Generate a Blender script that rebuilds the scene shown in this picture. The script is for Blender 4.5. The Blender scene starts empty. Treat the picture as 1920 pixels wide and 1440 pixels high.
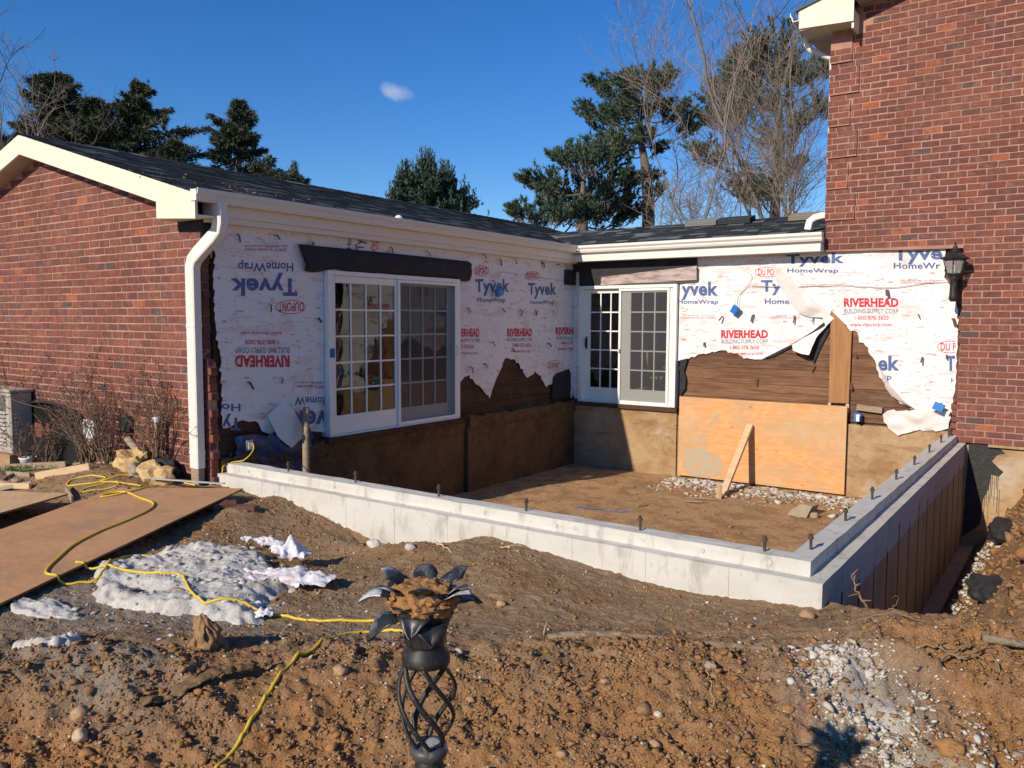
import bpy, math, random
import numpy as np
from mathutils import Vector, Matrix, Quaternion
from mathutils.geometry import delaunay_2d_cdt
CAMR=[(0.817285,0.576217,0.004487),(-0.048348,0.060811,0.996978),(-0.574202,0.815031,-0.077559)]; CAMP=(7.5589,-12.6316,1.4354); CAMF=1525.73
random.seed(7)
sc=bpy.context.scene; COL=sc.collection; R=math.radians
# ------------------------------------------------------------------ camera
cam=bpy.data.cameras.new('camera'); co=bpy.data.objects.new('camera',cam); COL.objects.link(co)
cam.sensor_width=36; cam.lens=36*CAMF/1920; cam.clip_start=.05; cam.clip_end=3000
_r,_u,_f=[Vector(v) for v in CAMR]
mw=Matrix((( _r.x,_u.x,-_f.x,CAMP[0]),(_r.y,_u.y,-_f.y,CAMP[1]),(_r.z,_u.z,-_f.z,CAMP[2]),(0,0,0,1)))
co.matrix_world=mw; sc.camera=co
# ------------------------------------------------------------------ light
SUN=Vector((.14,1,-.53)).normalized()
w=bpy.data.worlds.new('World'); sc.world=w; w.use_nodes=True
nt=w.node_tree; nt.nodes.clear()
sky=nt.nodes.new('ShaderNodeTexSky'); sky.sky_type='NISHITA'; sky.sun_disc=False
sky.sun_elevation=R(27.7); sky.sun_rotation=R(188); sky.air_density=1.0; sky.dust_density=0; sky.ozone_density=5.5
bg=nt.nodes.new('ShaderNodeBackground'); bg.inputs[1].default_value=.13
wo=nt.nodes.new('ShaderNodeOutputWorld')
# one small wisp of cloud high over the roof, fixed in world direction
tc=nt.nodes.new('ShaderNodeTexCoord'); 
def vm(op,a,b=None,c=None):
    n=nt.nodes.new('ShaderNodeVectorMath'); n.operation=op
    for i,x in enumerate((a,b,c)):
        if x is None: continue
        if isinstance(x,(tuple,list,Vector)): n.inputs[i].default_value=tuple(x)
        elif isinstance(x,(int,float)): n.inputs['Scale'].default_value=x
        else: nt.links.new(x,n.inputs[i])
    return n
CD=(_f+_r*((745-960)/CAMF)-_u*((172-720)/CAMF)).normalized()
nz=nt.nodes.new('ShaderNodeTexNoise'); nz.inputs['Scale'].default_value=28; nz.inputs['Detail'].default_value=5
nt.links.new(tc.outputs['Generated'],nz.inputs['Vector'])
sub=vm('SUBTRACT',tc.outputs['Generated'],CD)
ca=(_r*.98-_u*.25).normalized(); cb=_f.cross(ca).normalized()
da=vm('DOT_PRODUCT',sub.outputs[0],ca); db=vm('DOT_PRODUCT',sub.outputs[0],cb)
def mth(op,a,b=None,clamp=False):
    n=nt.nodes.new('ShaderNodeMath'); n.operation=op; n.use_clamp=clamp
    for i,x in enumerate((a,b)):
        if x is None: continue
        if isinstance(x,(int,float)): n.inputs[i].default_value=x
        else: nt.links.new(x,n.inputs[i])
    return n.outputs[0]
e=mth('ADD',mth('POWER',mth('ABSOLUTE',mth('DIVIDE',da.outputs['Value'],.021)),2.),mth('POWER',mth('ABSOLUTE',mth('DIVIDE',db.outputs['Value'],.0115)),2.))
den=mth('SUBTRACT',mth('ADD',1.0,mth('MULTIPLY',mth('SUBTRACT',nz.outputs[0],.5),2.6)),e,True)
den=mth('MULTIPLY',mth('POWER',den,1.3),.6)
mx=nt.nodes.new('ShaderNodeMix'); mx.data_type='RGBA'
hs=nt.nodes.new('ShaderNodeHueSaturation'); hs.inputs['Saturation'].default_value=1.24; hs.inputs['Hue'].default_value=.509; nt.links.new(sky.outputs[0],hs.inputs['Color']); nt.links.new(den,mx.inputs[0]); nt.links.new(hs.outputs[0],mx.inputs[6]); mx.inputs[7].default_value=(5.2,5.6,6.6,1)
nt.links.new(mx.outputs[2],bg.inputs[0]); nt.links.new(bg.outputs[0],wo.inputs[0])
sl=bpy.data.lights.new('sun','SUN'); sl.energy=5.0; sl.angle=R(.53); sl.color=(1,.89,.73)
so=bpy.data.objects.new('sun',sl); COL.objects.link(so); so.rotation_euler=SUN.to_track_quat('-Z','Y').to_euler()
vs=sc.view_settings; sc.display_settings.display_device='sRGB'; vs.view_transform='Standard'; vs.look='None'; vs.exposure=0; vs.gamma=1; vs.use_curve_mapping=False
# ------------------------------------------------------------------ helpers
def setp(o,label=None,cat=None,group=None,kind=None):
    if label: o['label']=label
    if cat: o['category']=cat
    if group: o['group']=group
    if kind: o['kind']=kind
    return o
def link(name,me,parent=None,m=None):
    o=bpy.data.objects.new(name,me); COL.objects.link(o)
    if m and not me.materials: me.materials.append(m)
    if parent: o.parent=parent; o.matrix_parent_inverse=parent.matrix_world.inverted() if False else Matrix.Translation(-Vector(ORG.get(parent.name,(0,0,0))))
    return o
ORG={}
def thing(name,label,cat,loc=(0,0,0),group=None):
    o=bpy.data.objects.new(name,None); COL.objects.link(o); o.location=loc; o.empty_display_size=.1
    ORG[o.name]=loc
    return setp(o,label,cat,group)
def abs_org(o):
    v=Vector((0,0,0))
    while o: v+=Vector(ORG.get(o.name,(0,0,0))); o=o.parent
    return v
class MB:
    """collects geometry in world coordinates; build() makes one mesh object"""
    def __init__(s): s.v=[];s.f=[];s.mi=[];s.att=[]
    def add(s,vs,fs,mi=0,a=0.):
        n=len(s.v); s.v.extend([tuple(x) for x in vs]); s.f.extend([tuple(i+n for i in f) for f in fs]); s.mi.extend([mi]*len(fs)); s.att.extend([a]*len(vs)); return s
    def box(s,lo,hi,mi=0,M=None,a=0.,bev=0):
        x0,y0,z0=lo;x1,y1,z1=hi
        if bev:
            b=bev;vs=[];
            for (sx,sy,sz) in [(0,0,0),(1,0,0),(1,1,0),(0,1,0),(0,0,1),(1,0,1),(1,1,1),(0,1,1)]:
                X=x1 if sx else x0;Y=y1 if sy else y0;Z=z1 if sz else z0
                ix=-b if sx else b;iy=-b if sy else b;iz=-b if sz else b
                vs+= [(X,Y+iy,Z+iz),(X+ix,Y,Z+iz),(X+ix,Y+iy,Z)]
            I=lambda c,a_:c*3+a_
            fs=[(I(0,0),I(4,0),I(7,0),I(3,0)),(I(1,0),I(2,0),I(6,0),I(5,0)),(I(0,1),I(1,1),I(5,1),I(4,1)),(I(3,1),I(7,1),I(6,1),I(2,1)),(I(0,2),I(3,2),I(2,2),I(1,2)),(I(4,2),I(5,2),I(6,2),I(7,2))]
            ed=[(0,1,0),(1,2,1),(2,3,0),(3,0,1),(4,5,0),(5,6,1),(6,7,0),(7,4,1),(0,4,2),(1,5,2),(2,6,2),(3,7,2)]
            for p,q_,ax in ed:
                o_=[k for k in range(3) if k!=ax]; fs.append((I(p,o_[0]),I(q_,o_[0]),I(q_,o_[1]),I(p,o_[1])))
            for k in range(8): fs.append((I(k,0),I(k,1),I(k,2)))
        else:
            vs=[(x0,y0,z0),(x1,y0,z0),(x1,y1,z0),(x0,y1,z0),(x0,y0,z1),(x1,y0,z1),(x1,y1,z1),(x0,y1,z1)]
            fs=[(0,3,2,1),(4,5,6,7),(0,1,5,4),(1,2,6,5),(2,3,7,6),(3,0,4,7)]
        if M is not None: vs=[M@Vector(p) for p in vs]
        return s.add(vs,fs,mi,a)
    def tube(s,pts,r,n=6,mi=0,a=0.,caps=True,flat=1.):
        pts=[Vector(p) for p in pts]; m=len(pts)
        if not hasattr(r,'__len__'): r=[r]*m
        up=None;vs=[];
        for i,p in enumerate(pts):
            t=(pts[min(i+1,m-1)]-pts[max(i-1,0)])
            if t.length<1e-9: t=Vector((0,0,1))
            t.normalize()
            if up is None: up=Vector((0,0,1)) if abs(t.z)<.9 else Vector((1,0,0))
            sd=t.cross(up); 
            if sd.length<1e-6: sd=t.orthogonal()
            sd.normalize(); up=sd.cross(t).normalized()
            for k in range(n):
                an=2*math.pi*k/n; vs.append(p+(sd*math.cos(an)+up*math.sin(an)*flat)*r[i])
        fs=[(i*n+k,i*n+(k+1)%n,(i+1)*n+(k+1)%n,(i+1)*n+k) for i in range(m-1) for k in range(n)]
        if caps: fs+= [tuple(range(n-1,-1,-1)),tuple((m-1)*n+k for k in range(n))]
        return s.add(vs,fs,mi,a)
    def lathe(s,c,prof,n=20,mi=0,M=None,sq=0):
        vs=[]
        for r_,z in prof:
            for k in range(n):
                an=2*math.pi*k/n+sq; p=Vector((r_*math.cos(an),r_*math.sin(an),z))
                if M is not None: p=M@p
                vs.append(p+Vector(c))
        m=len(prof); fs=[(i*n+k,i*n+(k+1)%n,(i+1)*n+(k+1)%n,(i+1)*n+k) for i in range(m-1) for k in range(n)]
        fs+=[tuple(range(n-1,-1,-1)),tuple((m-1)*n+k for k in range(n))]
        return s.add(vs,fs,mi)
    def prism(s,poly,d,mi=0):
        """poly: list of 3D points (planar), extruded by vector d"""
        n=len(poly);d=Vector(d);p=[Vector(v) for v in poly]
        return s.add(p+[v+d for v in p],[tuple(range(n-1,-1,-1)),tuple(range(n,2*n))]+[(i,(i+1)%n,n+(i+1)%n,n+i) for i in range(n)],mi)
    def build(s,name,mats,parent=None,smooth=False,loc=None,recalc=True):
        me=bpy.data.meshes.new(name)
        o0=abs_org(parent) if parent else Vector((0,0,0))
        lc=Vector(loc) if loc is not None else (o0 if parent else Vector((0,0,0)))
        me.from_pydata([tuple(Vector(v)-lc) for v in s.v] if lc.length>0 else s.v,[],s.f)
        if not isinstance(mats,(list,tuple)): mats=[mats]
        for m in mats: me.materials.append(m)
        me.polygons.foreach_set('material_index',s.mi)
        at=me.attributes.new('rnd','FLOAT','POINT'); at.data.foreach_set('value',s.att)
        if recalc:
            import bmesh; bm=bmesh.new(); bm.from_mesh(me); bmesh.ops.recalc_face_normals(bm,faces=bm.faces); bm.to_mesh(me); bm.free()
        if smooth: me.polygons.foreach_set('use_smooth',[True]*len(me.polygons))
        o=bpy.data.objects.new(name,me); COL.objects.link(o)
        if loc is not None: ORG[o.name]=tuple(lc-o0)
        if parent: o.parent=parent
        o.location=lc-o0
        return o
# ------------------------------------------------------------------ materials
def mat(name,base,rough=.8,spec=.3,layers=(),bumps=(),metal=0,ramp=None,scale=1.,attr=True,coat=0,rlayer=None):
    """layers: (kind, scale or (sx,sy,sz), lo, hi, colour, strength); bumps: (kind, scale, strength, distance)"""
    m=bpy.data.materials.new(name); m.use_nodes=True; t=m.node_tree; N=t.nodes; L=t.links
    b=N['Principled BSDF']; b.inputs['Roughness'].default_value=rough; b.inputs['Metallic'].default_value=metal
    b.inputs['Specular IOR Level'].default_value=spec
    tcn=N.new('ShaderNodeTexCoord'); oi=N.new('ShaderNodeObjectInfo')
    at=N.new('ShaderNodeAttribute'); at.attribute_name='rnd'
    ad=N.new('ShaderNodeVectorMath'); ad.operation='MULTIPLY_ADD'
    cb=N.new('ShaderNodeCombineXYZ'); 
    mm=N.new('ShaderNodeMath'); mm.operation='ADD'; L.new(at.outputs['Fac'],mm.inputs[0]); mm.inputs[1].default_value=0
    if ramp: L.new(oi.outputs['Random'],mm.inputs[1])
    for i in range(3): L.new(mm.outputs[0],cb.inputs[i])
    L.new(cb.outputs[0],ad.inputs[0]); ad.inputs[1].default_value=(37,53,71); L.new(tcn.outputs['Object'],ad.inputs[2])
    vec=ad.outputs[0]
    def tex(kind,s,seed=0):
        mp=N.new('ShaderNodeMapping'); L.new(vec,mp.inputs[0]); mp.inputs['Location'].default_value=(seed*3.7,seed*1.3,seed*2.1)
        sv=s if hasattr(s,'__len__') else (s,s,s); mp.inputs['Scale'].default_value=sv
        if kind[0]=='n':
            n=N.new('ShaderNodeTexNoise'); n.inputs['Scale'].default_value=1; n.inputs['Detail'].default_value=int(kind[1:] or 5); n.inputs['Roughness'].default_value=.62; o=n.outputs[0]
        elif kind[0]=='v':
            n=N.new('ShaderNodeTexVoronoi'); n.inputs['Scale'].default_value=1; o=n.outputs['Distance']
            if kind=='vc': o=n.outputs['Color']
        elif kind[0]=='w':
            n=N.new('ShaderNodeTexWave'); n.inputs['Scale'].default_value=1; n.inputs['Distortion'].default_value=float(kind[1:] or 6); n.inputs['Detail'].default_value=3; n.inputs['Detail Scale'].default_value=.6; o=n.outputs[0]
        elif kind[0]=='g':
            n=N.new('ShaderNodeTexMusgrave') if False else N.new('ShaderNodeTexNoise'); n.noise_type='RIDGED_MULTIFRACTAL'; n.inputs['Scale'].default_value=1; n.inputs['Detail'].default_value=6; o=n.outputs[0]
        L.new(mp.outputs[0],n.inputs['Vector']); return o
    def mr(v,lo,hi,cl=True):
        n=N.new('ShaderNodeMapRange'); n.inputs[1].default_value=lo; n.inputs[2].default_value=hi; n.clamp=cl; L.new(v,n.inputs[0]); return n.outputs[0]
    if ramp:
        rp=N.new('ShaderNodeValToRGB'); rp.color_ramp.interpolation='CONSTANT'; E=rp.color_ramp.elements
        fr=N.new('ShaderNodeMath'); fr.operation='FRACT'; ml=N.new('ShaderNodeMath'); ml.operation='MULTIPLY'; ml.inputs[1].default_value=7.13
        L.new(mm.outputs[0],ml.inputs[0]); L.new(ml.outputs[0],fr.inputs[0])
        L.new(fr.outputs[0],rp.inputs[0])
        while len(E)<len(ramp): E.new(.5)
        for el,(p_,c_) in zip(E,ramp): el.position=p_; el.color=(*c_,1)
        cur=rp.outputs[0]
    else:
        rg=N.new('ShaderNodeRGB'); rg.outputs[0].default_value=(*base,1); cur=rg.outputs[0]
    for i,(k,s,lo,hi,c_,st) in enumerate(layers):
        f=mr(tex(k,s,i+1),lo,hi); 
        g=N.new('ShaderNodeMath'); g.operation='MULTIPLY'; L.new(f,g.inputs[0]); g.inputs[1].default_value=st
        x=N.new('ShaderNodeMix'); x.data_type='RGBA'; L.new(g.outputs[0],x.inputs[0]); L.new(cur,x.inputs[6]); x.inputs[7].default_value=(*c_,1); cur=x.outputs[2]
    L.new(cur,b.inputs['Base Color'])
    pb=None
    for i,(k,s,st,di) in enumerate(bumps):
        n=N.new('ShaderNodeBump'); n.inputs['Strength'].default_value=st; n.inputs['Distance'].default_value=di
        L.new(tex(k,s,i+20),n.inputs['Height'])
        if pb is not None: L.new(pb,n.inputs['Normal'])
        pb=n.outputs[0]
    if pb is not None: L.new(pb,b.inputs['Normal'])
    m['_']=0
    return m
def weather(m,sc=.7,lo=.42,hi=.66,f=.5,mul=(.62,.56,.55)):
    N=m.node_tree.nodes; L=m.node_tree.links; b=N['Principled BSDF']; cur=b.inputs['Base Color'].links[0].from_socket
    g=N.new('ShaderNodeNewGeometry'); n=N.new('ShaderNodeTexNoise'); n.inputs['Scale'].default_value=sc; n.inputs['Detail'].default_value=6; n.inputs['Roughness'].default_value=.65; L.new(g.outputs['Position'],n.inputs['Vector'])
    r=N.new('ShaderNodeMapRange'); r.inputs[1].default_value=lo; r.inputs[2].default_value=hi; r.inputs[4].default_value=f; L.new(n.outputs[0],r.inputs[0])
    x=N.new('ShaderNodeMix'); x.data_type='RGBA'; x.blend_type='MULTIPLY'; L.new(r.outputs[0],x.inputs[0]); L.new(cur,x.inputs[6]); x.inputs[7].default_value=(*mul,1); L.new(x.outputs[2],b.inputs['Base Color'])
def getn(m): return m.node_tree.nodes,m.node_tree.links,m.node_tree.nodes['Principled BSDF']
BR=[(0,(.20,.072,.052)),(.2,(.225,.08,.055)),(.36,(.17,.066,.053)),(.5,(.24,.086,.058)),(.66,(.20,.085,.066)),(.80,(.165,.068,.056)),(.905,(.115,.078,.07)),(.93,(.30,.098,.058)),(.955,(.15,.068,.058)),(.985,(.38,.12,.058))]
Mbrick=mat('brick_clay',(0,0,0),.88,.2,ramp=BR,layers=[('n',(14,14,24),.46,.68,(.10,.052,.045),.62),('n',9,.52,.72,(.40,.22,.17),.38),('n3',70,.5,.7,(.09,.04,.035),.35)],bumps=[('n',60,.5,.004),('n3',220,.3,.002)])
Mmortar=mat('mortar_pink',(.44,.25,.19),.95,.1,layers=[('n',6,.4,.7,(.33,.17,.13),.6),('n',40,.5,.8,(.6,.36,.3),.4)],bumps=[('n',120,.5,.003)])
weather(Mbrick); weather(Mmortar,1.3,.4,.6,.6,(.72,.62,.6))
Mwrap=mat('white_house_wrap',(.72,.71,.72),.62,.35,layers=[],bumps=[])
Mwrapback=mat('wrap_reverse',(.74,.70,.66),.6,.3,layers=[('n',3,.4,.7,(.6,.5,.42),.5)],bumps=[('n',7,.5,.03)])
Mblue=mat('print_blue',(.075,.12,.27),.6,.3,layers=[('n',22,.55,.7,(.5,.5,.55),.35)])
Mred=mat('print_red',(.55,.03,.05),.6,.3,layers=[('n',24,.55,.7,(.65,.5,.5),.4)])
Mgrey=mat('print_grey',(.22,.2,.24),.6,.3,layers=[('n',22,.5,.65,(.6,.55,.55),.5)])
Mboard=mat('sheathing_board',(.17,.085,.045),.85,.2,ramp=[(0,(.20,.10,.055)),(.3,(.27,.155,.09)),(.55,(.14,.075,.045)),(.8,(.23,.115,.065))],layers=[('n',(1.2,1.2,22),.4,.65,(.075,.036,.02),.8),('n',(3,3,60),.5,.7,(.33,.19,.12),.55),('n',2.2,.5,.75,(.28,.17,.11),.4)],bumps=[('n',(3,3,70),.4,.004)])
Mboardd=mat('dark_board',(.085,.042,.024),.8,.25,layers=[('n',(1.2,1.2,22),.4,.65,(.035,.018,.012),.8),('n',(3,3,60),.5,.7,(.16,.09,.05),.5),('n',2.2,.5,.7,(.02,.014,.01),.6)],bumps=[('n',(3,3,70),.4,.004)])  # darker board brown, for the side wall, backing and sills
Mfelt=mat('black_felt',(.022,.021,.024),.75,.35,layers=[('n',5,.5,.8,(.06,.05,.045),.6)],bumps=[('n',(2,2,14),.7,.03)])
Mfascia=mat('cream_trim_paint',(.72,.70,.55),.55,.35,layers=[('n',(3,3,1.2),.5,.75,(.6,.6,.32),.45),('n',12,.55,.8,(.62,.6,.45),.3)],bumps=[('n',30,.08,.004)])
Mgutter=mat('white_aluminium',(.72,.68,.61),.4,.5,layers=[('n',(4,4,8),.5,.8,(.55,.5,.42),.35)],bumps=[('n',4,.08,.01)])
Msoffit=mat('soffit_paint',(.5,.45,.4),.6,.3,layers=[('n',5,.45,.7,(.36,.3,.26),.4)])
Mshingle=mat('asphalt_shingle',(.03,.034,.036),.9,.25,ramp=[(0,(.02,.024,.027)),(.25,(.04,.046,.05)),(.45,(.010,.012,.015)),(.68,(.10,.108,.112)),(.8,(.022,.025,.029)),(.91,(.17,.178,.18))],layers=[('n3',160,.45,.7,(.1,.11,.115),.4),('n',2,.55,.75,(.075,.06,.045),.5)],bumps=[('n3',200,.6,.003)])
Mconc=mat('fresh_concrete',(.63,.61,.54),.85,.2,layers=[('n',(2.5,2.5,5),.45,.7,(.50,.47,.40),.65),('n',(9,9,3),.54,.68,(.33,.30,.25),.75),('n',(40,40,14),.62,.72,(.25,.22,.18),.5),('n',(.9,.9,2.2),.52,.66,(.56,.47,.34),.5),('n3',1.1,.55,.75,(.66,.58,.44),.35),('v',34,.0,.10,(.42,.4,.37),.25)],bumps=[('n',30,.25,.006),('n3',150,.25,.002),('v',40,.15,.004)])
Mconct=mat('brown_concrete',(.36,.285,.19),.85,.2,layers=[('n',(6,6,1.5),.45,.7,(.22,.17,.11),.7),('n',14,.55,.75,(.42,.35,.25),.4)],bumps=[('n',40,.3,.005)])  # browner concrete for the lower side panels, footing and block
Moldc=mat('old_parged_concrete',(.42,.285,.155),.92,.15,layers=[('n',2.2,.42,.64,(.30,.165,.075),.85),('n',(7,7,10),.5,.75,(.50,.38,.24),.5),('n',(2,2,9),.55,.66,(.22,.13,.07),.6),('n',20,.55,.72,(.2,.13,.07),.5),('n3',1.2,.6,.72,(.6,.56,.5),.4)],bumps=[('n',16,.5,.02),('n3',90,.4,.004)])
Moldd=mat('shaded_old_foundation',(.165,.088,.036),.9,.2,layers=[('n',2.2,.42,.68,(.065,.04,.022),.85),('n',(7,7,10),.5,.75,(.2,.135,.075),.6),('n',20,.55,.72,(.05,.03,.02),.5)],bumps=[('n',12,.6,.03),('n3',90,.4,.004)])  # darker copy of the old concrete: pit shade put into the colour
Mply=mat('orange_plywood',(.66,.31,.11),.7,.3,layers=[('w26',(1.1,1.1,7),.55,.80,(.76,.44,.22),.38),('n',(1.4,1.4,26),.45,.62,(.74,.42,.2),.4),('n',(1.6,2,2.2),.42,.62,(.50,.33,.18),.8),('n',(2,2,30),.5,.7,(.52,.24,.09),.5),('v',(3.2,3.2,5.0),.14,.02,(.34,.13,.045),.75),('n',1.3,.52,.62,(.55,.38,.22),.6)],bumps=[('n',(4,4,60),.15,.003)])
Mplyf=mat('muddy_plywood',(.50,.27,.13),.75,.3,layers=[('n',(1.6,3.5,3),.4,.62,(.42,.22,.105),.8),('n',(8,28,8),.5,.7,(.58,.36,.2),.5),('n',2.3,.52,.68,(.33,.21,.125),.75),('n3',30,.62,.72,(.2,.13,.085),.7)],bumps=[('n',30,.2,.004)])
Mplyedge=mat('plywood_edge',(.16,.08,.04),.85,.2,layers=[('n',(2,2,60),.45,.6,(.28,.16,.08),.7)])
Mlum=mat('new_lumber',(.62,.43,.25),.75,.25,layers=[('n',(3,14,14),.45,.65,(.5,.31,.16),.7),('n',(3,3,50),.5,.7,(.7,.53,.34),.5)],bumps=[('n',(4,4,60),.15,.003)])
Mlumo=mat('weathered_lumber',(.34,.25,.17),.85,.2,layers=[('n',(6,6,40),.45,.65,(.2,.14,.09),.7),('n',3,.55,.7,(.46,.38,.28),.5)],bumps=[('n',(4,4,60),.3,.004)])
Mdoor=mat('white_door_vinyl',(.78,.77,.72),.35,.45,layers=[('n',6,.55,.8,(.68,.66,.6),.3)])
Mblack=mat('black_iron',(.016,.015,.015),.52,.4,layers=[('n',22,.52,.72,(.10,.08,.06),.5),('n3',90,.6,.7,(.16,.12,.09),.4)],bumps=[('n',60,.12,.003)])
Mbolt=mat('steel_bolt',(.09,.07,.055),.5,.5,metal=.5,layers=[('n',60,.5,.7,(.3,.2,.12),.4)])
Mstone=mat('ochre_rock',(.52,.34,.15),.9,.2,layers=[('n',7,.45,.65,(.64,.47,.24),.7),('n',16,.55,.72,(.3,.18,.08),.7)],bumps=[('n',18,.8,.02),('n3',80,.4,.005)])
Mgstone=mat('grey_rock',(.34,.27,.2),.9,.2,layers=[('n',12,.5,.7,(.2,.15,.1),.7)],bumps=[('n',25,.7,.02)])
Mpeb=mat('pebble',(.4,.3,.2),.7,.3,ramp=[(0,(.40,.26,.14)),(.3,(.50,.36,.22)),(.5,(.36,.22,.12)),(.7,(.5,.45,.38)),(.85,(.62,.5,.36))],layers=[('n',60,.5,.7,(.25,.15,.08),.5)],bumps=[('n',120,.3,.002)])
Mclod=mat('soil_clod',(.2,.11,.05),.97,.1,ramp=[(0,(.29,.155,.066)),(.3,(.34,.175,.07)),(.55,(.25,.145,.073)),(.8,(.31,.185,.095))],layers=[('n',50,.5,.7,(.1,.05,.022),.6)],bumps=[('n',90,.8,.006)])
Mslurry=mat('dried_cement_crust',(.50,.48,.435),.9,.2,layers=[('n',5,.45,.7,(.42,.39,.345),.7),('n',14,.52,.7,(.70,.68,.63),.6),('n',3,.55,.66,(.34,.27,.19),.7),('n',30,.56,.66,(.26,.22,.17),.6)],bumps=[('n',18,.6,.02),('n',70,.5,.006)])
Mrub=mat('crushed_mortar',(.55,.5,.45),.92,.15,ramp=[(0,(.50,.46,.39)),(.3,(.42,.36,.28)),(.55,(.58,.54,.47)),(.85,(.30,.22,.15))],layers=[('n',30,.5,.7,(.38,.3,.24),.5)],bumps=[('n',60,.6,.006)])
Mcord=mat('yellow_cord_rubber',(.68,.47,.04),.5,.4,layers=[('n',9,.55,.7,(.38,.24,.06),.6)])
Mbluep=mat('blue_box_plastic',(.03,.2,.55),.45,.4)
Mwht=mat('white_plastic',(.78,.77,.74),.45,.4,layers=[('n',8,.55,.75,(.55,.48,.4),.4)])
Mdark=mat('interior_dark',(.03,.026,.022),.9,.1)
Mint=mat('interior_plaster',(.34,.31,.27),.9,.1)
Mwoodint=mat('chair_wood',(.4,.23,.1),.5,.4)
Mtar=mat('black_asphalt_coating',(.024,.023,.022),.6,.4,layers=[('n',14,.5,.7,(.06,.065,.07),.5)],bumps=[('n',34,.8,.015)])
Mac=mat('beige_sheet_metal',(.4,.36,.3),.5,.4,layers=[('n',8,.55,.8,(.3,.26,.2),.4)])
Macd=mat('louvre_shadow_metal',(.12,.11,.1),.6,.3)
Mtwig=mat('dry_twig',(.17,.115,.08),.9,.15,layers=[('n',30,.5,.7,(.32,.24,.17),.6)])
Mdead=mat('dead_leaf',(.14,.085,.045),.85,.2,ramp=[(0,(.13,.08,.045)),(.4,(.2,.12,.06)),(.75,(.09,.055,.035))])
Mbark=mat('grey_bark',(.17,.135,.11),.92,.15,layers=[('n',(9,9,2.4),.45,.65,(.11,.085,.065),.8),('n',3,.5,.75,(.3,.26,.22),.5)],bumps=[('n',(20,20,5),.5,.02)])
Mbarkw=mat('pale_branch_bark',(.235,.19,.155),.92,.15,layers=[('n',4,.45,.7,(.17,.13,.105),.7)])
def leafmat(n,ramp,tr=.15):
    m=mat(n,(0,0,0),.6,.3,ramp=ramp); return m
TINT=1
Mpine=leafmat('pine_needles',[(0,(.05,.085,.052)),(.25,(.075,.11,.062)),(.5,(.038,.068,.05)),(.7,(.11,.135,.065)),(.88,(.06,.085,.06))])
Mhem=leafmat('hemlock_needles',[(0,(.06,.085,.05)),(.3,(.085,.105,.06)),(.55,(.035,.058,.04)),(.75,(.12,.13,.07)),(.9,(.16,.15,.09))])  # palest entries stand in for sunlit tips, spread at random
Mspr=leafmat('spruce_needles',[(0,(.06,.10,.07)),(.3,(.08,.12,.08)),(.6,(.04,.075,.055)),(.85,(.10,.14,.09))])
Mgrass=leafmat('grass_blade',[(0,(.07,.14,.03)),(.5,(.1,.18,.04))])
# ---- outlines measured on the walls (metres)
WRAP_B= [(1.936, 0.778), (2.17, 0.801), (2.398, 0.901), (2.811, 0.973), (3.03, 0.918), (3.154, 0.856), (3.484, 0.857), (3.629, 0.935), (3.884, 1.063), (4.041, 1.018), (4.162, 1.149), (4.268, 1.278), (4.4, 1.406), (4.448, 1.588), (4.613, 1.435), (4.723, 1.311), (4.828, 1.285), (4.924, 1.135), (5.02, 0.973), (5.101, 0.839), (5.17, 0.678), (5.239, 0.517), (5.319, 0.385), (5.446, 0.298), (5.621, 0.201), (5.402, 0.173), (5.229, 0.107), (5.272, -0.027), (5.325, -0.119), (5.439, -0.15), (5.535, -0.102), (5.871, -0.061), (6.069, -0.018), (6.107, 0.456), (6.119, 0.718), (6.117, 1.339), (6.102, 1.699), (5.926, 2.062), (5.883, 2.553)]
WRAP_B_L= [(0.139, 2.013), (0.099, 2.589), (-0.023, -1.167)]
FLAP1= [(3.545, 2.3), (3.706, 2.237), (3.882, 2.061), (4.026, 1.93), (4.365, 1.63), (4.505, 1.49), (4.401, 1.378), (4.342, 1.518), (4.178, 1.518), (3.981, 1.575), (3.804, 1.805), (3.624, 2.067)]
FLAP2= [(4.401, 1.378), (4.479, 1.462), (4.27, 1.207), (4.195, 0.979), (4.084, 0.976), (3.912, 1.087), (4.076, 1.233)]
DARKHOLE= [(3.543, 0.859), (3.884, 1.063), (4.041, 1.018), (4.228, 0.809), (4.329, 1.095), (4.429, 1.35), (4.268, 1.278)]
FLAPR= [(5.239, 0.517), (5.319, 0.385), (5.695, 0.166), (5.594, 0.267), (5.494, 0.341), (5.34, 0.495)]
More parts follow.
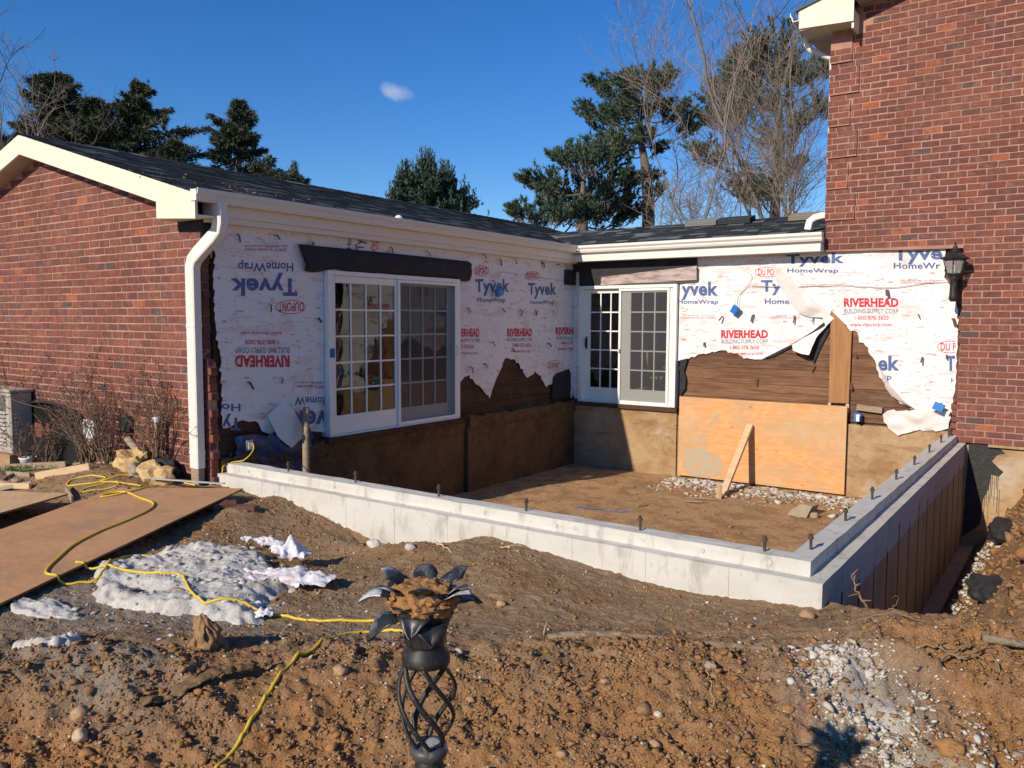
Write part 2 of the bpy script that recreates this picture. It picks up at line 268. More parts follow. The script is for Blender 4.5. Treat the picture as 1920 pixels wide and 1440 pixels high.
TB={
 'a':('yvek',[(2.075, 2.089), (2.08, 1.857), (2.705, 2.074), (2.711, 1.849)]),
 'b':('HomeWrap',[(2.015, 1.796), (2.017, 1.703), (2.712, 1.788), (2.715, 1.698)]),
 'c':('Ty',[(3.39, 2.081), (3.397, 1.845), (3.711, 2.073), (3.718, 1.84)]),
 'd':('Home',[(3.457, 1.795), (3.46, 1.707), (3.833, 1.79), (3.836, 1.704)]),
 'e':('Tyvek',[(3.769, 2.515), (3.775, 2.306), (4.604, 2.477), (4.611, 2.277)]),
 'f':('HomeWrap',[(3.791, 2.249), (3.794, 2.163), (4.533, 2.224), (4.536, 2.141)]),
 'g':('Tyve',[(5.263, 2.537), (5.273, 2.28), (5.885, 2.506), (5.895, 2.257)]),
 'h':('HomeWr',[(5.278, 2.279), (5.281, 2.192), (5.872, 2.257), (5.875, 2.172)]),
 'i':('RIVERHEAD',[(4.622, 1.789), (4.627, 1.656), (5.36, 1.78), (5.365, 1.652)]),
 'j':('BUILDING SUPPLY CORP',[(4.633, 1.634), (4.635, 1.562), (5.364, 1.631), (5.366, 1.561)]),
 'k':('1-800-378-3650',[(4.78, 1.529), (4.783, 1.469), (5.239, 1.529), (5.241, 1.47)]),
 'l':('www.rbscorp.com',[(4.719, 1.427), (4.721, 1.361), (5.285, 1.43), (5.287, 1.365)]),
 'm':('RIVERHEAD',[(2.772, 1.302), (2.775, 1.169), (3.521, 1.31), (3.525, 1.181)]),
 'n':('BUILDING SUPPLY CORP',[(2.782, 1.154), (2.783, 1.087), (3.522, 1.166), (3.524, 1.102)]),
 'o':('1-800-378-3650',[(2.925, 1.057), (2.926, 0.994), (3.389, 1.067), (3.391, 1.005)]),
 'p':('www.rbscorp.com',[(2.921, 0.952), (2.923, 0.9), (3.452, 0.965), (3.453, 0.915)]),
 'q':('DU PO',[(3.341, 2.255), (3.344, 2.156), (3.584, 2.247), (3.587, 2.149)]),
 'r':('DU P',[(5.916, 1.154), (5.921, 1.05), (6.106, 1.158), (6.11, 1.055)]),
 's':('ek',[(5.122, 0.962), (5.13, 0.739), (5.401, 0.97), (5.409, 0.75)]),
 't':('ap',[(5.188, 0.673), (5.191, 0.586), (5.308, 0.678), (5.311, 0.591)]),
 'u':('T',[(5.986, 0.981), (5.995, 0.77), (6.108, 0.985), (6.117, 0.775)]),
 'v':('H',[(6.064, 0.676), (6.066, 0.616), (6.121, 0.679), (6.123, 0.619)]),
 'w':('ov1',[(3.289, 2.286), (3.294, 2.128), (3.661, 2.273), (3.666, 2.118)]),
 'x':('ov2',[(5.875, 1.185), (5.882, 1.012), (6.191, 1.191), (6.198, 1.021)]),
 'y':('sm1',[(2.087, 1.541), (2.089, 1.485), (2.655, 1.541), (2.657, 1.486)]),
 'z':('sm2',[(3.567, 1.54), (3.569, 1.488), (4.01, 1.54), (4.012, 1.489)]),
 'aa':('sm3',[(3.996, 2.007), (3.997, 1.961), (4.434, 1.997), (4.436, 1.953)]),
 'ab':('sm4',[(5.38, 2.035), (5.382, 1.982), (5.881, 2.022), (5.883, 1.97)]),
}
TL={
 'a':('Tyvek',[(-7.184, 1.934), (-7.191, 1.687), (-6.28, 1.979), (-6.285, 1.711)]),
 'b':('HomeWrap',[(-7.091, 2.078), (-7.094, 1.952), (-6.336, 2.125), (-6.339, 1.99)]),
 'c':('DUPONT',[(-6.568, 1.633), (-6.57, 1.528), (-6.194, 1.641), (-6.196, 1.533)]),
 'co':('ov',[(-6.609, 1.656), (-6.613, 1.498), (-6.162, 1.667), (-6.165, 1.502)]),
 'd':('www.rbscorp.com',[(-7.076, 1.314), (-7.077, 1.265), (-6.512, 1.309), (-6.513, 1.259)]),
 'e':('1-800-378-3650',[(-7.021, 1.216), (-7.023, 1.163), (-6.564, 1.208), (-6.566, 1.154)]),
 'f':('BUILDING SUPPLY CORP',[(-7.149, 1.137), (-7.15, 1.071), (-6.414, 1.119), (-6.416, 1.049)]),
 'g':('RIVERHEAD',[(-7.156, 1.048), (-7.159, 0.919), (-6.416, 1.025), (-6.419, 0.887)]),
 'h':('Ho',[(-7.338, 0.536), (-7.34, 0.455), (-7.096, 0.516), (-7.098, 0.434)]),
 'i':('Ty',[(-7.334, 0.43), (-7.339, 0.248), (-7.099, 0.408), (-7.104, 0.222)]),
 'j':('HomeW',[(-6.348, 0.539), (-6.35, 0.439), (-5.829, 0.501), (-5.831, 0.396)]),
 'k':('vek',[(-6.424, 0.389), (-6.429, 0.15), (-5.832, 0.337), (-5.836, 0.086)]),
 'sm':('sm',[(-7.007, 2.25), (-7.009, 2.173), (-6.44, 2.294), (-6.442, 2.214)]),
 'sm2':('sm',[(-6.318, 0.726), (-6.32, 0.632), (-5.854, 0.699), (-5.856, 0.601)]),
 'l':('Tyvek',[(-2.909, 2.057), (-2.908, 1.802), (-2.024, 2.096), (-2.022, 1.826)]),
 'm':('HomeWrap',[(-2.859, 1.78), (-2.858, 1.691), (-2.127, 1.798), (-2.127, 1.705)]),
 'n':('Tyvek',[(-1.495, 2.056), (-1.492, 1.797), (-0.633, 2.091), (-0.629, 1.818)]),
 'o':('HomeWrap',[(-1.432, 1.773), (-1.432, 1.691), (-0.704, 1.79), (-0.703, 1.704)]),
 'p':('DUPONT',[(-2.909, 2.231), (-2.909, 2.124), (-2.611, 2.247), (-2.61, 2.139)]),
 'po':('ov',[(-2.943, 2.257), (-2.943, 2.1), (-2.571, 2.278), (-2.571, 2.117)]),
 'q':('DUPONT',[(-1.551, 2.223), (-1.55, 2.117), (-1.187, 2.242), (-1.185, 2.133)]),
 'qo':('ov',[(-1.596, 2.243), (-1.595, 2.092), (-1.14, 2.267), (-1.138, 2.112)]),
 'r':('ERHEAD',[(-3.243, 1.318), (-3.244, 1.195), (-2.804, 1.316), (-2.803, 1.189)]),
 's':('SUPPLY CORP',[(-3.244, 1.169), (-3.244, 1.114), (-2.803, 1.163), (-2.803, 1.106)]),
 't':('0-378-3650',[(-3.244, 1.082), (-3.244, 1.023), (-2.934, 1.076), (-2.934, 1.015)]),
 'u':('rbscorp.com',[(-3.244, 0.981), (-3.244, 0.921), (-2.842, 0.97), (-2.842, 0.909)]),
 'v':('RIVERHEAD',[(-2.074, 1.312), (-2.073, 1.184), (-1.372, 1.309), (-1.37, 1.174)]),
 'w':('BUILDING SUPPLY CORP',[(-2.072, 1.161), (-2.072, 1.107), (-1.37, 1.151), (-1.37, 1.094)]),
 'x':('1-800-378-3650',[(-1.943, 1.075), (-1.943, 1.015), (-1.406, 1.064), (-1.406, 1.002)]),
 'y':('www.rbscorp.com',[(-1.981, 0.976), (-1.981, 0.916), (-1.437, 0.961), (-1.437, 0.9)]),
 'z':('RIVERHEA',[(-0.636, 1.326), (-0.634, 1.2), (0.173, 1.323), (0.176, 1.191)]),
 'aa':('BUILDING SUPP',[(-0.634, 1.165), (-0.633, 1.111), (0.149, 1.154), (0.15, 1.098)]),
 'ab':('1-800-378-36',[(-0.489, 1.081), (-0.489, 1.024), (0.151, 1.07), (0.152, 1.01)]),
 'ac':('www.rbscor',[(-0.565, 0.988), (-0.564, 0.922), (0.153, 0.971), (0.155, 0.903)]),
 'ad':('DUPONT',[(-0.847, 0.721), (-0.846, 0.62), (-0.483, 0.707), (-0.481, 0.603)]),
 'ae':('ov',[(-0.912, 0.761), (-0.909, 0.59), (-0.38, 0.742), (-0.377, 0.565)]),
 'up':('PONT',[(-5.084, 2.479), (-5.087, 2.294), (-4.943, 2.491), (-4.946, 2.304)]),
 'uh':('Ho',[(-5.507, 2.444), (-5.509, 2.308), (-5.423, 2.451), (-5.425, 2.314)]),
 'ut':('Ty',[(-5.357, 2.445), (-5.359, 2.302), (-5.157, 2.462), (-5.159, 2.316)]),
}
WRAP_L1= [(-7.373, 2.222), (-7.402, 1.541), (-7.378, 1.24), (-7.33, 1.012), (-7.339, 0.248), (-7.227, 0.275), (-7.136, 0.324), (-7.02, 0.332), (-6.88, 0.278), (-6.713, 0.139), (-6.502, -0.013), (-6.384, 0.061), (-6.225, 0.068), (-6.116, 0.094), (-5.837, 0.064)]
WRAP_L2= [(-3.262, 0.521), (-3.152, 0.596), (-3.058, 0.614), (-2.926, 0.501), (-2.731, 0.394), (-2.532, 0.235), (-2.472, 0.353), (-2.37, 0.517), (-2.205, 0.706), (-2.142, 0.827), (-1.95, 0.832), (-1.774, 0.738), (-1.639, 0.63), (-1.478, 0.493), (-1.27, 0.573), (-1.127, 0.527), (-0.93, 0.316), (-0.681, 0.341), (-0.48, 0.521), (-0.165, 0.561), (-0.107, 0.306), (-0.156, 0.085), (0.007, 0.03), (0.173, 0.032)]
LFLAP= [(-6.707, 0.383), (-6.58, 0.495), (-6.455, 0.381), (-6.278, 0.091), (-6.384, 0.05), (-6.502, -0.013), (-6.688, 0.157)]
CORDC= [(-0.174, -8.094), (-0.149, -8.361), (-0.232, -8.531), (-0.286, -8.421), (-0.186, -8.313), (0.188, -8.38), (0.518, -8.442), (0.707, -8.592), (0.858, -8.88), (0.958, -9.167), (1.134, -9.474), (1.362, -9.707), (1.537, -9.866), (1.657, -9.93), (1.765, -9.902), (1.846, -9.795), (1.88, -9.66), (1.545, -9.32), (1.65, -9.15)]
CORDD=[(1.60,-9.70),(1.798,-9.58),(2.015,-9.502),(2.238,-9.431),(2.366,-9.367),(2.733,-9.523),(2.997,-9.619),(3.093,-9.589),(3.243,-9.458),(3.459,-9.38),(3.742,-9.279),(3.986,-9.107),(4.15,-9.05),(4.3,-9.02)]
CORDE=[(4.322,-9.222),(4.173,-9.291),(4.111,-9.444),(4.214,-9.734),(4.247,-9.907),(4.326,-10.074),(4.383,-10.185),(4.435,-10.288),(4.495,-10.423),(4.533,-10.535)]
def _h(ix,iy,s):
    n=(ix.astype(np.int64)*374761393+iy.astype(np.int64)*668265263+s*1442695041)&0x7fffffff
    n=((n^(n>>13))*1274126177)&0x7fffffff
    return ((n^(n>>16))&0xffff)/65535.0
def vn(x,y,s=0):
    x=np.asarray(x,float);y=np.asarray(y,float)
    ix=np.floor(x);iy=np.floor(y);fx=x-ix;fy=y-iy
    fx=fx*fx*(3-2*fx);fy=fy*fy*(3-2*fy)
    a=_h(ix,iy,s);b=_h(ix+1,iy,s);c=_h(ix,iy+1,s);d=_h(ix+1,iy+1,s)
    return (a+(b-a)*fx)*(1-fy)+(c+(d-c)*fx)*fy
def fbm(x,y,s=0,o=4):
    r=0;a=.5
    for i in range(o):
        r=r+a*(vn(x,y,s+i*17)-.5);x=x*2.03+y*.3;y=y*2.03-x*.15;a*=.5
    return r
def ss(a,b,x):
    t=np.clip((x-a)/(b-a),0,1);return t*t*(3-2*t)
WX=[-9,-5.1,-3.57,-1.86,-1.07,-.45,.1,.8,1.15,1.4,1.7,2.0,2.4,2.76,3.2,3.6,3.9,4.3,4.7,5.03,5.3,5.8,6.3,7.2,12]
WZ=[-.6,-.58,-.49,-.29,-.29,-.31,-.33,-.36,-.31,-.37,-.44,-.5,-.56,-.56,-.45,-.33,-.32,-.34,-.39,-.43,-.435,-.39,-.36,-.33,-.2]
def hb(x,y):
    x=np.asarray(x,float);y=np.asarray(y,float)
    W=np.interp(x,WX,WZ)
    D=-7.44-y
    d=(x-7.56)*-.576+(y+12.63)*.817
    B=np.interp(x,[-9,-3,0,1.5,3,6,9],[-.6,-.45,-.38,-.42,-.45,-.43,-.35])
    crest=.10*np.exp(-((d-4.15)/.5)**2)
    fall=-.30*np.clip(3.9-d,0,1.6)
    h=W+(B-W)*ss(.25,1.3,D)+crest*ss(2.2,3.4,x+.0*y)*(d>0)+fall*(y<-8.2)
    # berm lip in front of the wall, with a gap beside the concrete between x 2.1 and 3.5
    h=h+.10*np.exp(-((D-.42)/.2)**2)*ss(1.9,2.4,x)*(1-ss(3.2,3.7,x))-.12*(1-ss(.1,.3,D))*ss(2.0,2.4,x)*(1-ss(3.0,3.4,x))*(D>0)
    # mound beside the rocks
    h=h+.13*np.exp(-((x+1.25)/.7)**2-((y+8.05)/.4)**2)
    # trench and bank to the right of the new foundation
    bank=np.minimum(-1.7+1.5*(x-6.42),-.42+.06*(x-6.9))
    bank=np.where(x<6.35,-1.72,np.maximum(bank,-1.72))
    bank=bank+ .5*np.exp(-((x-8.3)/.8)**2)*ss(-6.5,-3,y)
    fr=ss(-7.28,-7.02,y+.03*np.sin(x*9))
    tr=(x>6.1)
    h=np.where(tr,h*(1-fr)+bank*fr,h)
    inside=(x>-.03)&(x<6.1)&(y>-7.3)&(y<.06)
    h=np.where(inside,-1.13,h)
    house=((x<=-.03)&(x>-9)&(y>-7.44)&(y<12))|((x>-.03)&(y>=.06)&(x<14)&(y<12))
    h=np.where(house,-.9,h)
    return h
def surf(x,y):
    """base terrain plus soil relief"""
    x=np.asarray(x,float);y=np.asarray(y,float)
    h=hb(x,y)
    d=(x-7.56)*-.576+(y+12.63)*.817
    inside=(x>-.03)&(x<6.1)&(y>-7.3)&(y<.06)
    rough=np.where(inside,.35,.55+.6*(1-ss(4.0,4.9,d))+.5*ss(6.3,6.7,x))
    left=(x<.4)&(y>-9.3)
    rough=np.where(left,.45,rough)
    n=fbm(x*1.6,y*1.6,3,3)*.12+fbm(x*6,y*6,9,3)*.055
    r2=1-np.abs(2*vn(x*4.2+fbm(x*5,y*5,15,2)*2.5,y*4.2,35)-1); fg=np.where(inside,0,1-ss(4.1,5.0,d)); n=n+(r2-.45)*.055*fg*(~left)
    r=1-np.abs(2*vn(x*13+fbm(x*9,y*9,5,2)*2,y*13,31)-1)
    n=n+(r-.5)*.024+fbm(x*30,y*30,77,4)*.05
    far=ss(8,20,np.abs(x-2))+ss(10,20,np.abs(y+6))
    return h+n*rough*np.clip(1-far,0.2,1)
# ================================================================== GROUND
def graded(a,b,step,far_a,far_b):
    c=list(np.arange(a,b+1e-6,step)); s=step; x=a; L=[]
    while x>far_a: s*=1.28; x-=s; L.append(x)
    s=step; x=b; Rr=[]
    while x<far_b: s*=1.28; x+=s; Rr.append(x)
    return np.array(L[::-1]+c+Rr)
def make_ground():
    xs=np.concatenate([graded(-1.5,8.6,.017,-500,500)]); 
    ys=np.concatenate([np.array([y for y in graded(-12.4,-6.9,.017,-500,-6.9) if y<=-6.9]), np.arange(-6.86,.4,.05), np.array([.5,.8,1.2,2,3,5,8,12,18,27,40,60,90,140,200,300,500])])
    X,Y=np.meshgrid(xs,ys); Z=surf(X,Y)
    Z=np.where(np.abs(X-2)+np.abs(Y+5)>60,-.9,Z)
    nx,ny=len(xs),len(ys)
    v=np.stack([X.ravel(),Y.ravel(),Z.ravel()],1)
    i=np.arange(nx*ny).reshape(ny,nx)
    f=np.stack([i[:-1,:-1].ravel(),i[:-1,1:].ravel(),i[1:,1:].ravel(),i[1:,:-1].ravel()],1)
    me=bpy.data.meshes.new('ground'); me.vertices.add(len(v)); me.vertices.foreach_set('co',v.ravel())
    me.loops.add(f.size); me.loops.foreach_set('vertex_index',f.ravel()); me.polygons.add(len(f)); me.polygons.foreach_set('loop_start',np.arange(0,f.size,4)); me.polygons.foreach_set('loop_total',np.full(len(f),4)); me.update(); me.validate()
    me.polygons.foreach_set('use_smooth',[True]*len(f))
    # zones of different soil, stored where each soil lies
    x=v[:,0];y=v[:,1]; d=(x-7.56)*-.576+(y+12.63)*.817
    wob=fbm(x*1.3,y*1.3,41,4)
    red=1-ss(3.75,4.5,d+wob*1.6); red=np.maximum(red,ss(6.5,6.9,x)*(y>-7)*.7)
    g1=np.exp(-(((x-2.6)/1.1)**2+((y+9.75)/.75)**2))*1.5+wob*1.3-.25
    g2=np.exp(-(((x-3.4)/.9)**2+((y+10.5)/.35)**2))*1.1+wob-.3
    g3=np.exp(-(((x-4.3)/.35)**2+((y+9.25)/.3)**2))*1.0+wob*1.4-.2
    g4=np.exp(-(((x-6.8)/.45)**2+((y+8.6)/.5)**2))*1.2+wob*1.4-.3
    g5=np.clip(np.maximum.reduce([np.exp(-(((x-a_)/b_)**2+((y-c_)/d_)**2)) for a_,b_,c_,d_ in ((6.62,.16,-8.42,.16),(6.8,.2,-8.62,.14),(7.05,.19,-8.85,.17))])*1.25,0,1)*np.clip(.45+fbm(x*12,y*12,91,4)*2.2,0,1)*1.6
    gry=np.clip(np.maximum.reduce([g1,g2,g3,g4])*1.3,0,1)
    dmp=np.clip((fbm(x*.9,y*.9,66,3)+.02)*4,0,1)
    pit_=((x>-.1)&(x<6.2)&(y>-7.4)).astype(float)*(1-.0*x)
    for nm,a in (('pit',pit_),('red',red),('grey',gry),('damp',dmp),('lime',np.clip(g5,0,1))):
        at=me.attributes.new(nm,'FLOAT','POINT'); at.data.foreach_set('value',a.astype(np.float32))
    m=mat('soil',(.325,.215,.122),.97,.08,layers=[('n',2.2,.42,.65,(.26,.17,.098),.65)],bumps=[('n',22,.8,.03),('g',(34,34,34),.6,.012),('n',80,.9,.014),('n3',220,.7,.005)])
    N,L,b=getn(m); cur=b.inputs['Base Color'].links[0].from_socket
    def att(n): a=N.new('ShaderNodeAttribute'); a.attribute_name=n; return a.outputs['Fac']
    def mixc(cur,fac,c,mul=1.):
        g=N.new('ShaderNodeMath'); g.operation='MULTIPLY'; g.inputs[1].default_value=mul; L.new(fac,g.inputs[0])
        x_=N.new('ShaderNodeMix'); x_.data_type='RGBA'; L.new(g.outputs[0],x_.inputs[0]); L.new(cur,x_.inputs[6]); x_.inputs[7].default_value=(*c,1); return x_.outputs[2]
    def ns(s,lo,hi,det=5):
        n=N.new('ShaderNodeTexNoise'); n.inputs['Scale'].default_value=s; n.inputs['Detail'].default_value=det; n.inputs['Roughness'].default_value=.65; t_=N.new('ShaderNodeTexCoord'); L.new(t_.outputs['Object'],n.inputs['Vector'])
        r_=N.new('ShaderNodeMapRange'); r_.inputs[1].default_value=lo; r_.inputs[2].default_value=hi; L.new(n.outputs[0],r_.inputs[0]); return r_.outputs[0]
    cur=mixc(cur,att('red'),(.375,.185,.072),.95)
    cur=mixc(cur,att('pit'),(.54,.33,.16),.92)
    cur=mixc(cur,ns(3.2,.47,.6),(.235,.115,.048),.55)
    cur=mixc(cur,ns(1.7,.5,.66),(.30,.205,.12),.5)
    cur=mixc(cur,ns(14,.52,.66),(.44,.29,.165),.42)
    cur=mixc(cur,att('grey'),(.27,.235,.19),.8)
    cur=mixc(cur,ns(45,.57,.67),(.15,.08,.04),.55)
    cur=mixc(cur,ns(90,.64,.67,2),(.55,.46,.35),.6)
    cur=mixc(cur,att('lime'),(.52,.48,.42),.9)
    L.new(cur,b.inputs['Base Color'])
    me.materials.append(m)
    o=bpy.data.objects.new('ground',me); COL.objects.link(o); setp(o,'bare brown construction soil with an excavated pit, trench and loose mounds','ground',None,'structure')
make_ground()
def gz(x,y): return float(surf(np.array([x]),np.array([y]))[0])
# ------------------------------------------------------------------ clods, pebbles, rubble bits (loose material nobody could count)
def lump_base(seed,sub=1):
    import bmesh
    bm=bmesh.new(); bmesh.ops.create_icosphere(bm,subdivisions=sub,radius=1); rr=random.Random(seed)
    o=Vector((rr.random()*9,rr.random()*9,rr.random()*9)); sx=[rr.uniform(.7,1.25),rr.uniform(.7,1.2),rr.uniform(.5,.85)]
    from mathutils import noise
    for v in bm.verts:
        k=1+.55*noise.noise(v.co*1.1+o)+.3*noise.noise(v.co*2.7+o); k*=rr.uniform(.6,1.4); v.co=Vector((v.co.x*sx[0]*k,v.co.y*sx[1]*k,v.co.z*sx[2]*k))
    vs=[tuple(v.co) for v in bm.verts]; fs=[tuple(v.index for v in f.verts) for f in bm.faces]; bm.free(); return np.array(vs),np.array(fs)
def scatter(name,pts,sizes,m,label,cat,sub=0,embed=.25,parent=None,smooth=False,zf=None,flat=None):
    bases=[lump_base(100+i,max(sub,1) if sub else 1) for i in range(6)] if sub else [lump_base(200+i,1) for i in range(6)]
    V=[];Fc=[];A=[];n=0; rs=np.random.RandomState(5)
    zs=surf(pts[:,0],pts[:,1]) if zf is None else zf
    for k,(p,s) in enumerate(zip(pts,sizes)):
        bv,bf=bases[k%6]; a=rs.rand()*6.28; ca,sa=math.cos(a),math.sin(a)
        t=rs.uniform(-.6,.6); ct,st=math.cos(t),math.sin(t)
        x=bv[:,0];y=bv[:,1]*ct-bv[:,2]*st;z=bv[:,1]*st+bv[:,2]*ct
        if flat: z=z*flat
        vv=np.stack([x*ca-y*sa,x*sa+y*ca,z],1)*s; vv+=np.array([p[0],p[1],zs[k]+s*(.5-embed)*(flat or 1)])
        V.append(vv);Fc.append(bf+n);A.append(np.full(len(bv),rs.rand()));n+=len(bv)
    V=np.concatenate(V);Fc=np.concatenate(Fc);A=np.concatenate(A)
    me=bpy.data.meshes.new(name); me.vertices.add(len(V)); me.vertices.foreach_set('co',V.ravel()); me.loops.add(Fc.size); me.loops.foreach_set('vertex_index',Fc.ravel().astype(np.int32)); me.polygons.add(len(Fc)); me.polygons.foreach_set('loop_start',np.arange(0,Fc.size,3)); me.polygons.foreach_set('loop_total',np.full(len(Fc),3)); me.update()
    at=me.attributes.new('rnd','FLOAT','POINT'); at.data.foreach_set('value',A.astype(np.float32))
    me.materials.append(m)
    if smooth: me.polygons.foreach_set('use_smooth',[True]*len(Fc))
    o=bpy.data.objects.new(name,me); COL.objects.link(o); setp(o,label,cat,None,'stuff')
    if parent: o.parent=parent; o.location=-abs_org(parent)
    return o
rs=np.random.RandomState(3)
def zone(n,fx):
    out=[]
    while len(out)<n:
        x=rs.uniform(-1,8.6,4000);y=rs.uniform(-12,-7.3,4000); k=rs.rand(4000)<fx(x,y); out.extend(zip(x[k],y[k]))
    return np.array(out[:n])
dd=lambda x,y:(x-7.56)*-.576+(y+12.63)*.817
tr_ok=lambda x,y:~((x>6.1)&(y>-7.45))&~((x<2.3)&(y>-10.6)&(x+(y+7.68)*.418<.92))&(dd(x,y)>2.3)
cl=np.clip
dens=lambda x,y:tr_ok(x,y)*(np.where(dd(x,y)<4.3,1.,.12))*cl(.42+fbm(x*2.5,y*2.5,8,3)*4,0.10,1)
P_=zone(44000,dens); S_=np.exp(rs.normal(math.log(.0058),.5,len(P_))).clip(.003,.022)
scatter('soil_clods',P_,S_,Mclod,'loose crumbly brown soil clods covering the mound in the foreground','soil',embed=.3)
P_=zone(700,lambda x,y:tr_ok(x,y)*(dd(x,y)<4.4)); scatter('soil_lumps',P_,np.exp(rs.normal(math.log(.015),.4,700)).clip(.01,.04),Mclod,'larger broken lumps of brown soil on the foreground mound','soil',embed=.35)
P_=zone(5200,lambda x,y:tr_ok(x,y)*np.where(dd(x,y)<4.4,1.,.38)*(vn(x*3,y*3,12)>.35)); S_=np.exp(rs.normal(math.log(.0055),.42,len(P_))).clip(.003,.018)
scatter('pebbles',P_,S_,Mpeb,'small tan pebbles and gravel bits strewn over the dug soil','gravel',embed=.3,smooth=True)
# clods on the trench bank
bx=rs.uniform(6.75,8.8,2500); by=rs.uniform(-7.0,-.2,2500)
scatter('bank_clods',np.stack([bx,by],1),np.exp(rs.normal(math.log(.02),.5,2500)).clip(.008,.07),Mclod,'loose soil clods on the bank of the trench right of the foundation','soil')
# white crushed mortar spill at right
def blob(n,cx,cy,sx,sy): return np.stack([rs.normal(cx,sx,n),rs.normal(cy,sy,n)],1)
P_=np.concatenate([blob(4200,6.62,-8.42,.10,.11),blob(3000,6.80,-8.62,.12,.09),blob(3800,7.05,-8.85,.12,.11),blob(900,6.95,-8.35,.26,.11),blob(800,7.3,-8.6,.2,.13)])
k=vn(P_[:,0]*9,P_[:,1]*9,3)>.36; P_=P_[k]
scatter('mortar_rubble',P_,np.exp(rs.normal(math.log(.0038),.7,len(P_))).clip(.002,.028),Mrub,'white crumbled mortar spilled on the brown soil at the right','rubble',embed=.2)
P_=np.stack([rs.uniform(2.1,5.1,1500),-.25-rs.exponential(.28,1500)],1); P_=P_[(P_[:,1]>-1.5)]
P2=np.stack([rs.normal(4.9,.42,420),-3.85+np.abs(rs.normal(0,.28,420))*-1],1); P2=P2[P2[:,0]<5.9]
P3=np.stack([rs.uniform(.3,5.9,500),rs.uniform(-6.5,-.4,500)],1)
scatter('pit_rubble',np.concatenate([P_,P2]),np.exp(rs.normal(math.log(.021),.5,len(P_)+len(P2))).clip(.008,.07),Mrub,'pale broken mortar heaped on the pit floor along the leaning plywood','rubble',embed=.2,flat=.7)
scatter('pit_crumbs',P3,np.exp(rs.normal(math.log(.012),.4,500)).clip(.005,.03),Mclod,'small crumbs of soil scattered over the flat floor of the pit','soil')
P_=np.stack([rs.normal(6.72,.10,420)+.0,rs.uniform(-6.2,-1.5,420)],1)
P_=P_[(P_[:,0]>6.55)]
scatter('trench_rubble',P_,np.exp(rs.normal(math.log(.018),.5,len(P_))).clip(.006,.06),Mrub,'white mortar crumbs down the side of the trench bank','rubble')
# ================================================================== BRICK WALLS
BH,BL,CO=.0762,.2165,.0893; BM=[]
def brick_mesh(L,i,depth=.09):
    rr=random.Random(i*7+int(L*1000)); b=.004
    mb=MB(); mb.box((0,0,0),(L,depth,BH),bev=.0045,a=rr.random())
    me=bpy.data.meshes.new('brick'); vs=[]
    for v in mb.v: vs.append((v[0]+rr.uniform(-.0045,.0045),v[1]+(rr.uniform(-.002,.002) if v[1]<.02 else 0),v[2]+rr.uniform(-.0035,.0035)))
    me.from_pydata(vs,[],mb.f); at=me.attributes.new('rnd','FLOAT','POINT'); at.data.foreach_set('value',mb.att); me.materials.append(Mbrick); return me
def brick_wall(wall,bricks,maxn,name='brick',org=None,focus=None):
    """bricks: (x,y,z,L) front-left-bottom corners in world; the ones nearest the camera become objects, the rest one stuff mesh"""
    V={}; o0=abs_org(wall)
    cp=Vector(CAMP)
    bricks=sorted(bricks,key=lambda b:(not focus(b),(Vector(b[:3])-cp).length))
    for j,(x,y,z,L) in enumerate(bricks[:maxn]):
        key=(round(L,2),random.randrange(12))
        if key not in V: V[key]=brick_mesh(round(L,3) if L not in (BL,) else BL,key[1])
        o=bpy.data.objects.new(name,V[key]); COL.objects.link(o); o.parent=wall; o.location=Vector((x,y,z))-o0; o.rotation_euler=(0,random.uniform(-.004,.004),0)
    mb=MB()
    for (x,y,z,L) in bricks[maxn:]:
        j1=[random.uniform(-.0035,.0035) for _ in range(4)]; n0=len(mb.v)
        mb.box((x+j1[0],y+random.uniform(-.0015,.0015),z+j1[1]),(x+L+j1[2],y+.08,z+BH+j1[3]),bev=.0045,a=random.random()*3)
    o=mb.build('brick_field',Mbrick,wall,recalc=False); o['kind']='stuff'
def row_bricks(x0,x1,y,z,k):
    """one course in running bond from x0 to x1"""
    off=(k%2)*.5*(BL+.0115)+((k*37)%5)*.004; p=BL+.0115; out=[]; n=math.floor((x0-off)/p); x=n*p+off
    while x<x1:
        a=max(x,x0);b=min(x+BL,x1)
        if b-a>.035: out.append((a,y,z,b-a))
        x+=p
    return out
# ================================================================== HOUSE A: single-storey wing
A=thing('brick_wing','single storey red brick wing with black shingle roof and inner walls stripped to white wrap','house',(-3.43,-7.4,-.3))
rt=lambda x:3.73-.28*abs(x+3.43)      # roof top surface
gw=MB().prism([(-6.9,-7.4955,-1.4),(-.20,-7.4955,-1.4),(-.20,-7.4955,rt(-.2)-.2),(-3.43,-7.4955,3.50),(-6.9,-7.4955,rt(-6.9)-.2)],(0,.10,0)).build('gable_wall',Mmortar,A)
bl=[]
k=0;z=-.575
while z<3.5:
    # the courses step in at the stripped right-hand corner
    edge=.055 if z<.98 else (-.035 if z<2.32 else -.42+.03*(k%3))
    if z<.98: edge+=[0,.03,-.02,.035,.01][k%5]
    else:
        if z<2.32: edge+=[0,.02,-.012,.01][k%4]
    xr=min(edge,-3.43+(3.47-z-BH)/.28) if z>2.3 else edge
    xl=-6.88 if z<2.4 else max(-6.88,-3.43-(3.47-z-BH)/.28)
    if xr-xl>.1: bl+=row_bricks(xl,xr,-7.5,z,k)
    z+=CO;k+=1
brick_wall(gw,bl,300,focus=lambda b:b[0]>-4.6 and b[2]>-.35)
# stepped brick ends beyond the mortar body at the stripped corner
cm=MB(); cm.box((-.20,-7.493,-.6),(.035,-7.40,.98)); cm.box((-.20,-7.492,.98),(-.05,-7.405,2.32)); cm.build('corner_mortar',Mmortar,gw)
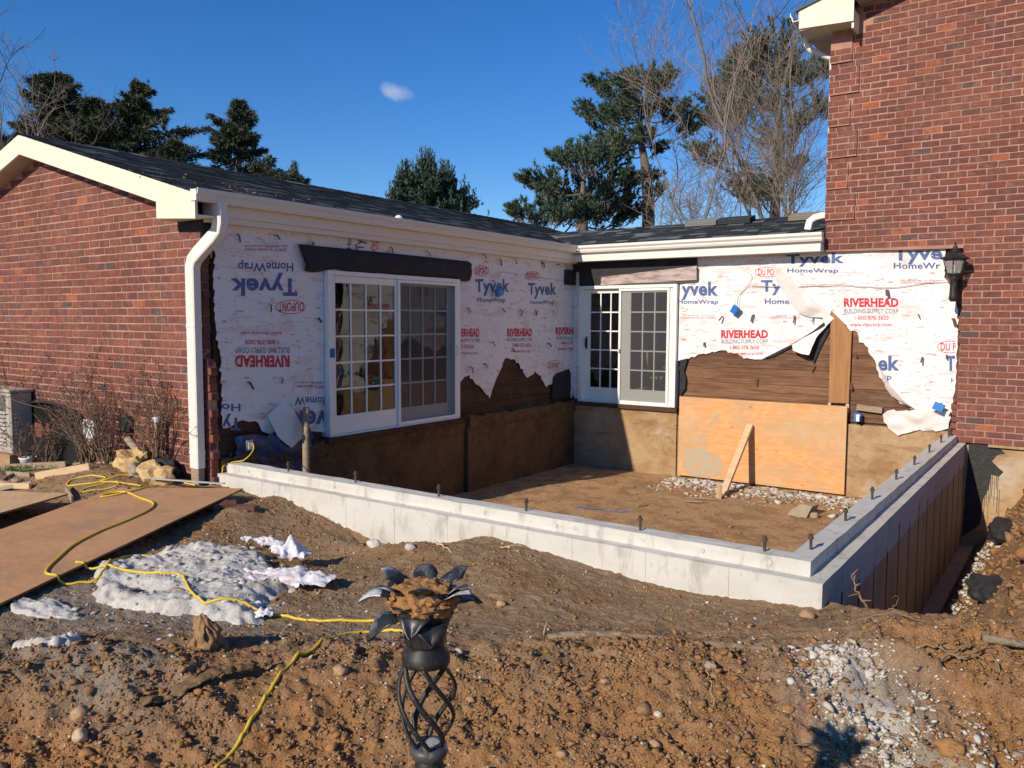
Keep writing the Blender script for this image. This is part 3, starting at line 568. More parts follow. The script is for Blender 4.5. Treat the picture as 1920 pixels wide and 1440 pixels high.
# side wall (door wall): sheathing boards, each row its own boards
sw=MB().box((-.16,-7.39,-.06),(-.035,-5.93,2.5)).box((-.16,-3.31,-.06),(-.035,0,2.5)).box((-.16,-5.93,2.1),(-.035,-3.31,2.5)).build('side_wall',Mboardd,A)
bw=MB().box((-.16,.035,-.06),(.14,.16,2.5)).box((2.08,.035,-.06),(6.3,.16,2.5)).box((.14,.035,2.1),(2.08,.16,2.5)).build('back_wall',Mboardd,A)
def boards(wall,axis,spans,z0,z1,h,seed,M_):
    rr=random.Random(seed); z=z0; r_=0; o0=abs_org(wall)
    while z<z1:
        hh=min(h,z1-z)
        for (a,b,za,zb) in spans:
            if z+hh<=za or z>=zb: continue
            x=a
            while x<b-.05:
                e_=min(b,x+rr.uniform(2.4,4.8)); 
                if b-e_<.4: e_=b
                mb=MB(); g=.003; pr=rr.uniform(0,.004)
                if axis=='y': mb.box((-.035,x+g,z+g),(-.012+pr,e_-g,z+hh-g),a=rr.random())
                else: mb.box((x+g,.012-pr,z+g),(e_-g,.035,z+hh-g),a=rr.random())
                mb.build('board',M_,wall); x=e_
        z+=h
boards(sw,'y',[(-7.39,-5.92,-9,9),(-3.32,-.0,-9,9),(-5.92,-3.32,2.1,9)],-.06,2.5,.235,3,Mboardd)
boards(bw,'x',[(.0,.15,-9,9),(2.07,4.6,-9,9),(4.6,6.3,-9,9),(.15,2.07,2.1,9)],-.03,2.5,.245,5,Mboard)
# old foundation below the walls
fd=MB(); fd.box((-.25,-7.39,-1.7),(.045,-3.20,-.19)); fd.box((-.25,-3.17,-1.7),(.10,.0,-.065)); fd.box((-.25,-7.38,-.19),(.06,-3.19,-.07))

fdo=fd.build('old_foundation',Moldd,A)
MB().box((.101,-.10,-1.7),(2.069,.3,-.07)).build('old_foundation',Moldc,A)
fd=MB(); fd.box((2.07,-.055,-1.7),(6.28,.3,-.06)); fd.build('old_foundation',Moldc,A)
fd=MB()
import bmesh
def rough(o,amp,dens,its=6,fine=.5):
    from mathutils import noise
    bm=bmesh.new(); bm.from_mesh(o.data); bmesh.ops.triangulate(bm,faces=bm.faces)
    for _ in range(its):
        ed=[e for e in bm.edges if e.calc_length()>dens]
        if not ed: break
        bmesh.ops.subdivide_edges(bm,edges=ed,cuts=1); bmesh.ops.triangulate(bm,faces=bm.faces)
    nv=lambda p:Vector((noise.noise(p),noise.noise(p+Vector((3,3,3))),noise.noise(p+Vector((7,1,2)))))
    for v in bm.verts: p=v.co.copy(); v.co=p+nv(p*5)*amp+nv(p*24)*amp*fine
    bm.to_mesh(o.data); bm.free()
o=MB().box((.0,-7.38,-.20),(.085,-3.33,-.04)).build('mortar_ledge',Moldd,A); rough(o,.035,.05,9,.7)
rough_=rough
o=MB().box((.0,-3.15,-.17),(.13,-.10,.0)).build('mortar_ledge',Moldd,A); rough(o,.035,.05,9,.7)

# door sills / rotten ledgers under the doors
MB().box((-.1,-5.92,-.07),(.13,-3.30,.012)).build('sill',Mboardd,A)
MB().box((.13,-.16,-.06),(2.09,.1,.01)).build('sill',Mboardd,A)
# ---- roof
roof=MB()
for s in (1,-1):
    pass
y0,y1=-7.72,4.6; ZR=3.206
def sheet(pts,th,mb,mi=0): mb.prism(pts,(0,0,-th),mi)
rl=MB()
xe=.17; V0=(xe,-.2-.03,rt(xe))
xv=-1.56
sheet([(xe,y0,rt(xe)-.012),(-3.43,y0,3.718),(-3.43,y1,3.718),(xv,y1,rt(xv)-.012),(xv,1.5,rt(xv)-.012),(xe,-.23,rt(xe)-.012)],.05,rl)
sheet([(-3.43,y0,3.718),(-7.03,y0,rt(-7.03)-.012),(-7.03,y1,rt(-7.03)-.012),(-3.43,y1,3.718)],.05,rl)
rb=lambda y:2.73+.28*(y+.2)
sheet([(xe,-.23,rb(-.23)-.012),(4.345,-.23,rb(-.23)-.012),(4.345,1.5,rb(1.5)-.012),(xv,1.5,rb(1.5)-.012)],.05,rl)
sheet([(xv,1.5,rb(1.5)-.012),(4.345,1.5,rb(1.5)-.012),(4.345,3.4,rb(1.5)-.55),(xv,3.4,rb(1.5)-.55)],.05,rl)
ro=rl.build('roof',Mshingle,A)
def shingles(mb,Pf,L,Wd,rows,tabw,clip):
    """Pf(s,t): s up-slope distance 0..L, t along eave"""
    rr=random.Random(9); h=L/rows
    for r_ in range(rows):
        t=-rr.random()*tabw
        while t<Wd:
            wd=tabw*rr.choice((.6,.8,1,1.2,.5)); a,b=max(t,0),min(t+wd,Wd); t+=wd
            if b-a<.03: continue
            s0=r_*h-(rr.choice((0,0,.025))); s1=s0+h*1.25; c=clip(s0+h*.5,(a+b)/2)
            if not c: continue
            p=[Pf(s0,a+.004,.011),Pf(s0,b-.004,.011),Pf(s1,b-.004,.003),Pf(s1,a+.004,.003),Pf(s0,a+.004,-.004),Pf(s0,b-.004,-.004)]
            mb.add(p,[(0,1,2,3),(4,5,1,0)],0,rr.random())
sl_=math.hypot(1,.28); n1=Vector((.28,0,1)).normalized(); n2=Vector((0,-.28,1)).normalized()
LS=3.62*sl_
sm=MB()
shingles(sm,lambda s,t,o:Vector((xe+.02-s/sl_,y0-.02+t,rt(xe+.02-s/sl_)-.012))+n1*o,LS,12.0,28,.30,lambda s,t:not((xe-s/sl_)>xv and y0+t>-.2+(xe-(xe-s/sl_))) )
x=sm.build('shingles',Mshingle,ro,recalc=False); x['kind']='stuff'
sm=MB()
shingles(sm,lambda s,t,o:Vector((xv+t,-.25+s/sl_,rb(-.25+s/sl_)-.012))+n2*o,1.75*sl_,5.9,14,.30,lambda s,t:(xv+t)>xe-(s/sl_)-.02)
x=sm.build('shingles',Mshingle,ro,recalc=False); x['kind']='stuff'
# ridge caps
mb=MB(); rr=random.Random(2)
for i in range(60):
    y=y0-.02+i*.205; 
    if y>4.4: break
    mb.add([(-3.43-.13,y,rt(-3.43-.13)+.004),(-3.43,y,3.744),(-3.43+.13,y,rt(-3.43+.13)+.004),(-3.43-.13,y+.27,rt(-3.3)-.002),(-3.43,y+.27,3.735),(-3.43+.13,y+.27,rt(-3.3)-.002)],[(0,1,4,3),(1,2,5,4)],0,rr.random())
for i in range(29):
    x_=xv+i*.205
    mb.add([(x_,1.5-.13,rb(1.37)+.008),(x_,1.5,rb(1.5)+.014),(x_+.27,1.5-.13,rb(1.37)),(x_+.27,1.5,rb(1.5)+.008),(x_,1.63,rb(1.37)+.008),(x_+.27,1.63,rb(1.37))],[(0,1,3,2),(1,4,5,3)],0,rr.random())
x=mb.build('ridge_cap',Mshingle,ro,recalc=False); x['kind']='stuff'
# rake fascia, returns, soffits
YF=-7.73
mb=MB(); T=.238
mb.prism([(-3.43,YF,3.715),(.15,YF,rt(.15)-.015),(.226,YF,rt(.226)-.02),(.226,YF,2.44),(-.455,YF,2.485),(-.455,YF,rt(-.455)-T),(-3.43,YF,3.715-T)],(0,.03,0))
mb.prism([(-3.43,YF,3.715),(-3.43,YF,3.715-T),(-6.9,YF,rt(-6.9)-T),(-7.09,YF,rt(-7.09)-.015)],(0,.03,0))
mb.build('rake_fascia',Mfascia,A)
MB().box((-.455,YF+.03,2.47),(.225,-7.505,2.485)).box((-.455,YF+.03,2.485),(-.43,-7.505,2.66)).build('eave_return',Mfascia,A)
mb=MB()
mb.prism([(-3.43,YF+.03,3.48),(-.455,YF+.03,rt(-.455)-T-.01),(-.455,YF+.03,rt(-.455)-T+.01),(-3.43,YF+.03,3.50)],(0,.27,0))
mb.prism([(-3.43,YF+.03,3.48),(-3.43,YF+.03,3.50),(-6.9,YF+.03,rt(-6.9)-T+.01),(-6.9,YF+.03,rt(-6.9)-T-.01)],(0,.27,0))
mb.build('soffit',Msoffit,A)
MB().box((-.42,-7.497,2.33),(.0,-7.40,2.47)).build('bare_sheathing',Mfelt,A)
# side fascia boards under the gutters
MB().box((.01,-7.50,2.50),(.165,-.11,2.70)).build('fascia_board',Mgutter,A)
MB().box((.01,-7.49,2.44),(.135,-.11,2.50)).build('trim_board',Mgutter,A)
MB().box((.135,-.235,2.585),(4.34,-.0,2.70)).build('fascia_board',Mgutter,A)
MB().box((.135,-.305,2.465),(4.34,.0,2.575)).build('trim_board',Mgutter,A)
GP=[(0,0),(.085,0),(.1,.03),(.1,.055),(.125,.085),(.125,.125),(.113,.125),(.113,.09),(.088,.06),(.088,.035),(.078,.01),(.006,.01),(.006,.125),(0,.125)]
mb=MB(); mb.prism([(.168+a,-7.74,2.615+b) for a,b in GP],(0,7.74-.363,0)); mb.box((.17,-7.742,2.617),(.268,-7.738,2.73)); mb.build('gutter',Mgutter,A)
mb=MB(); mb.prism([(.293,-.238-a,2.61+b) for a,b in GP],(4.07,0,0)); mb.box((4.36,-.338,2.612),(4.366,-.24,2.73)); mb.box((.17,-.36,2.612),(.291,-.24,2.63)); mb.build('gutter',Mgutter,A)
# front downspout: drop, offset back to the wall corner, long leader
def rect_tube(pts,w_,d_): 
    mb=MB(); P=[Vector(p) for p in pts]; vs=[]
    for i,p in enumerate(P):
        t=(P[min(i+1,len(P)-1)]-P[max(i-1,0)]).normalized(); s=Vector((0,1,0)); u=t.cross(s).normalized()
        for a,b in ((-1,-.8),(-.8,-1),(.8,-1),(1,-.8),(1,.8),(.8,1),(-.8,1),(-1,.8)): vs.append(p+u*a*w_/2+s*b*d_/2)
    n=8; fs=[(i*n+k,i*n+(k+1)%n,(i+1)*n+(k+1)%n,(i+1)*n+k) for i in range(len(P)-1) for k in range(n)]+[tuple(range(n)),tuple(range((len(P)-1)*n,len(P)*n))]
    mb.add(vs,fs); return mb
dp=rect_tube([(.23,-7.45,2.63),(.23,-7.45,2.42),(.215,-7.46,2.34),(.17,-7.485,2.28),(.03,-7.56,2.12),(-.035,-7.58,2.05),(-.06,-7.585,1.97),(-.06,-7.585,1.8),(-.06,-7.585,-.13)],.15,.10).build('downspout',Mgutter,A)
mb=rect_tube([(-.06,-7.585,-.13),(-.06,-7.585,-.30)],.135,.085); mb.build('drain_socket',Mlumo,A)
for z_ in (1.35,.02): rect_tube([(-.06,-7.585,z_),(-.06,-7.585,z_+.03)],.158,.108).build('downspout_strap',Mgutter,dp)
# ================================================================== HOUSE WRAP + PRINT
for (sc_,lo,hi,c_,st,k_) in []: pass
def wrapmat():
    m=mat('house_wrap_sheet',(.75,.73,.73),.6,.35,layers=[
      ('n3',(.9,.9,1.1),.5,.78,(.62,.55,.5),.35),
      ('n',(2.4,2.4,12),.54,.64,(.64,.46,.40),.55),
      ('n',(6,6,27),.60,.655,(.48,.24,.19),.8),
      ('n',(16,16,44),.635,.675,(.33,.12,.1),.75),
      ('n',(34,34,26),.70,.73,(.15,.07,.06),.85),
      ('n',(3,3,2),.60,.66,(.52,.36,.30),.35)],bumps=[('n',(5,5,3.5),.7,.04),('g',(2.2,2.2,2.2),.35,.02),('n3',26,.25,.004)])
    return m
Mwrap=wrapmat()
def wdisp(u,z,s=0):
    u=np.asarray(u,float);z=np.asarray(z,float)
    return .012+.022*np.clip(fbm(u*2.6+s,z*1.7,51+s,3)+.1,0,1)+.012*vn(u*7,z*4.5,13+s)+.006*(1-np.abs(2*vn(u*3.1+z*2.2,z*2.6-u*1.1,23+s)-1))**3+.012*np.clip(ss(2.15,2.45,z),0,1)*(.5+.5*np.sin(u*7+np.sin(z*19)*1.4+z*22))
def wrap_sheet(name,axis,poly,parent,seed=0,step=.05,m=None,disp=None,base=0.):
    rr=random.Random(seed); P=[]
    n=len(poly)
    for i in range(n):
        a,b=poly[i],poly[(i+1)%n]; L=math.hypot(b[0]-a[0],b[1]-a[1]); k=max(1,int(L/.045))
        long=L>1.2
        for j in range(k):
            t=j/k; jt=0 if long else rr.uniform(-.014,.014)+(.03*rr.uniform(-1,1) if rr.random()<.12 else 0)
            P.append((a[0]+(b[0]-a[0])*t+jt,a[1]+(b[1]-a[1])*t+jt))
    nb=len(P); u0=min(p[0] for p in P);u1=max(p[0] for p in P);z0=min(p[1] for p in P);z1=max(p[1] for p in P)
    def inside(x,y):
        c=False;j=nb-1
        for i in range(nb):
            if (P[i][1]>y)!=(P[j][1]>y) and x<(P[j][0]-P[i][0])*(y-P[i][1])/(P[j][1]-P[i][1])+P[i][0]: c=not c
            j=i
        return c
    x=u0+step*.5; Q=[]
    while x<u1:
        y=z0+step*.5
        while y<z1:
            if inside(x,y): Q.append((x+rr.uniform(-.01,.01),y+rr.uniform(-.01,.01)))
            y+=step
        x+=step
    vo,eo,fo,_,_,_=delaunay_2d_cdt([Vector(p) for p in P+Q],[(i,(i+1)%nb) for i in range(nb)],[],1,1e-5)
    pa=np.array([(v.x,v.y) for v in vo]); d=(disp or (lambda u,z:wdisp(u,z,seed)))(pa[:,0],pa[:,1])+base
    vs=[(float(dd_),float(p[0]),float(p[1])) if axis=='y' else (float(p[0]),-float(dd_),float(p[1])) for p,dd_ in zip(pa,d)]
    mb=MB(); mb.add(vs,[tuple(f) for f in fo]); 
    return mb.build(name,m or Mwrap,parent,smooth=True)
polyL=[(-7.385,2.47)]+WRAP_L1+[(-5.885,.07),(-5.885,2.035),(-3.345,2.035),(-3.33,.5)]+WRAP_L2[:-2]+[(-.06,.05),(-.02,.10),(-.02,2.47)]
wl=wrap_sheet('house_wrap','y',polyL,A,1)
polyB=[(.02,2.5),(.02,.10),(.06,.03),(.15,.04),(.15,2.06),(2.045,2.06)]+[(2.045,.79)]+WRAP_B[1:-2]+[(5.93,2.06),(5.93,2.452),(4.36,2.475)]
wb=wrap_sheet('house_wrap','x',polyB,A,2)
def text_mesh(s,off=.02,fit=None):
    cu=bpy.data.curves.new('t','FONT'); cu.body=s; cu.size=1; cu.offset=off; cu.space_character=1.0+off*1.2; cu.resolution_u=3
    o=bpy.data.objects.new('t',cu); me=bpy.data.meshes.new_from_object(o); bpy.data.objects.remove(o); 
    import bmesh
    bm=bmesh.new(); bm.from_mesh(me); bmesh.ops.remove_doubles(bm,verts=bm.verts,dist=1e-4); bmesh.ops.triangulate(bm,faces=bm.faces)
    v=[tuple(x.co) for x in bm.verts]; f=[tuple(x.index for x in fc.verts) for fc in bm.faces]; bm.free(); bpy.data.meshes.remove(me)
    xs=[p[0] for p in v];ys=[p[1] for p in v]; x0,x1,y0,y1=min(xs),max(xs),min(ys),max(ys)
    return [((p[0]-x0)/(x1-x0),(p[1]-y0)/(y1-y0)) for p in v],f
def put(axis,uv,f,q4,parent,seed,m,rot=0,name='lettering',umax=None,lift=.0025,sub=.035):
    """q4: ((u0,zt),(u0,zb),(u1,zt),(u1,zb))"""
    import bmesh
    out=[]
    for a,b in uv:
        if rot==180: a,b=1-a,1-b
        if rot==90: a,b=b,1-a
        if rot==270: a,b=1-b,a
        if axis=='yf': a=1-a
        (ua,za),(ub,zb_),(uc,zc),(ud,zd)=q4
        out.append(((ua+(uc-ua)*a)*b+(ub+(ud-ub)*a)*(1-b),(za+(zc-za)*a)*b+(zb_+(zd-zb_)*a)*(1-b)))
    bm=bmesh.new(); V=[bm.verts.new((p[0],p[1],0)) for p in out]
    for t in f:
        try: bm.faces.new([V[i] for i in t])
        except Exception: pass
    for _ in range(2):
        ed=[e for e in bm.edges if e.calc_length()>sub]
        if ed: bmesh.ops.subdivide_edges(bm,edges=ed,cuts=1,use_grid_fill=False); bmesh.ops.triangulate(bm,faces=bm.faces)
    if umax is not None:
        g=bm.verts[:]+bm.edges[:]+bm.faces[:]; bmesh.ops.bisect_plane(bm,geom=g,plane_co=(umax,0,0),plane_no=(1,0,0),clear_outer=True)
    bm.verts.index_update()
    pa=[(v.co.x,v.co.y) for v in bm.verts]; fs=[tuple(v.index for v in fc.verts) for fc in bm.faces]; bm.free()
    ar=np.array(pa); d=wdisp(ar[:,0],ar[:,1],seed)+lift
    vs=[(float(e),p[0],p[1]) if axis[0]=='y' else (p[0],-float(e),p[1]) for p,e in zip(pa,d)]
    mb=MB(); mb.add(vs,fs); return mb.build(name,m,parent,recalc=False)
def ring(n=48,w=.05,asp=2.2):
    uv=[];f=[]
    for k in range(n):
        an=2*math.pi*k/n; c,s=math.cos(an),math.sin(an)
        uv.append((.5+.5*c,.5+.5*s)); uv.append((.5+(.5-w/asp)*c,.5+(.5-w)*s))
    for k in range(n): a=2*k;b=2*((k+1)%n); f.append((a,b,b+1,a+1))
    return uv,f
RED={'RIVERHEAD','ERHEAD','RIVERHEA','1-800-378-3650','0-378-3650','1-800-378-36','www.rbscorp.com','rbscorp.com','www.rbscor','DUPONT','DU PO','DU P','PONT'}
GREY={'BUILDING SUPPLY CORP','SUPPLY CORP','BUILDING SUPP'}
TM={}
def lettering(axis,s,q4,parent,seed,rot=0,umax=None):
    q4=[tuple(p) for p in q4]
    if s.startswith('ov'):
        uv,f=ring(); return put(axis,uv,f,q4,parent,seed,Mred,rot,'oval_logo',umax)
    if s.startswith('sm'):
        (ua,za),(ub,zb_),(uc,zc),(ud,zd)=q4; zm1=(za+zb_)/2;zm2=(zc+zd)/2; g=.012
        for t,qq,m in (('Call 1-800-44TYVEK   www.tyvek.com',[(ua,za),(ua,zm1+g*.4),(uc,zc),(uc,zm2+g*.4)],Mgrey),('DUPONT The miracles of science',[(ua,zm1-g*.4),(ub,zb_),(uc,zm2-g*.4),(ud,zd)],Mred)):
            if rot==180: qq=[(p[0],p[1]) for p in qq]
            uv,f=text_mesh(t,.01); put(axis,uv,f,qq,parent,seed,m,rot,umax=umax)
        return
    off=.05 if 'HEA' in s else (.034 if ('yv' in s or s in('Ty','T','ek','vek','Tyvek')) else (.022 if s in('HomeWrap','HomeWr','Home','HomeW','Ho','ap','H') else .012))
    if (s,off) not in TM: TM[(s,off)]=text_mesh(s,off)
    uv,f=TM[(s,off)]
    m=Mred if s in RED else (Mgrey if s in GREY else Mblue)
    return put(axis,uv,f,q4,parent,seed,m,rot,umax=umax)
for k_,(s,q4) in TB.items():
    if k_=='a': q4=[q4[0],(q4[1][0],q4[1][1]-.07),q4[2],(q4[3][0],q4[3][1]-.07)]
    if k_=='e': q4=[(3.769,2.455),(3.775,2.27),(4.604,2.455),(4.611,2.25)]
    if k_=='g': q4=[(5.263,2.49),(5.273,2.25),(5.885,2.48),(5.895,2.245)]
    lettering('x',s,q4,wb,2,umax=5.90 if q4[3][0]>5.86 and q4[0][1]>2 else (6.10 if q4[3][0]>6.09 else None))
for k_,(s,q4) in TL.items():
    rot=180 if k_ in ('a','b','c','co','d','e','f','g','h','i','j','k','sm','sm2') else (270 if k_ in ('up','uh','ut') else 0)
    lettering('y',s,q4,wl,1,rot=rot,umax=-.03 if q4[3][0]>-.03 else (-5.9 if -5.95<q4[3][0]<-5.8 else (-7.33 if False else None)))
# second, torn-off layers of wrap hanging loose
Mwb=Mwrapback
def flap(name,pts,faces,m,parent,sub=2,thick=0):
    import bmesh
    bm=bmesh.new(); V=[bm.verts.new(p) for p in pts]
    for f in faces: bm.faces.new([V[i] for i in f])
    bmesh.ops.triangulate(bm,faces=bm.faces)
    for _ in range(sub): bmesh.ops.subdivide_edges(bm,edges=bm.edges,cuts=1,use_grid_fill=True,smooth=.35); 
    from mathutils import noise
    for v in bm.verts: v.co+=Vector((noise.noise(v.co*6),noise.noise(v.co*6+Vector((9,3,1))),noise.noise(v.co*7+Vector((2,8,1)))))*.014
    vs=[tuple(v.co) for v in bm.verts]; bm.verts.index_update(); fs=[tuple(v.index for v in f.verts) for f in bm.faces]; bm.free()
    mb=MB(); mb.add(vs,fs); return mb.build(name,m,parent,smooth=True)
F1=[(3.545,-.05,2.33),(3.706,-.10,2.237),(3.882,-.12,2.061),(4.026,-.11,1.93),(4.365,-.07,1.63),(4.505,-.06,1.49),(4.401,-.12,1.378),(4.342,-.09,1.50),(4.178,-.05,1.50),(3.981,-.045,1.575),(3.804,-.045,1.805),(3.624,-.045,2.067),(4.16,-.15,1.69)]
flap('torn_flap',F1,[(0,11,1),(11,10,2,1),(10,9,12,3,2),(9,8,12),(8,7,4,12),(12,4,3),(7,6,5,4)],Mwb,wb)
flap('torn_flap',[(4.45,-.05,1.45),(4.30,-.05,1.33),(4.076,-.05,1.20),(3.912,-.07,1.09),(3.95,-.14,1.0),(4.084,-.20,.965),(4.195,-.19,.95),(4.28,-.15,1.19)],[(0,1,7),(1,2,6,7),(2,3,4,5,6)],Mwb,wb)
flap('torn_flap',[(5.12,-.03,.84),(5.239,-.03,.517),(5.319,-.05,.385),(5.695,-.03,.166),(5.60,-.11,.25),(5.46,-.12,.38),(5.3,-.10,.56)],[(0,1,6),(1,2,5,6),(2,3,4,5)],Mwb,wb)
flap('torn_flap',[(.03,-6.75,.36),(.10,-6.60,.50),(.13,-6.455,.41),(.11,-6.26,.08),(.12,-6.38,.02),(.14,-6.50,-.05),(.12,-6.69,.12)],[(0,1,6),(1,2,5,6),(2,3,4,5)],Mwb,wl)
# loose pale scrap at the foot of the back wall is bulged outward
bul=wrap_sheet('torn_flap','x',[(5.229,.12),(5.30,.19),(5.45,.18),(5.62,.205),(6.07,.22),(6.08,.02),(6.05,-.03),(5.871,-.07),(5.7,-.075),(5.535,-.12),(5.439,-.17),(5.36,-.13),(5.27,-.03)],wb,9,.035,Mwb,lambda u,z:.05+.05*vn(u*5,z*7,4)+.03*vn(u*13,z*12,5))
# black felt over and beside the doors
def feltbox(pts,d,name,par): 
    return MB().prism(pts,d).build(name,Mfelt,par)
noise2=lambda a,b:float(vn(np.array([a*3]),np.array([b]),6)[0])-.5
fb=[(.03,-6.266,2.303),(.03,-3.1,2.29),(.03,-3.10,2.015),(.03,-3.4,2.03),(.03,-6.14,2.035)]
mb=MB(); n=46
vs=[];fs=[]
rr=random.Random(8)
for i in range(n+1):
    u=-6.28+3.2*i/n
    for j in range(7):
        v=j/6; z=2.31-.02*math.sin(i*.6)*(v>.9)-v*(.285+.012*math.sin(i*.5)); a=-6.28+.12*v if i==0 else u
        x_=.035+.055*min(1,v*5+.15)+.010*math.sin(v*15+i*.11)+.014*noise2(u*1.3,v*5)+.004*rr.random()
        vs.append((x_ if v<1 else .06,a,z))
for i in range(n):
    for j in range(6): k=i*7+j; fs.append((k,k+1,k+8,k+7))
fs+= [tuple(range(6,-1,-1)),tuple(n*7+j for j in range(7))]
mb.add(vs,fs); mb.build('felt_header',Mfelt,A,smooth=True)
MB().prism([(-.0,-.03,2.32),(.0,-.03,2.49),(2.35,-.03,2.49),(2.35,-.03,2.24),(1.75,-.03,2.20),(.7,-.03,2.06),(.16,-.03,2.04),(.16,-.03,2.3)],(0,-.045,0)).build('felt_header',Mfelt,A)
feltbox([(.005,-.36,2.33),(.005,-.08,2.33),(.005,-.08,2.07),(.005,-.36,2.07)],(.09,0,0),'felt_header',A)
vs=[];fs=[];n=40
for i in range(n+1):
    u=.62+1.75*i/n
    for j in range(6):
        v=j/5; z=2.20+.13*(i/n)-v*(.145+.13*(i/n)*.6); vs.append((u,-.085-.035*abs(math.sin(v*9+u*1.1+.6*math.sin(u*3)))-.01*rr.random(),z))
for i in range(n):
    for j in range(5): k=i*6+j; fs.append((k,k+6,k+7,k+1))
MB().add(vs,fs).build('crumpled_wrap_strip',mat('dirty_wrap_strip',(.46,.37,.33),.7,.3,layers=[('n',(4,4,20),.45,.62,(.22,.15,.14),.8),('n',9,.55,.7,(.6,.35,.28),.6)],bumps=[('n',12,.6,.02)]),A,smooth=True)
feltbox([(2.09,-.03,.80),(2.22,-.03,.83),(2.16,-.03,.62),(2.20,-.03,.5),(2.19,-.03,.33),(2.09,-.03,.2)],(0,-.02,0),'felt_strip',A)
feltbox([(3.45,-.028,.86),(3.62,-.028,.90),(3.88,-.028,1.05),(4.04,-.028,1.03),(4.23,-.028,.81),(4.32,-.028,1.06),(4.47,-.028,1.38),(4.43,-.028,1.5),(4.2,-.028,1.3),(3.9,-.028,1.1)],(0,.012,0),'felt_strip',A)
feltbox([(.03,-.72,.45),(.03,-.62,.52),(.03,-.2,.58),(.03,-.13,.5),(.03,-.14,.05),(.03,-.75,.08)],(.012,0,0),'felt_strip',A)
# rusty masonry ties left sticking out of the wrap
tie=MB(); tie.add([(-.011,0,0),(.011,0,0),(.011,.045,-.012),(-.011,.045,-.012),(.011,.055,-.085),(-.011,.055,-.085),(-.011,.003,-.004),(.011,.003,-.004),(.011,.043,-.016),(-.011,.043,-.016),(.011,.052,-.085),(-.011,.052,-.085)],[(0,1,2,3),(3,2,4,5),(7,6,9,8),(8,9,11,10),(0,3,9,6),(3,5,11,9),(2,1,7,8),(4,2,8,10),(5,4,10,11)])
Mtie=mat('rusty_tie',(.10,.055,.04),.8,.3,layers=[('n',60,.5,.7,(.25,.16,.12),.6)])
tme=bpy.data.meshes.new('brick_tie'); tme.from_pydata(tie.v,[],tie.f); tme.materials.append(Mtie)
rr=random.Random(21)
def ties(wallo,axis,cells):
    o0=abs_org(wallo)
    for u,z in cells:
        o=bpy.data.objects.new('brick_tie',tme); COL.objects.link(o); o.parent=wallo
        if axis=='y': o.location=Vector((.02,u,z))-o0; o.rotation_euler=(rr.uniform(-.3,.5),rr.uniform(-.5,.5),-math.pi/2+rr.uniform(-.3,.3))
        else: o.location=Vector((u,-.02,z))-o0; o.rotation_euler=(rr.uniform(-.3,.5),rr.uniform(-.6,.6),math.pi+rr.uniform(-.3,.3))
        sc_=rr.uniform(.8,1.3); o.scale=(sc_*rr.choice((.8,1,1.5)),sc_,sc_)
ties(sw,'y',[(-7.1,2.36),(-6.6,2.38),(-6.05,2.36),(-4.75,2.4),(-4.05,2.38),(-2.75,2.42),(-2.3,2.4),(-1.9,2.42),(-1.55,2.38),(-1.1,2.42),(-.6,2.4),(-3.1,1.62),(-2.25,1.62),(-1.7,1.62),(-1.25,1.62),(-.75,1.62),(-7.0,.75),(-6.55,.78),(-3.05,.75),(-2.7,.78),(-2.05,.3),(-1.65,.28),(-1.2,.3),(-6.7,1.62),(-6.0,1.45),(-1.95,1.0),(-.9,1.05),(-2.5,1.1)])
ties(bw,'x',[(2.8,1.52),(3.3,1.55),(3.92,1.53),(3.38,.55),(4.24,.78),(4.8,1.0),(4.75,.55),(5.62,1.55),(5.7,.95),(6.0,1.0),(6.05,1.5),(2.5,1.1),(5.95,.32),(5.9,.08),(4.2,1.5),(5.2,1.9)])
# ------------------------------------------------------------------ sliding doors (parts of the wing)
def glass():
    m=bpy.data.materials.new('window_glass'); m.use_nodes=True; N=m.node_tree.nodes; L=m.node_tree.links; N.clear()
    o=N.new('ShaderNodeOutputMaterial'); mx=N.new('ShaderNodeMixShader'); t=N.new('ShaderNodeBsdfTransparent'); g=N.new('ShaderNodeBsdfGlossy'); g.inputs['Roughness'].default_value=.015
    f=N.new('ShaderNodeFresnel'); f.inputs[0].default_value=1.75; t.inputs[0].default_value=(.82,.86,.84,1); b=N.new('ShaderNodeBump'); b.inputs['Strength'].default_value=.05; b.inputs['Distance'].default_value=.02
    n=N.new('ShaderNodeTexNoise'); n.inputs['Scale'].default_value=2.2; L.new(n.outputs[0],b.inputs['Height']); L.new(b.outputs[0],g.inputs['Normal']); 
    L.new(f.outputs[0],mx.inputs[0]); L.new(t.outputs[0],mx.inputs[1]); L.new(g.outputs[0],mx.inputs[2]); L.new(mx.outputs[0],o.inputs[0]); return m
Mglass=glass()
def lampglass():
    m=bpy.data.materials.new('lantern_glass'); m.use_nodes=True; N=m.node_tree.nodes; L=m.node_tree.links; N.clear()
    o=N.new('ShaderNodeOutputMaterial'); mx=N.new('ShaderNodeMixShader'); t=N.new('ShaderNodeBsdfTransparent'); g=N.new('ShaderNodeBsdfDiffuse'); g.inputs[0].default_value=(.5,.5,.48,1); mx.inputs[0].default_value=.4
    L.new(t.outputs[0],mx.inputs[1]); L.new(g.outputs[0],mx.inputs[2]); L.new(mx.outputs[0],o.inputs[0]); return m
Mlamp=lampglass()
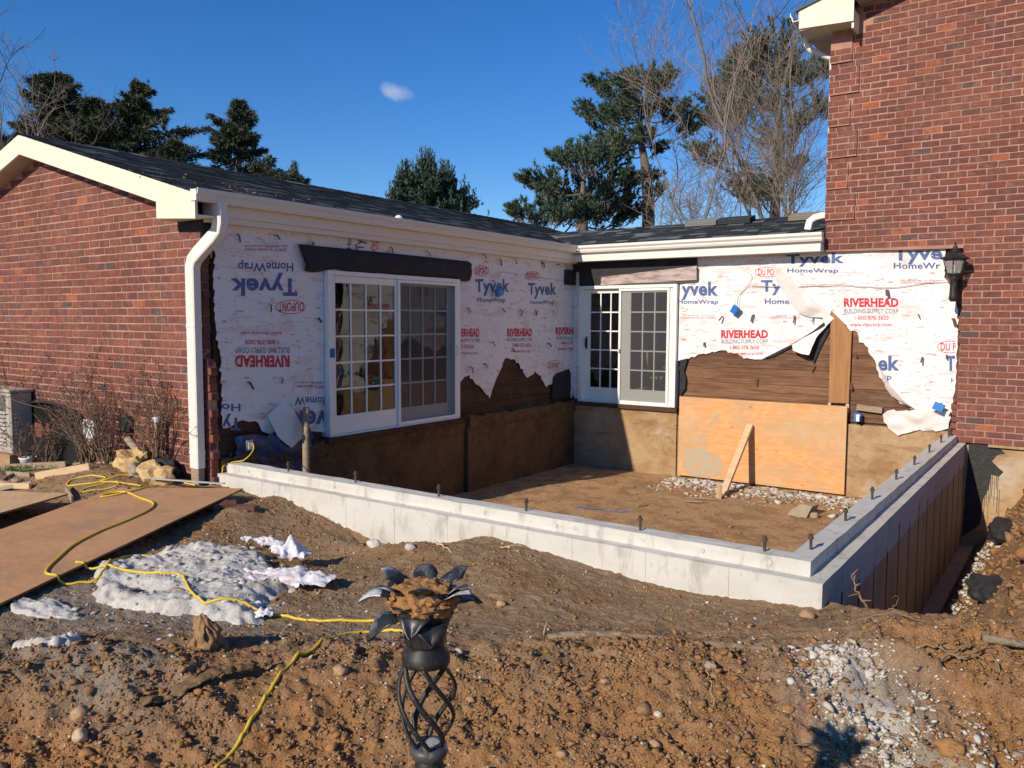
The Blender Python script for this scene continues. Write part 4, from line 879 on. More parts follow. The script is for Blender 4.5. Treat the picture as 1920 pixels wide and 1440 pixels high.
def screenmat():
    m=bpy.data.materials.new('insect_screen'); m.use_nodes=True; N=m.node_tree.nodes; L=m.node_tree.links; N.clear()
    o=N.new('ShaderNodeOutputMaterial'); mx=N.new('ShaderNodeMixShader'); t=N.new('ShaderNodeBsdfTransparent'); g=N.new('ShaderNodeBsdfDiffuse'); g.inputs[0].default_value=(.10,.10,.105,1); mx.inputs[0].default_value=.46
    L.new(t.outputs[0],mx.inputs[1]); L.new(g.outputs[0],mx.inputs[2]); L.new(mx.outputs[0],o.inputs[0]); return m
Mscreen=screenmat()
def sliding_door(parent,T,u0,u1,ztop,panels,screen,handle,label):
    """T(u,v,z) to world; u along the wall, v outward"""
    lo=lambda a,b:tuple(min(x,y) for x,y in zip(a,b)); hi=lambda a,b:tuple(max(x,y) for x,y in zip(a,b))
    def bx(mb,ua,ub,va,vb,za,zb,bev=0): p,q_=T(ua,va,za),T(ub,vb,zb); mb.box(lo(p,q_),hi(p,q_),bev=bev)
    d=MB(); 
    for a,b in ((u0,u0+.07),(u1-.07,u1)): bx(d,a,b,-.06,.10,0,ztop,.003)
    bx(d,u0+.07,u1-.07,-.06,.10,ztop-.055,ztop,.003); bx(d,u0+.07,u1-.07,-.06,.115,0,.03,.003)
    bx(d,u0+.07,u0+.085,-.03,.06,.03,ztop-.055); bx(d,u1-.085,u1-.07,-.03,.06,.03,ztop-.055)
    door=d.build('sliding_door',Mdoor,parent); door['label']=label
    for (pa,pb,ga,gb,za,zb,v0,v1,nc,nr) in panels:
        m=MB(); bx(m,pa,ga,v0,v1,.032,ztop-.057,.003); bx(m,gb,pb,v0,v1,.032,ztop-.057,.003); bx(m,ga,gb,v0,v1,.032,za,.003); bx(m,ga,gb,v0,v1,zb,ztop-.057,.003)
        m.build('door_panel_frame',Mdoor,door)
        w_=.011
        for i in range(1,nc):
            u=ga+(gb-ga)*i/nc; m=MB(); bx(m,u-w_,u+w_,v0+.004,v1-.006,za,zb); m.build('muntin',Mdoor,door)
        for j in range(1,nr):
            z=za+(zb-za)*j/nr
            m=MB(); bx(m,ga,gb,v0+.006,v1-.008,z-w_,z+w_); m.build('muntin',Mdoor,door)
        vm_=(v0+v1)/2
        for i in range(nc):
            for j in range(nr):
                ua=ga+(gb-ga)*i/nc;ub=ga+(gb-ga)*(i+1)/nc;zc=za+(zb-za)*j/nr;zd=za+(zb-za)*(j+1)/nr
                p=[T(ua,vm_,zc),T(ub,vm_,zc),T(ub,vm_,zd),T(ua,vm_,zd)]
                m=MB(); m.add(p,[(0,1,2,3)]); m.build('pane',Mglass,door,recalc=False)
    (sa,sb,v0,v1)=screen; m=MB(); s_=.04
    bx(m,sa,sa+s_,v0,v1,.032,ztop-.06); bx(m,sb-s_,sb,v0,v1,.032,ztop-.06); bx(m,sa+s_,sb-s_,v0,v1,.032,.032+s_); bx(m,sa+s_,sb-s_,v0,v1,ztop-.06-s_,ztop-.06)
    m.build('screen_frame',Mdoor,door)
    vm_=(v0+v1)/2; m=MB(); m.add([T(sa+s_,vm_,.07),T(sb-s_,vm_,.07),T(sb-s_,vm_,ztop-.1),T(sa+s_,vm_,ztop-.1)],[(0,1,2,3)]); m.build('insect_screen',Mscreen,door,recalc=False)
    for (hu,hz,hh,hm,vv) in handle:
        m=MB(); bx(m,hu-.016,hu+.016,vv,vv+.012,hz-hh,hz+hh,.003); m.tube([T(hu,vv+.01,hz-hh*.8),T(hu,vv+.045,hz-hh*.6),T(hu,vv+.045,hz+hh*.6),T(hu,vv+.01,hz+hh*.8)],.009,6); m.build('handle',hm,door)
    return door
TLf=lambda u,v,z:(v,u,z); TBf=lambda u,v,z:(u,-v,z)
d1=sliding_door(A,TLf,-5.878,-3.358,2.03,[(-5.80,-4.60,-5.745,-4.70,.26,1.885,.035,.075,4,5),(-4.66,-3.43,-4.60,-3.56,.25,1.90,-.02,.02,4,5)],(-4.66,-3.43,.078,.098),[(-3.475,1.0,.08,Mwht,.098)],'white sliding patio door in the shaded wall, its glass mirroring torn wrap')
d2=sliding_door(A,TBf,.17,2.03,2.05,[(.24,1.03,.365,.97,.27,1.92,-.02,.02,3,5),(.97,1.95,1.185,1.845,.27,1.92,.03,.07,3,5)],(.965,1.90,.076,.096),[(.295,1.05,.11,Mblack,.021),(.99,.93,.04,Mwht,.098)],'white sliding patio door half in sun, black pull handle on its left panel')
MB().box((.10,-5.862,.98),(.115,-5.80,1.09)).build('blue_tape',mat('blue_tape',(.03,.13,.4),.6),d1)
# interior seen through the glass
mb=MB(); mb.box((-6.8,-7.3,-.14),(-.17,4.4,-.07)); mb.box((-.16,.17,-.14),(6.2,3.1,-.07)); mb.build('interior_floor',mat('interior_floor',(.13,.08,.05),.4,.4),A)
mb=MB(); mb.box((-3.9,-7.3,-.07),(-3.8,4.4,2.44)); mb.box((-6.8,4.3,-.07),(-.17,4.4,2.44)); mb.box((-.16,3.0,-.07),(6.2,3.1,2.44)); mb.box((6.1,.17,-.07),(6.2,3.0,2.44)); mb.box((-3.8,-7.385,-.07),(-.2,-7.30,2.44)); mb.build('interior_wall',Mint,A)
mb=MB(); mb.box((-6.8,-7.3,2.45),(-.17,4.4,2.49)); mb.box((-.16,.17,2.45),(6.2,3.1,2.49)); mb.build('interior_ceiling',Mint,A)
ch=thing('chair','tan wooden chair standing indoors behind the glass of the sunlit door','chair',(1.02,1.5,-.07))
def chair(o,x,y,z):
    mb=MB().box((x-.2,y-.2,z+.43),(x+.2,y+.2,z+.47),bev=.01).build('seat',Mwoodint,ch)
    for a in (-1,1):
        for b in (-1,1): MB().box((x+a*.18-.02,y+b*.18-.02,z),(x+a*.18+.02,y+b*.18+.02,z+(.43 if a>0 else .95))).build('leg',Mwoodint,ch)
    MB().box((x-.205,y-.16,z+.78),(x-.17,y+.16,z+.96),bev=.01).box((x-.2,y-.16,z+.6),(x-.18,y+.16,z+.65)).build('backrest',Mwoodint,ch)
chair(ch,1.02,1.5,-.07)
tb=thing('side_table','small dark table indoors carrying a white pot, behind the sunlit glass door','table',(1.40,1.15,-.07))
MB().box((1.2,.95,.58),(1.65,1.35,.62)).build('tabletop',Mwoodint,tb)
for a in (1.23,1.62):
    for b in (.98,1.32): MB().box((a-.015,b-.015,-.07),(a+.015,b+.015,.58)).build('leg',Mblack,tb)
tp=thing('teapot','white round teapot on the small table behind the sunlit glass door','teapot',(1.37,1.1,.62))
MB().lathe((1.37,1.1,.62),[(.04,0),(.085,.03),(.1,.08),(.085,.13),(.05,.16),(.03,.17)],20).build('pot',Mwht,tp,smooth=True)
MB().lathe((1.37,1.1,.79),[(.045,0),(.03,.02),(.012,.03),(.016,.05),(.005,.06)],14).build('lid',Mwht,tp,smooth=True)
MB().tube([(1.28,1.1,.70),(1.22,1.1,.74),(1.2,1.1,.79)],[.02,.014,.01],8).build('spout',Mwht,tp,smooth=True)
bxo=thing('cardboard_box','brown cardboard box on the floor indoors behind the sunlit glass door','box',(1.15,.75,-.07))
MB().box((.98,.6,-.07),(1.32,.92,.23),bev=.004).build('carton',mat('cardboard',(.42,.28,.15),.85,.2),bxo)
MB().box((.98,.74,.229),(1.32,.78,.232)).build('tape_strip',Mlum,bxo)
# ================================================================== HOUSE B: two-storey brick house
B=thing('brick_house','tall red brick house wall with proud corner quoins and cream eave at the right edge','house',(6.5,-.1,-.2))
rB=lambda x:5.88+.30*(min(x,8.6)-3.9)-.30*max(0,x-8.6)
wm=MB(); wm.prism([(4.36,-.0955,2.47),(4.36,-.0955,5.82),(8.6,-.0955,rB(8.6)-.2),(13,-.0955,rB(13)-.2),(13,-.0955,-.19),(6.16,-.0955,-.19),(6.16,-.0955,2.44),(5.93,-.0955,2.44)],(0,.09,0))
wm.box((4.37,0.002,2.52),(4.5,8,5.75)); wm.box((12.9,0.002,-.2),(13,8,4.9)); wm.box((4.37,7.9,-.2),(13,8,5.7))
bwall=wm.build('front_wall',Mmortar,B)
bl=[];k=0;z=-.19
while z<7.2:
    proudk=int(round((z-2.92)/CO)); per=proudk%5; blk=proudk//5
    xl=4.35
    if z<2.44: xl=6.13+[0,.02,.0,.01,.015][k%5]-(.0 if z>.4 else .04)
    else: xl=4.35
    xr=13.
    if z+BH>rB(xl)-.27: xl=max(xl,3.9+(z+BH-5.88+.27)/.30)
    rowb=row_bricks(xl,xr,-.10,z,k)
    if z>2.9 and z<5.3 and xl<4.4 and per<4:
        wq=.40 if blk%2==0 else .29
        rowb=[b for b in rowb if b[0]>=4.35+wq+.01]
        first=rowb[0][0]; 
        if first-(4.35+wq)>.04: rowb.insert(0,(4.35+wq+.012,-.10,z,first-(4.35+wq)-.022))
        x=4.34; L0=[.06,.21] if k%2 else [.135,.21]
        while x<4.35+wq-.02:
            L=min(L0[0] if x==4.34 else L0[1],4.35+wq-x); rowb.append((x,-.130,z,L)); x+=L+.013
    elif z>2.44: pass
    bl+=[b for b in rowb if b[0]<9.5 or True]
    z+=CO;k+=1
qm=MB()
for g in range(0,6):
    wq=.40 if g%2==0 else .29; z0_=2.92+g*5*CO-.004
    if z0_<5.3: qm.box((4.345,-.1255,z0_),(4.348+wq,-.092,z0_+4*CO-.004))
qm.build('quoin_mortar',Mmortar,bwall)
bl=[b for b in bl if not(b[2]>5.5 and b[0]<4.7)]
brick_wall(bwall,bl,300,focus=lambda b:4.3<b[0]<7.15 and b[2]<5.7)
MB().box((6.165,-.06,-1.9),(13,.25,-.225)).build('foundation',Moldc,B)
MB().box((6.55,-.115,-.225),(7.0,-.02,-.192)).box((7.0,-.10,-.225),(9,-.02,-.197)).build('mortar_ledge',Moldc,B)
# eave
mb=MB(); YB=-.46
mb.prism([(3.98,YB,rB(3.98)-.02),(3.98,YB,5.62),(4.72,YB,5.585),(4.72,YB,rB(4.72)-.26),(8.6,YB,rB(8.6)-.26),(8.6,YB,rB(8.6)-.02)],(0,.03,0))
mb.prism([(8.6,YB,rB(8.6)-.02),(8.6,YB,rB(8.6)-.26),(13.2,YB,rB(13.2)-.26),(13.2,YB,rB(13.2)-.02)],(0,.03,0))
mb.build('rake_fascia',Mfascia,B)
MB().box((4.69,YB+.03,5.50),(4.72,-.11,5.75)).box((3.98,YB+.03,5.60),(4.69,-.0,5.62)).build('eave_return',Mfascia,B)
MB().box((3.98,-.0,5.60),(4.36,8,5.62)).box((3.98,YB+.03,5.62),(4.0,8,5.85)).build('soffit',Mfascia,B)
MB().prism([(4.72,YB+.03,rB(4.72)-.24),(8.6,YB+.03,rB(8.6)-.24),(8.6,YB+.03,rB(8.6)-.22),(4.72,YB+.03,rB(4.72)-.22)],(0,.36,0)).build('soffit',Msoffit,B)
MB().prism([(3.93,YB-.03,rB(3.93)-.0),(8.6,YB-.03,rB(8.6)),(13.3,YB-.03,rB(13.3)),(13.3,YB-.03,rB(13.3)-.03),(8.6,YB-.03,rB(8.6)-.03),(3.93,YB-.03,rB(3.93)-.03)],(0,8.6,0)).build('roof',Mshingle,B)
mb=MB(); mb.prism([(3.975-a,YB+.0,5.73+b) for a,b in GP],(0,8.2,0)); mb.build('gutter',Mgutter,B)
ds=MB(); ds.tube([(3.93,.05,5.74),(3.95,.05,5.55),(4.0,.06,5.46),(4.18,.1,5.36),(4.30,.12,5.30),(4.32,.12,5.0),(4.32,.12,3.3)],.045,8); ds.build('downspout',Mgutter,B,smooth=True)
MB().prism([(6.32,-.064,-.20),(6.47,-.064,-.18),(6.58,-.064,-.23),(6.66,-.064,-.21),(6.75,-.064,-.30),(6.66,-.064,-.33),(6.60,-.064,-.42),(6.68,-.064,-.50),(6.74,-.064,-.55),(6.69,-.064,-.62),(6.60,-.064,-.60),(6.58,-.064,-.80),(6.52,-.064,-.95),(6.50,-.064,-1.3),(6.29,-.064,-1.5)],(0,.006,0)).build('tar_patch',Mtar,B)
mb=MB(); rr=random.Random(5)
for i in range(9): x=6.53+i*.022+rr.uniform(-.006,.006); z_=-.5-rr.random()*.3; mb.box((x,-.0635,z_-.25-rr.random()*.3),(x+.004+rr.random()*.003,-.061,z_))
mb.build('tar_drip',Mtar,B)
# ================================================================== NEW FOUNDATION
Mconcs=mat('concrete_side_shaded',(.42,.40,.38),.85,.2,layers=[('n',(3,3,5),.45,.7,(.33,.31,.29),.7),('n',(12,12,3),.58,.75,(.24,.22,.2),.5)],bumps=[('n',30,.25,.006)])  # dimmer copy of the fresh concrete: side shade put into the colour
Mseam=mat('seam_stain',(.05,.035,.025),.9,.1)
Fo=thing('concrete_foundation','new pale poured concrete foundation wall with a stepped ledge and upright anchor bolts','foundation',(6.0,-7.2,-1.7))
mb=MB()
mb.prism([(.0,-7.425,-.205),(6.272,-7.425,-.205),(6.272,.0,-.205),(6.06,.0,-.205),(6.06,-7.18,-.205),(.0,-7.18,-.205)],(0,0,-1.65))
core=mb.build('wall_core',mat('dark_joint',(.09,.07,.05),.9),Fo)  # dark core shows through the gaps between panels
mb=MB(); rr=random.Random(3)
mb.prism([(-.0,-7.334,-.201),(6.18,-7.334,-.201),(6.18,.0,-.201),(6.023,.0,-.201),(6.023,-7.177,-.201),(-.0,-7.177,-.201)],(0,0,.099))
import bmesh
def rough_top(o,amp,dens):
    bm=bmesh.new(); bm.from_mesh(o.data); bmesh.ops.triangulate(bm,faces=bm.faces)
    for _ in range(5):
        ed=[e for e in bm.edges if e.calc_length()>dens]
        if not ed: break
        bmesh.ops.subdivide_edges(bm,edges=ed,cuts=1); bmesh.ops.triangulate(bm,faces=bm.faces)
    from mathutils import noise
    for v in bm.verts:
        v.co+=Vector((noise.noise(v.co*5),noise.noise(v.co*5+Vector((3,3,3))),noise.noise(v.co*7+Vector((7,1,2)))))*amp+Vector((noise.noise(v.co*24),noise.noise(v.co*24+Vector((1,8,3))),noise.noise(v.co*24+Vector((5,5,5)))))*amp*.5
    bm.to_mesh(o.data); bm.free()
cb_=mb.build('upper_curb',Mconc,Fo); rough_top(cb_,.006,.07)
u=-.42
while u<6.2:
    a=max(u,.0);b=min(u+.61,6.284)
    MB().box((a+.0006,-7.437+rr.uniform(0,.0012),-1.7),(b-.0006,-7.424,-.2025+rr.uniform(-.002,.001)),bev=.0015).build('panel',Mconc,Fo); u+=.61
v=-7.434
while v<-.05:
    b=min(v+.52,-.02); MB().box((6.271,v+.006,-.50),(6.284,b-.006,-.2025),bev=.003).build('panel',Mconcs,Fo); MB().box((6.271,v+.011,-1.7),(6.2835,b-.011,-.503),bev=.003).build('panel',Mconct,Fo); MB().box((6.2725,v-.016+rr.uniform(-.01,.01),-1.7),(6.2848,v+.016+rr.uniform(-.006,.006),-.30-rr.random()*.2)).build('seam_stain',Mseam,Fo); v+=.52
lt_=MB().prism([(.0,-7.438,-.2035),(6.2855,-7.438,-.2035),(6.2855,-.0,-.2035),(6.17,-.0,-.2035),(6.17,-7.325,-.2035),(.0,-7.325,-.2035)],(0,0,.004)).build('ledge_top',Mconc,Fo); rough_top(lt_,.004,.07)
MB().box((6.16,-7.7,-1.8),(6.44,-.0,-1.60)).box((.0,-7.6,-1.95),(6.4,-7.43,-1.65)).build('footing',Mconct,Fo)
mb=MB(); 
for x in (.45,1.12,1.75,2.62,3.28,3.55,4.25,4.42,5.0,5.45,5.92): mb.lathe((x,-7.3365,-.15),[(.017,0),(.017,.003),(.012,.0035)],10,M=Matrix.Rotation(math.pi/2,4,'X'))
for y in (-6.9,-6.3,-5.5,-4.7,-4.0,-3.3,-2.5,-1.7,-.9): mb.lathe((6.182,y,-.15),[(.013,0),(.013,.003),(.010,.0035)],10,M=Matrix.Rotation(math.pi/2,4,'Y'))
mb.build('tie_hole',mat('tie_plug',(.52,.49,.43),.9),Fo)['kind']='stuff'
def bolt(x,y,h=.105,tilt=0):
    M=Matrix.Translation((x,y,-.102))@Matrix.Rotation(tilt,4,'Y')
    mb=MB(); mb.lathe((0,0,0),[(.0105,0),(.0105,h)],8,M=M); b=mb.build('anchor_bolt',Mbolt,Fo,smooth=False)
    mb=MB(); mb.lathe((0,0,0),[(.021,h-.034),(.021,h-.03)],12,M=M); mb.lathe((0,0,0),[(.0165,h-.03),(.0165,h-.014)],6,M=M); mb.build('nut',Mbolt,b)
for x,y in [(-.0+.04,-7.25),(.989,-7.25),(1.956,-7.25),(2.988,-7.25),(3.913,-7.25),(4.933,-7.25),(5.858,-7.26)]: bolt(x,y,.105+random.uniform(-.006,.008),random.uniform(-.03,.03))
for y in (-7.03,-6.06,-5.10,-4.01,-2.99,-1.96,-1.0,-.12,-.3): bolt(6.10,y,.105+random.uniform(-.006,.008),random.uniform(-.03,.03))
# ================================================================== THINGS ON THE WALLS
nm_flip=False
def ebox(name,label,c,sz,rot,wires=(),openf=True):
    t=thing(name,label,'electrical box',c,'blue electrical boxes left hanging on the walls'); 
    M=Matrix.Translation(c)@rot; w_,h_,d_=sz; th=.004
    rot=rot@RZ(math.pi) if not nm_flip else rot; M=Matrix.Translation(c)@rot; mb=MB(); mb.box((-w_/2,-d_,-h_/2),(w_/2,-d_+th,h_/2),M=M)
    for a,b in (((-w_/2,-d_,-h_/2),(-w_/2+th,0,h_/2)),((w_/2-th,-d_,-h_/2),(w_/2,0,h_/2)),((-w_/2,-d_,-h_/2),(w_/2,0,-h_/2+th)),((-w_/2,-d_,h_/2-th),(w_/2,0,h_/2))): mb.box(a,b,M=M)
    mb.build('box_shell',Mbluep,t)
    if 'white' in label: MB().box((.0,-.135,-h_/2+.01),(w_/2-.008,-.121,h_/2-.01),M=M,bev=.002).build('receptacle',Mwht,t)
    for wp in wires: MB().tube(wp,.0035,5).build('cable',mat('cable_grey',(.45,.42,.38),.6),t)
    return t
RZ=lambda a:Matrix.Rotation(a,4,'Z'); RY=lambda a:Matrix.Rotation(a,4,'Y'); RX=lambda a:Matrix.Rotation(a,4,'X')
def arc(pts,n=8):
    out=[]; P=[Vector(p) for p in pts]
    for i in range(len(P)-1):
        p0=P[max(i-1,0)];p1=P[i];p2=P[i+1];p3=P[min(i+2,len(P)-1)]
        for k in range(n):
            t=k/n; out.append(.5*((2*p1)+(p2-p0)*t+(2*p0-5*p1+4*p2-p3)*t*t+(3*p1-p0-3*p2+p3)*t*t*t))
    out.append(P[-1]); return out
ebox('electrical_box','blue electrical box dangling on cables below the words HomeWrap on the sunlit wall',(3.03,-.10,1.63),(.10,.12,.06),RY(.6)@RX(.3)@RZ(3.14),[arc([(3.02,-.1,1.70),(3.03,-.08,1.85),(3.2,-.05,2.02),(3.25,-.03,2.15),(3.12,-.03,2.24)]),arc([(3.05,-.1,1.70),(3.08,-.06,1.88),(3.22,-.05,2.0)])])
ebox('electrical_box','blue electrical box tilted on the loose wrap beside the brick edge below the lantern',(5.95,-.14,.28),(.13,.10,.07),RY(.35)@RZ(3.1))
ebox('electrical_box','blue and white electrical box on the dark boards left of the loose wrap scrap',(4.895,-.07,.055),(.10,.12,.06),RZ(3.14))
ebox('electrical_box','blue electrical box hanging over the blue print on the shaded wall between the doors',(.09,-2.44,1.87),(.13,.11,.07),RZ(-1.57)@RY(.3),[arc([(.06,-2.46,1.93),(.05,-2.47,2.1),(.04,-2.6,2.16),(.04,-2.9,2.17)]),arc([(.06,-2.42,1.93),(.05,-2.35,2.1),(.04,-2.25,2.19),(.035,-1.8,2.18),(.03,-1.0,2.15),(.03,-.3,2.14)])])
tw=thing('house_cable','thin grey cable strung across the sunlit wall wrap towards the lantern','cable',(5,-.04,1.95))
MB().tube(arc([(3.25,-.045,1.99),(3.9,-.05,1.97),(4.55,-.05,1.985),(4.9,-.05,1.95),(5.3,-.05,1.93),(5.7,-.05,1.985),(5.98,-.10,2.02)]),.0045,5).build('cable_run',mat('cable_tan',(.4,.36,.3),.6),tw)
pl=thing('post_board','upright orange brown board nailed over the dark sheathing above the plywood sheet','board',(4.6,-.04,.25))
MB().prism([(4.455,-.055,1.60),(4.50,-.055,1.56),(4.62,-.055,1.44),(4.70,-.055,1.33),(4.755,-.055,1.30),(4.750,-.055,.245),(4.47,-.055,.24)],(0,.035,0)).build('board_face',mat('stained_board',(.36,.17,.06),.6,.35,layers=[('n',(26,26,1.4),.42,.62,(.25,.11,.035),.7),('n',(60,60,2),.5,.7,(.46,.24,.10),.5)]),pl)
MB().box((4.46,-.055,.165),(4.50,-.02,.238)).box((4.71,-.055,.10),(4.755,-.02,.238)).build('spacer_block',Mlum,pl)
sp=thing('scrap_plank','short pale offcut of lumber nailed on the dark boards right of the plywood','plank',(5.03,-.05,.18))
MB().box((-.175,-.03,-.045),(.175,.012,.045),M=Matrix.Translation((5.035,-.03,.185))@RY(.07),bev=.003).build('offcut',Mlumo,sp)
MB().lathe((5.1,-.062,.19),[(.004,0),(.004,.003)],6,M=RX(math.pi/2)).lathe((4.95,-.062,.19),[(.004,0),(.004,.003)],6,M=RX(math.pi/2)).build('nail',Mbolt,sp)
# lantern
lt=thing('wall_lantern','black six sided wall lantern on the brick at the right edge of the white wrap','lantern',(6.08,-.30,2.1))
c=(6.08,-.33,0)
LS_=1.22
_ol=MB.lathe
def _ll(s,c_,prof,n=20,mi=0,M=None,sq=0): return _ol(s,c_,[(r*LS_,z) for r,z in prof],n,mi,M,sq)
MB.lathe=_ll
MB().lathe(c,[(.005,2.50),(.012,2.49),(.012,2.475),(.006,2.465),(.018,2.45),(.026,2.435),(.018,2.415),(.03,2.405),(.05,2.39),(.06,2.375)],16).build('finial',Mblack,lt,smooth=True)
MB().lathe(c,[(.058,2.378),(.062,2.368),(.10,2.335),(.105,2.315),(.158,2.290),(.160,2.280),(.11,2.272)],6,sq=.5).build('cap',Mblack,lt)
for k in range(6):
    an=.5+k*math.pi/3; ca_,sa_=math.cos(an),math.sin(an)
    MB().tube([(c[0]+.144*ca_,c[1]+.144*sa_,2.275),(c[0]+.093*ca_,c[1]+.093*sa_,2.085)],.007,5).build('cage_bar',Mblack,lt)
    an2=an+math.pi/3; 
    MB().add([(c[0]+.139*ca_,c[1]+.139*sa_,2.272),(c[0]+.139*math.cos(an2),c[1]+.139*math.sin(an2),2.272),(c[0]+.09*math.cos(an2),c[1]+.09*math.sin(an2),2.088),(c[0]+.09*ca_,c[1]+.09*sa_,2.088)],[(0,1,2,3)]).build('pane',Mlamp,lt,recalc=False)
MB().lathe(c,[(.122,2.280),(.122,2.268),(.112,2.266)],6,sq=.5).build('rim',Mblack,lt)
MB().lathe(c,[(.02,1.715),(.036,1.73),(.045,1.76),(.04,1.80),(.037,1.95),(.042,2.0),(.06,2.03),(.05,2.045),(.085,2.07),(.085,2.09),(.02,2.092)],14).build('stem',Mblack,lt,smooth=True)
MB().tube([(c[0],c[1],1.97),(c[0],-.2,1.99),(c[0],-.11,1.99)],.02,8).build('arm',Mblack,lt,smooth=True)
MB().box((c[0]-.055,-.125,1.86),(c[0]+.055,-.10,2.12),bev=.01).build('backplate',Mblack,lt)
MB.lathe=_ol
MB().lathe((c[0],c[1],2.09),[(.012,0),(.012,.06)],8).lathe((c[0],c[1],2.15),[(.012,0),(.024,.03),(.02,.06),(.004,.085)],10).build('bulb',Mwht,lt,smooth=True)
# ================================================================== ROOF THINGS
def slab(name,label,x0,x1,y0,y1,zf,th,m,cat,g=None):
    t=thing(name,label,cat,((x0+x1)/2,(y0+y1)/2,zf(y0)),g); return t
rz=lambda y:rb(y)
for nm,lab,x0,x1,y0,m_ in (('shingle_bundle','pale grey shingle bundle lying on the low roof nearest the valley',1.60,2.18,1.15,mat('bundle_grey',(.22,.22,.21),.8)),('shingle_bundle','dark grey shingle bundle lying on the low roof beside the pale one',2.20,2.78,1.15,mat('bundle_dark',(.04,.045,.05),.8)),('shingle_bundle','brown topped shingle bundle on the low roof next to the tall brick wall',3.45,3.95,1.05,mat('bundle_tan',(.26,.22,.17),.8))):
    t=thing(nm,lab,'bundle',((x0+x1)/2,y0,rz(y0)),'bundles lying on the low roof')
    for j in range(3):
        z=rz(y0)+.012+j*.028; M=Matrix.Translation(((x0+x1)/2,y0+.15,z+.05))@RX(math.atan(.28))
        MB().box((-(x1-x0)/2+.01*j*.3,-.15,-.012),((x1-x0)/2,.15,.012),M=M,bev=.003).build('shingle_strip',m_,t)
el=thing('roof_elbow','white downspout elbow bending down onto the low roof against the brick wall','downspout elbow',(4.2,-.1,2.9))
e1=rect_tube([(4.40,-.02,3.00),(4.30,-.05,3.0),(4.20,-.08,2.975),(4.13,-.10,2.92),(4.11,-.12,2.80)],.10,.13).build('elbow_pipe',Mgutter,el)
MB().box((4.385,-.095,2.93),(4.425,.075,3.06),bev=.004).build('collar',Msoffit,el)
vb=thing('vent_cap','small white cap and torn white sheet resting on the roof edge above the gutter','vent cap',(.02,-4.56,2.78))
MB().lathe((.02,-4.56,rt(.02)-.005),[(.05,0),(.055,.02),(.045,.05),(.02,.065)],14).build('cap_dome',Mwht,vb,smooth=True)
vs=[];fs=[]
for i in range(20):
    for j in range(4): y=-4.6+i*.085; x=.24-.05*j-(.05*abs(math.sin(i*.7))*j/3); vs.append((x,y,rt(min(x,.17))+.012+.02*random.random()*(1 if j>0 else .4)))
for i in range(19):
    for j in range(3): k=i*4+j; fs.append((k,k+4,k+5,k+1))
MB().add(vs,fs).build('torn_sheet',Mwht,vb,smooth=True)
lv=thing('dead_leaves','tan dead leaves caught on the shingles near the front gutter corner','leaves',(-.4,-7,2.8)); mb=MB(); rr=random.Random(2)
for i in range(90):
    x=rr.gauss(-.55,.35);y=rr.gauss(-6.7,.5); x=min(x,.1); M=Matrix.Translation((x,y,rt(x)+.012))@Matrix.Rotation(rr.random()*6,4,'Z')@RX(rr.uniform(-.5,.5)); s=rr.uniform(.012,.03)
    mb.add([M@Vector((-s,0,0)),M@Vector((0,-s*.6,.004)),M@Vector((s,0,0)),M@Vector((0,s*.6,.006))],[(0,1,2,3)],0,rr.random())
mb.build('leaf_litter',mat('tan_leaf',(.45,.3,.16),.8),lv)
# ================================================================== PIT THINGS
py=thing('plywood_sheet','orange plywood sheet with cement stains stood upright against the back wall of the pit','plywood',(3.4,-.13,-1.12))
MB().box((2.13,-.135,-1.10),(4.75,-.115,.205)).build('sheet',Mply,py)
MB().box((2.13,-.1155,-1.10),(4.75,-.105,.203)).build('back_ply',Mplyedge,py)
def organic(cx,cz,a,b,n=40,seed=1,amp=.12):
    return [(cx+a*math.cos(t)*(1+amp*math.sin(3*t+seed)+amp*.6*math.sin(7*t+seed*2)),cz+b*math.sin(t)*(1+amp*math.sin(2*t+seed)+amp*.5*math.sin(9*t))) for t in [2*math.pi*i/n for i in range(n)]]
Mst=mat('grey_cement_stain',(.42,.37,.28),.9,.1,layers=[('n',9,.42,.6,(.52,.33,.17),.85)])
for pl_ in ([(x,max(z,-1.09)) for x,z in organic(2.52,-.86,.34,.26,seed=2)],[(2.78,-.02),(2.83,-.04),(2.80,-.12),(2.72,-.20),(2.66,-.27),(2.62,-.26),(2.66,-.2),(2.72,-.12)],organic(2.57,-.38,.03,.06,16,3),organic(2.49,-.50,.045,.05,16,5)):
    MB().prism([(x,-.1365,z) for x,z in pl_],(0,.001,0)).build('cement_stain',Mst,py)
sb=thing('plywood_brace','pale timber stud leaning as a brace against the plywood sheet','brace',(3.3,-.7,-1.1))
def beam(mb,a,b,w_,d_,tw=0):
    a,b=Vector(a),Vector(b); L=(b-a).length; qd=(b-a).to_track_quat('Z','Y'); M=Matrix.Translation(a)@qd.to_matrix().to_4x4()@RZ(tw)
    mb.box((-w_/2,-d_/2,0),(w_/2,d_/2,L),M=M,bev=.002); return mb
beam(MB(),(3.265,-1.10,-1.12),(3.335,-.17,-.17),.10,.05).build('stud',Mlum,sb)
st=thing('wooden_stake','short timber stake driven into the pit floor at the foot of the brace','stake',(3.32,-1.36,-1.13))
beam(MB(),(3.30,-1.36,-1.16),(3.31,-1.35,-.94),.09,.045).build('stake_post',Mlum,st)
beam(MB(),(2.98,-1.60,-1.115),(3.34,-1.47,-1.112),.03,.02).build('foot_strip',Mlumo,st)
ck=thing('concrete_block','broken grey concrete block lying on the pit floor near the right foundation','concrete block',(4.6,-1.65,-1.1))
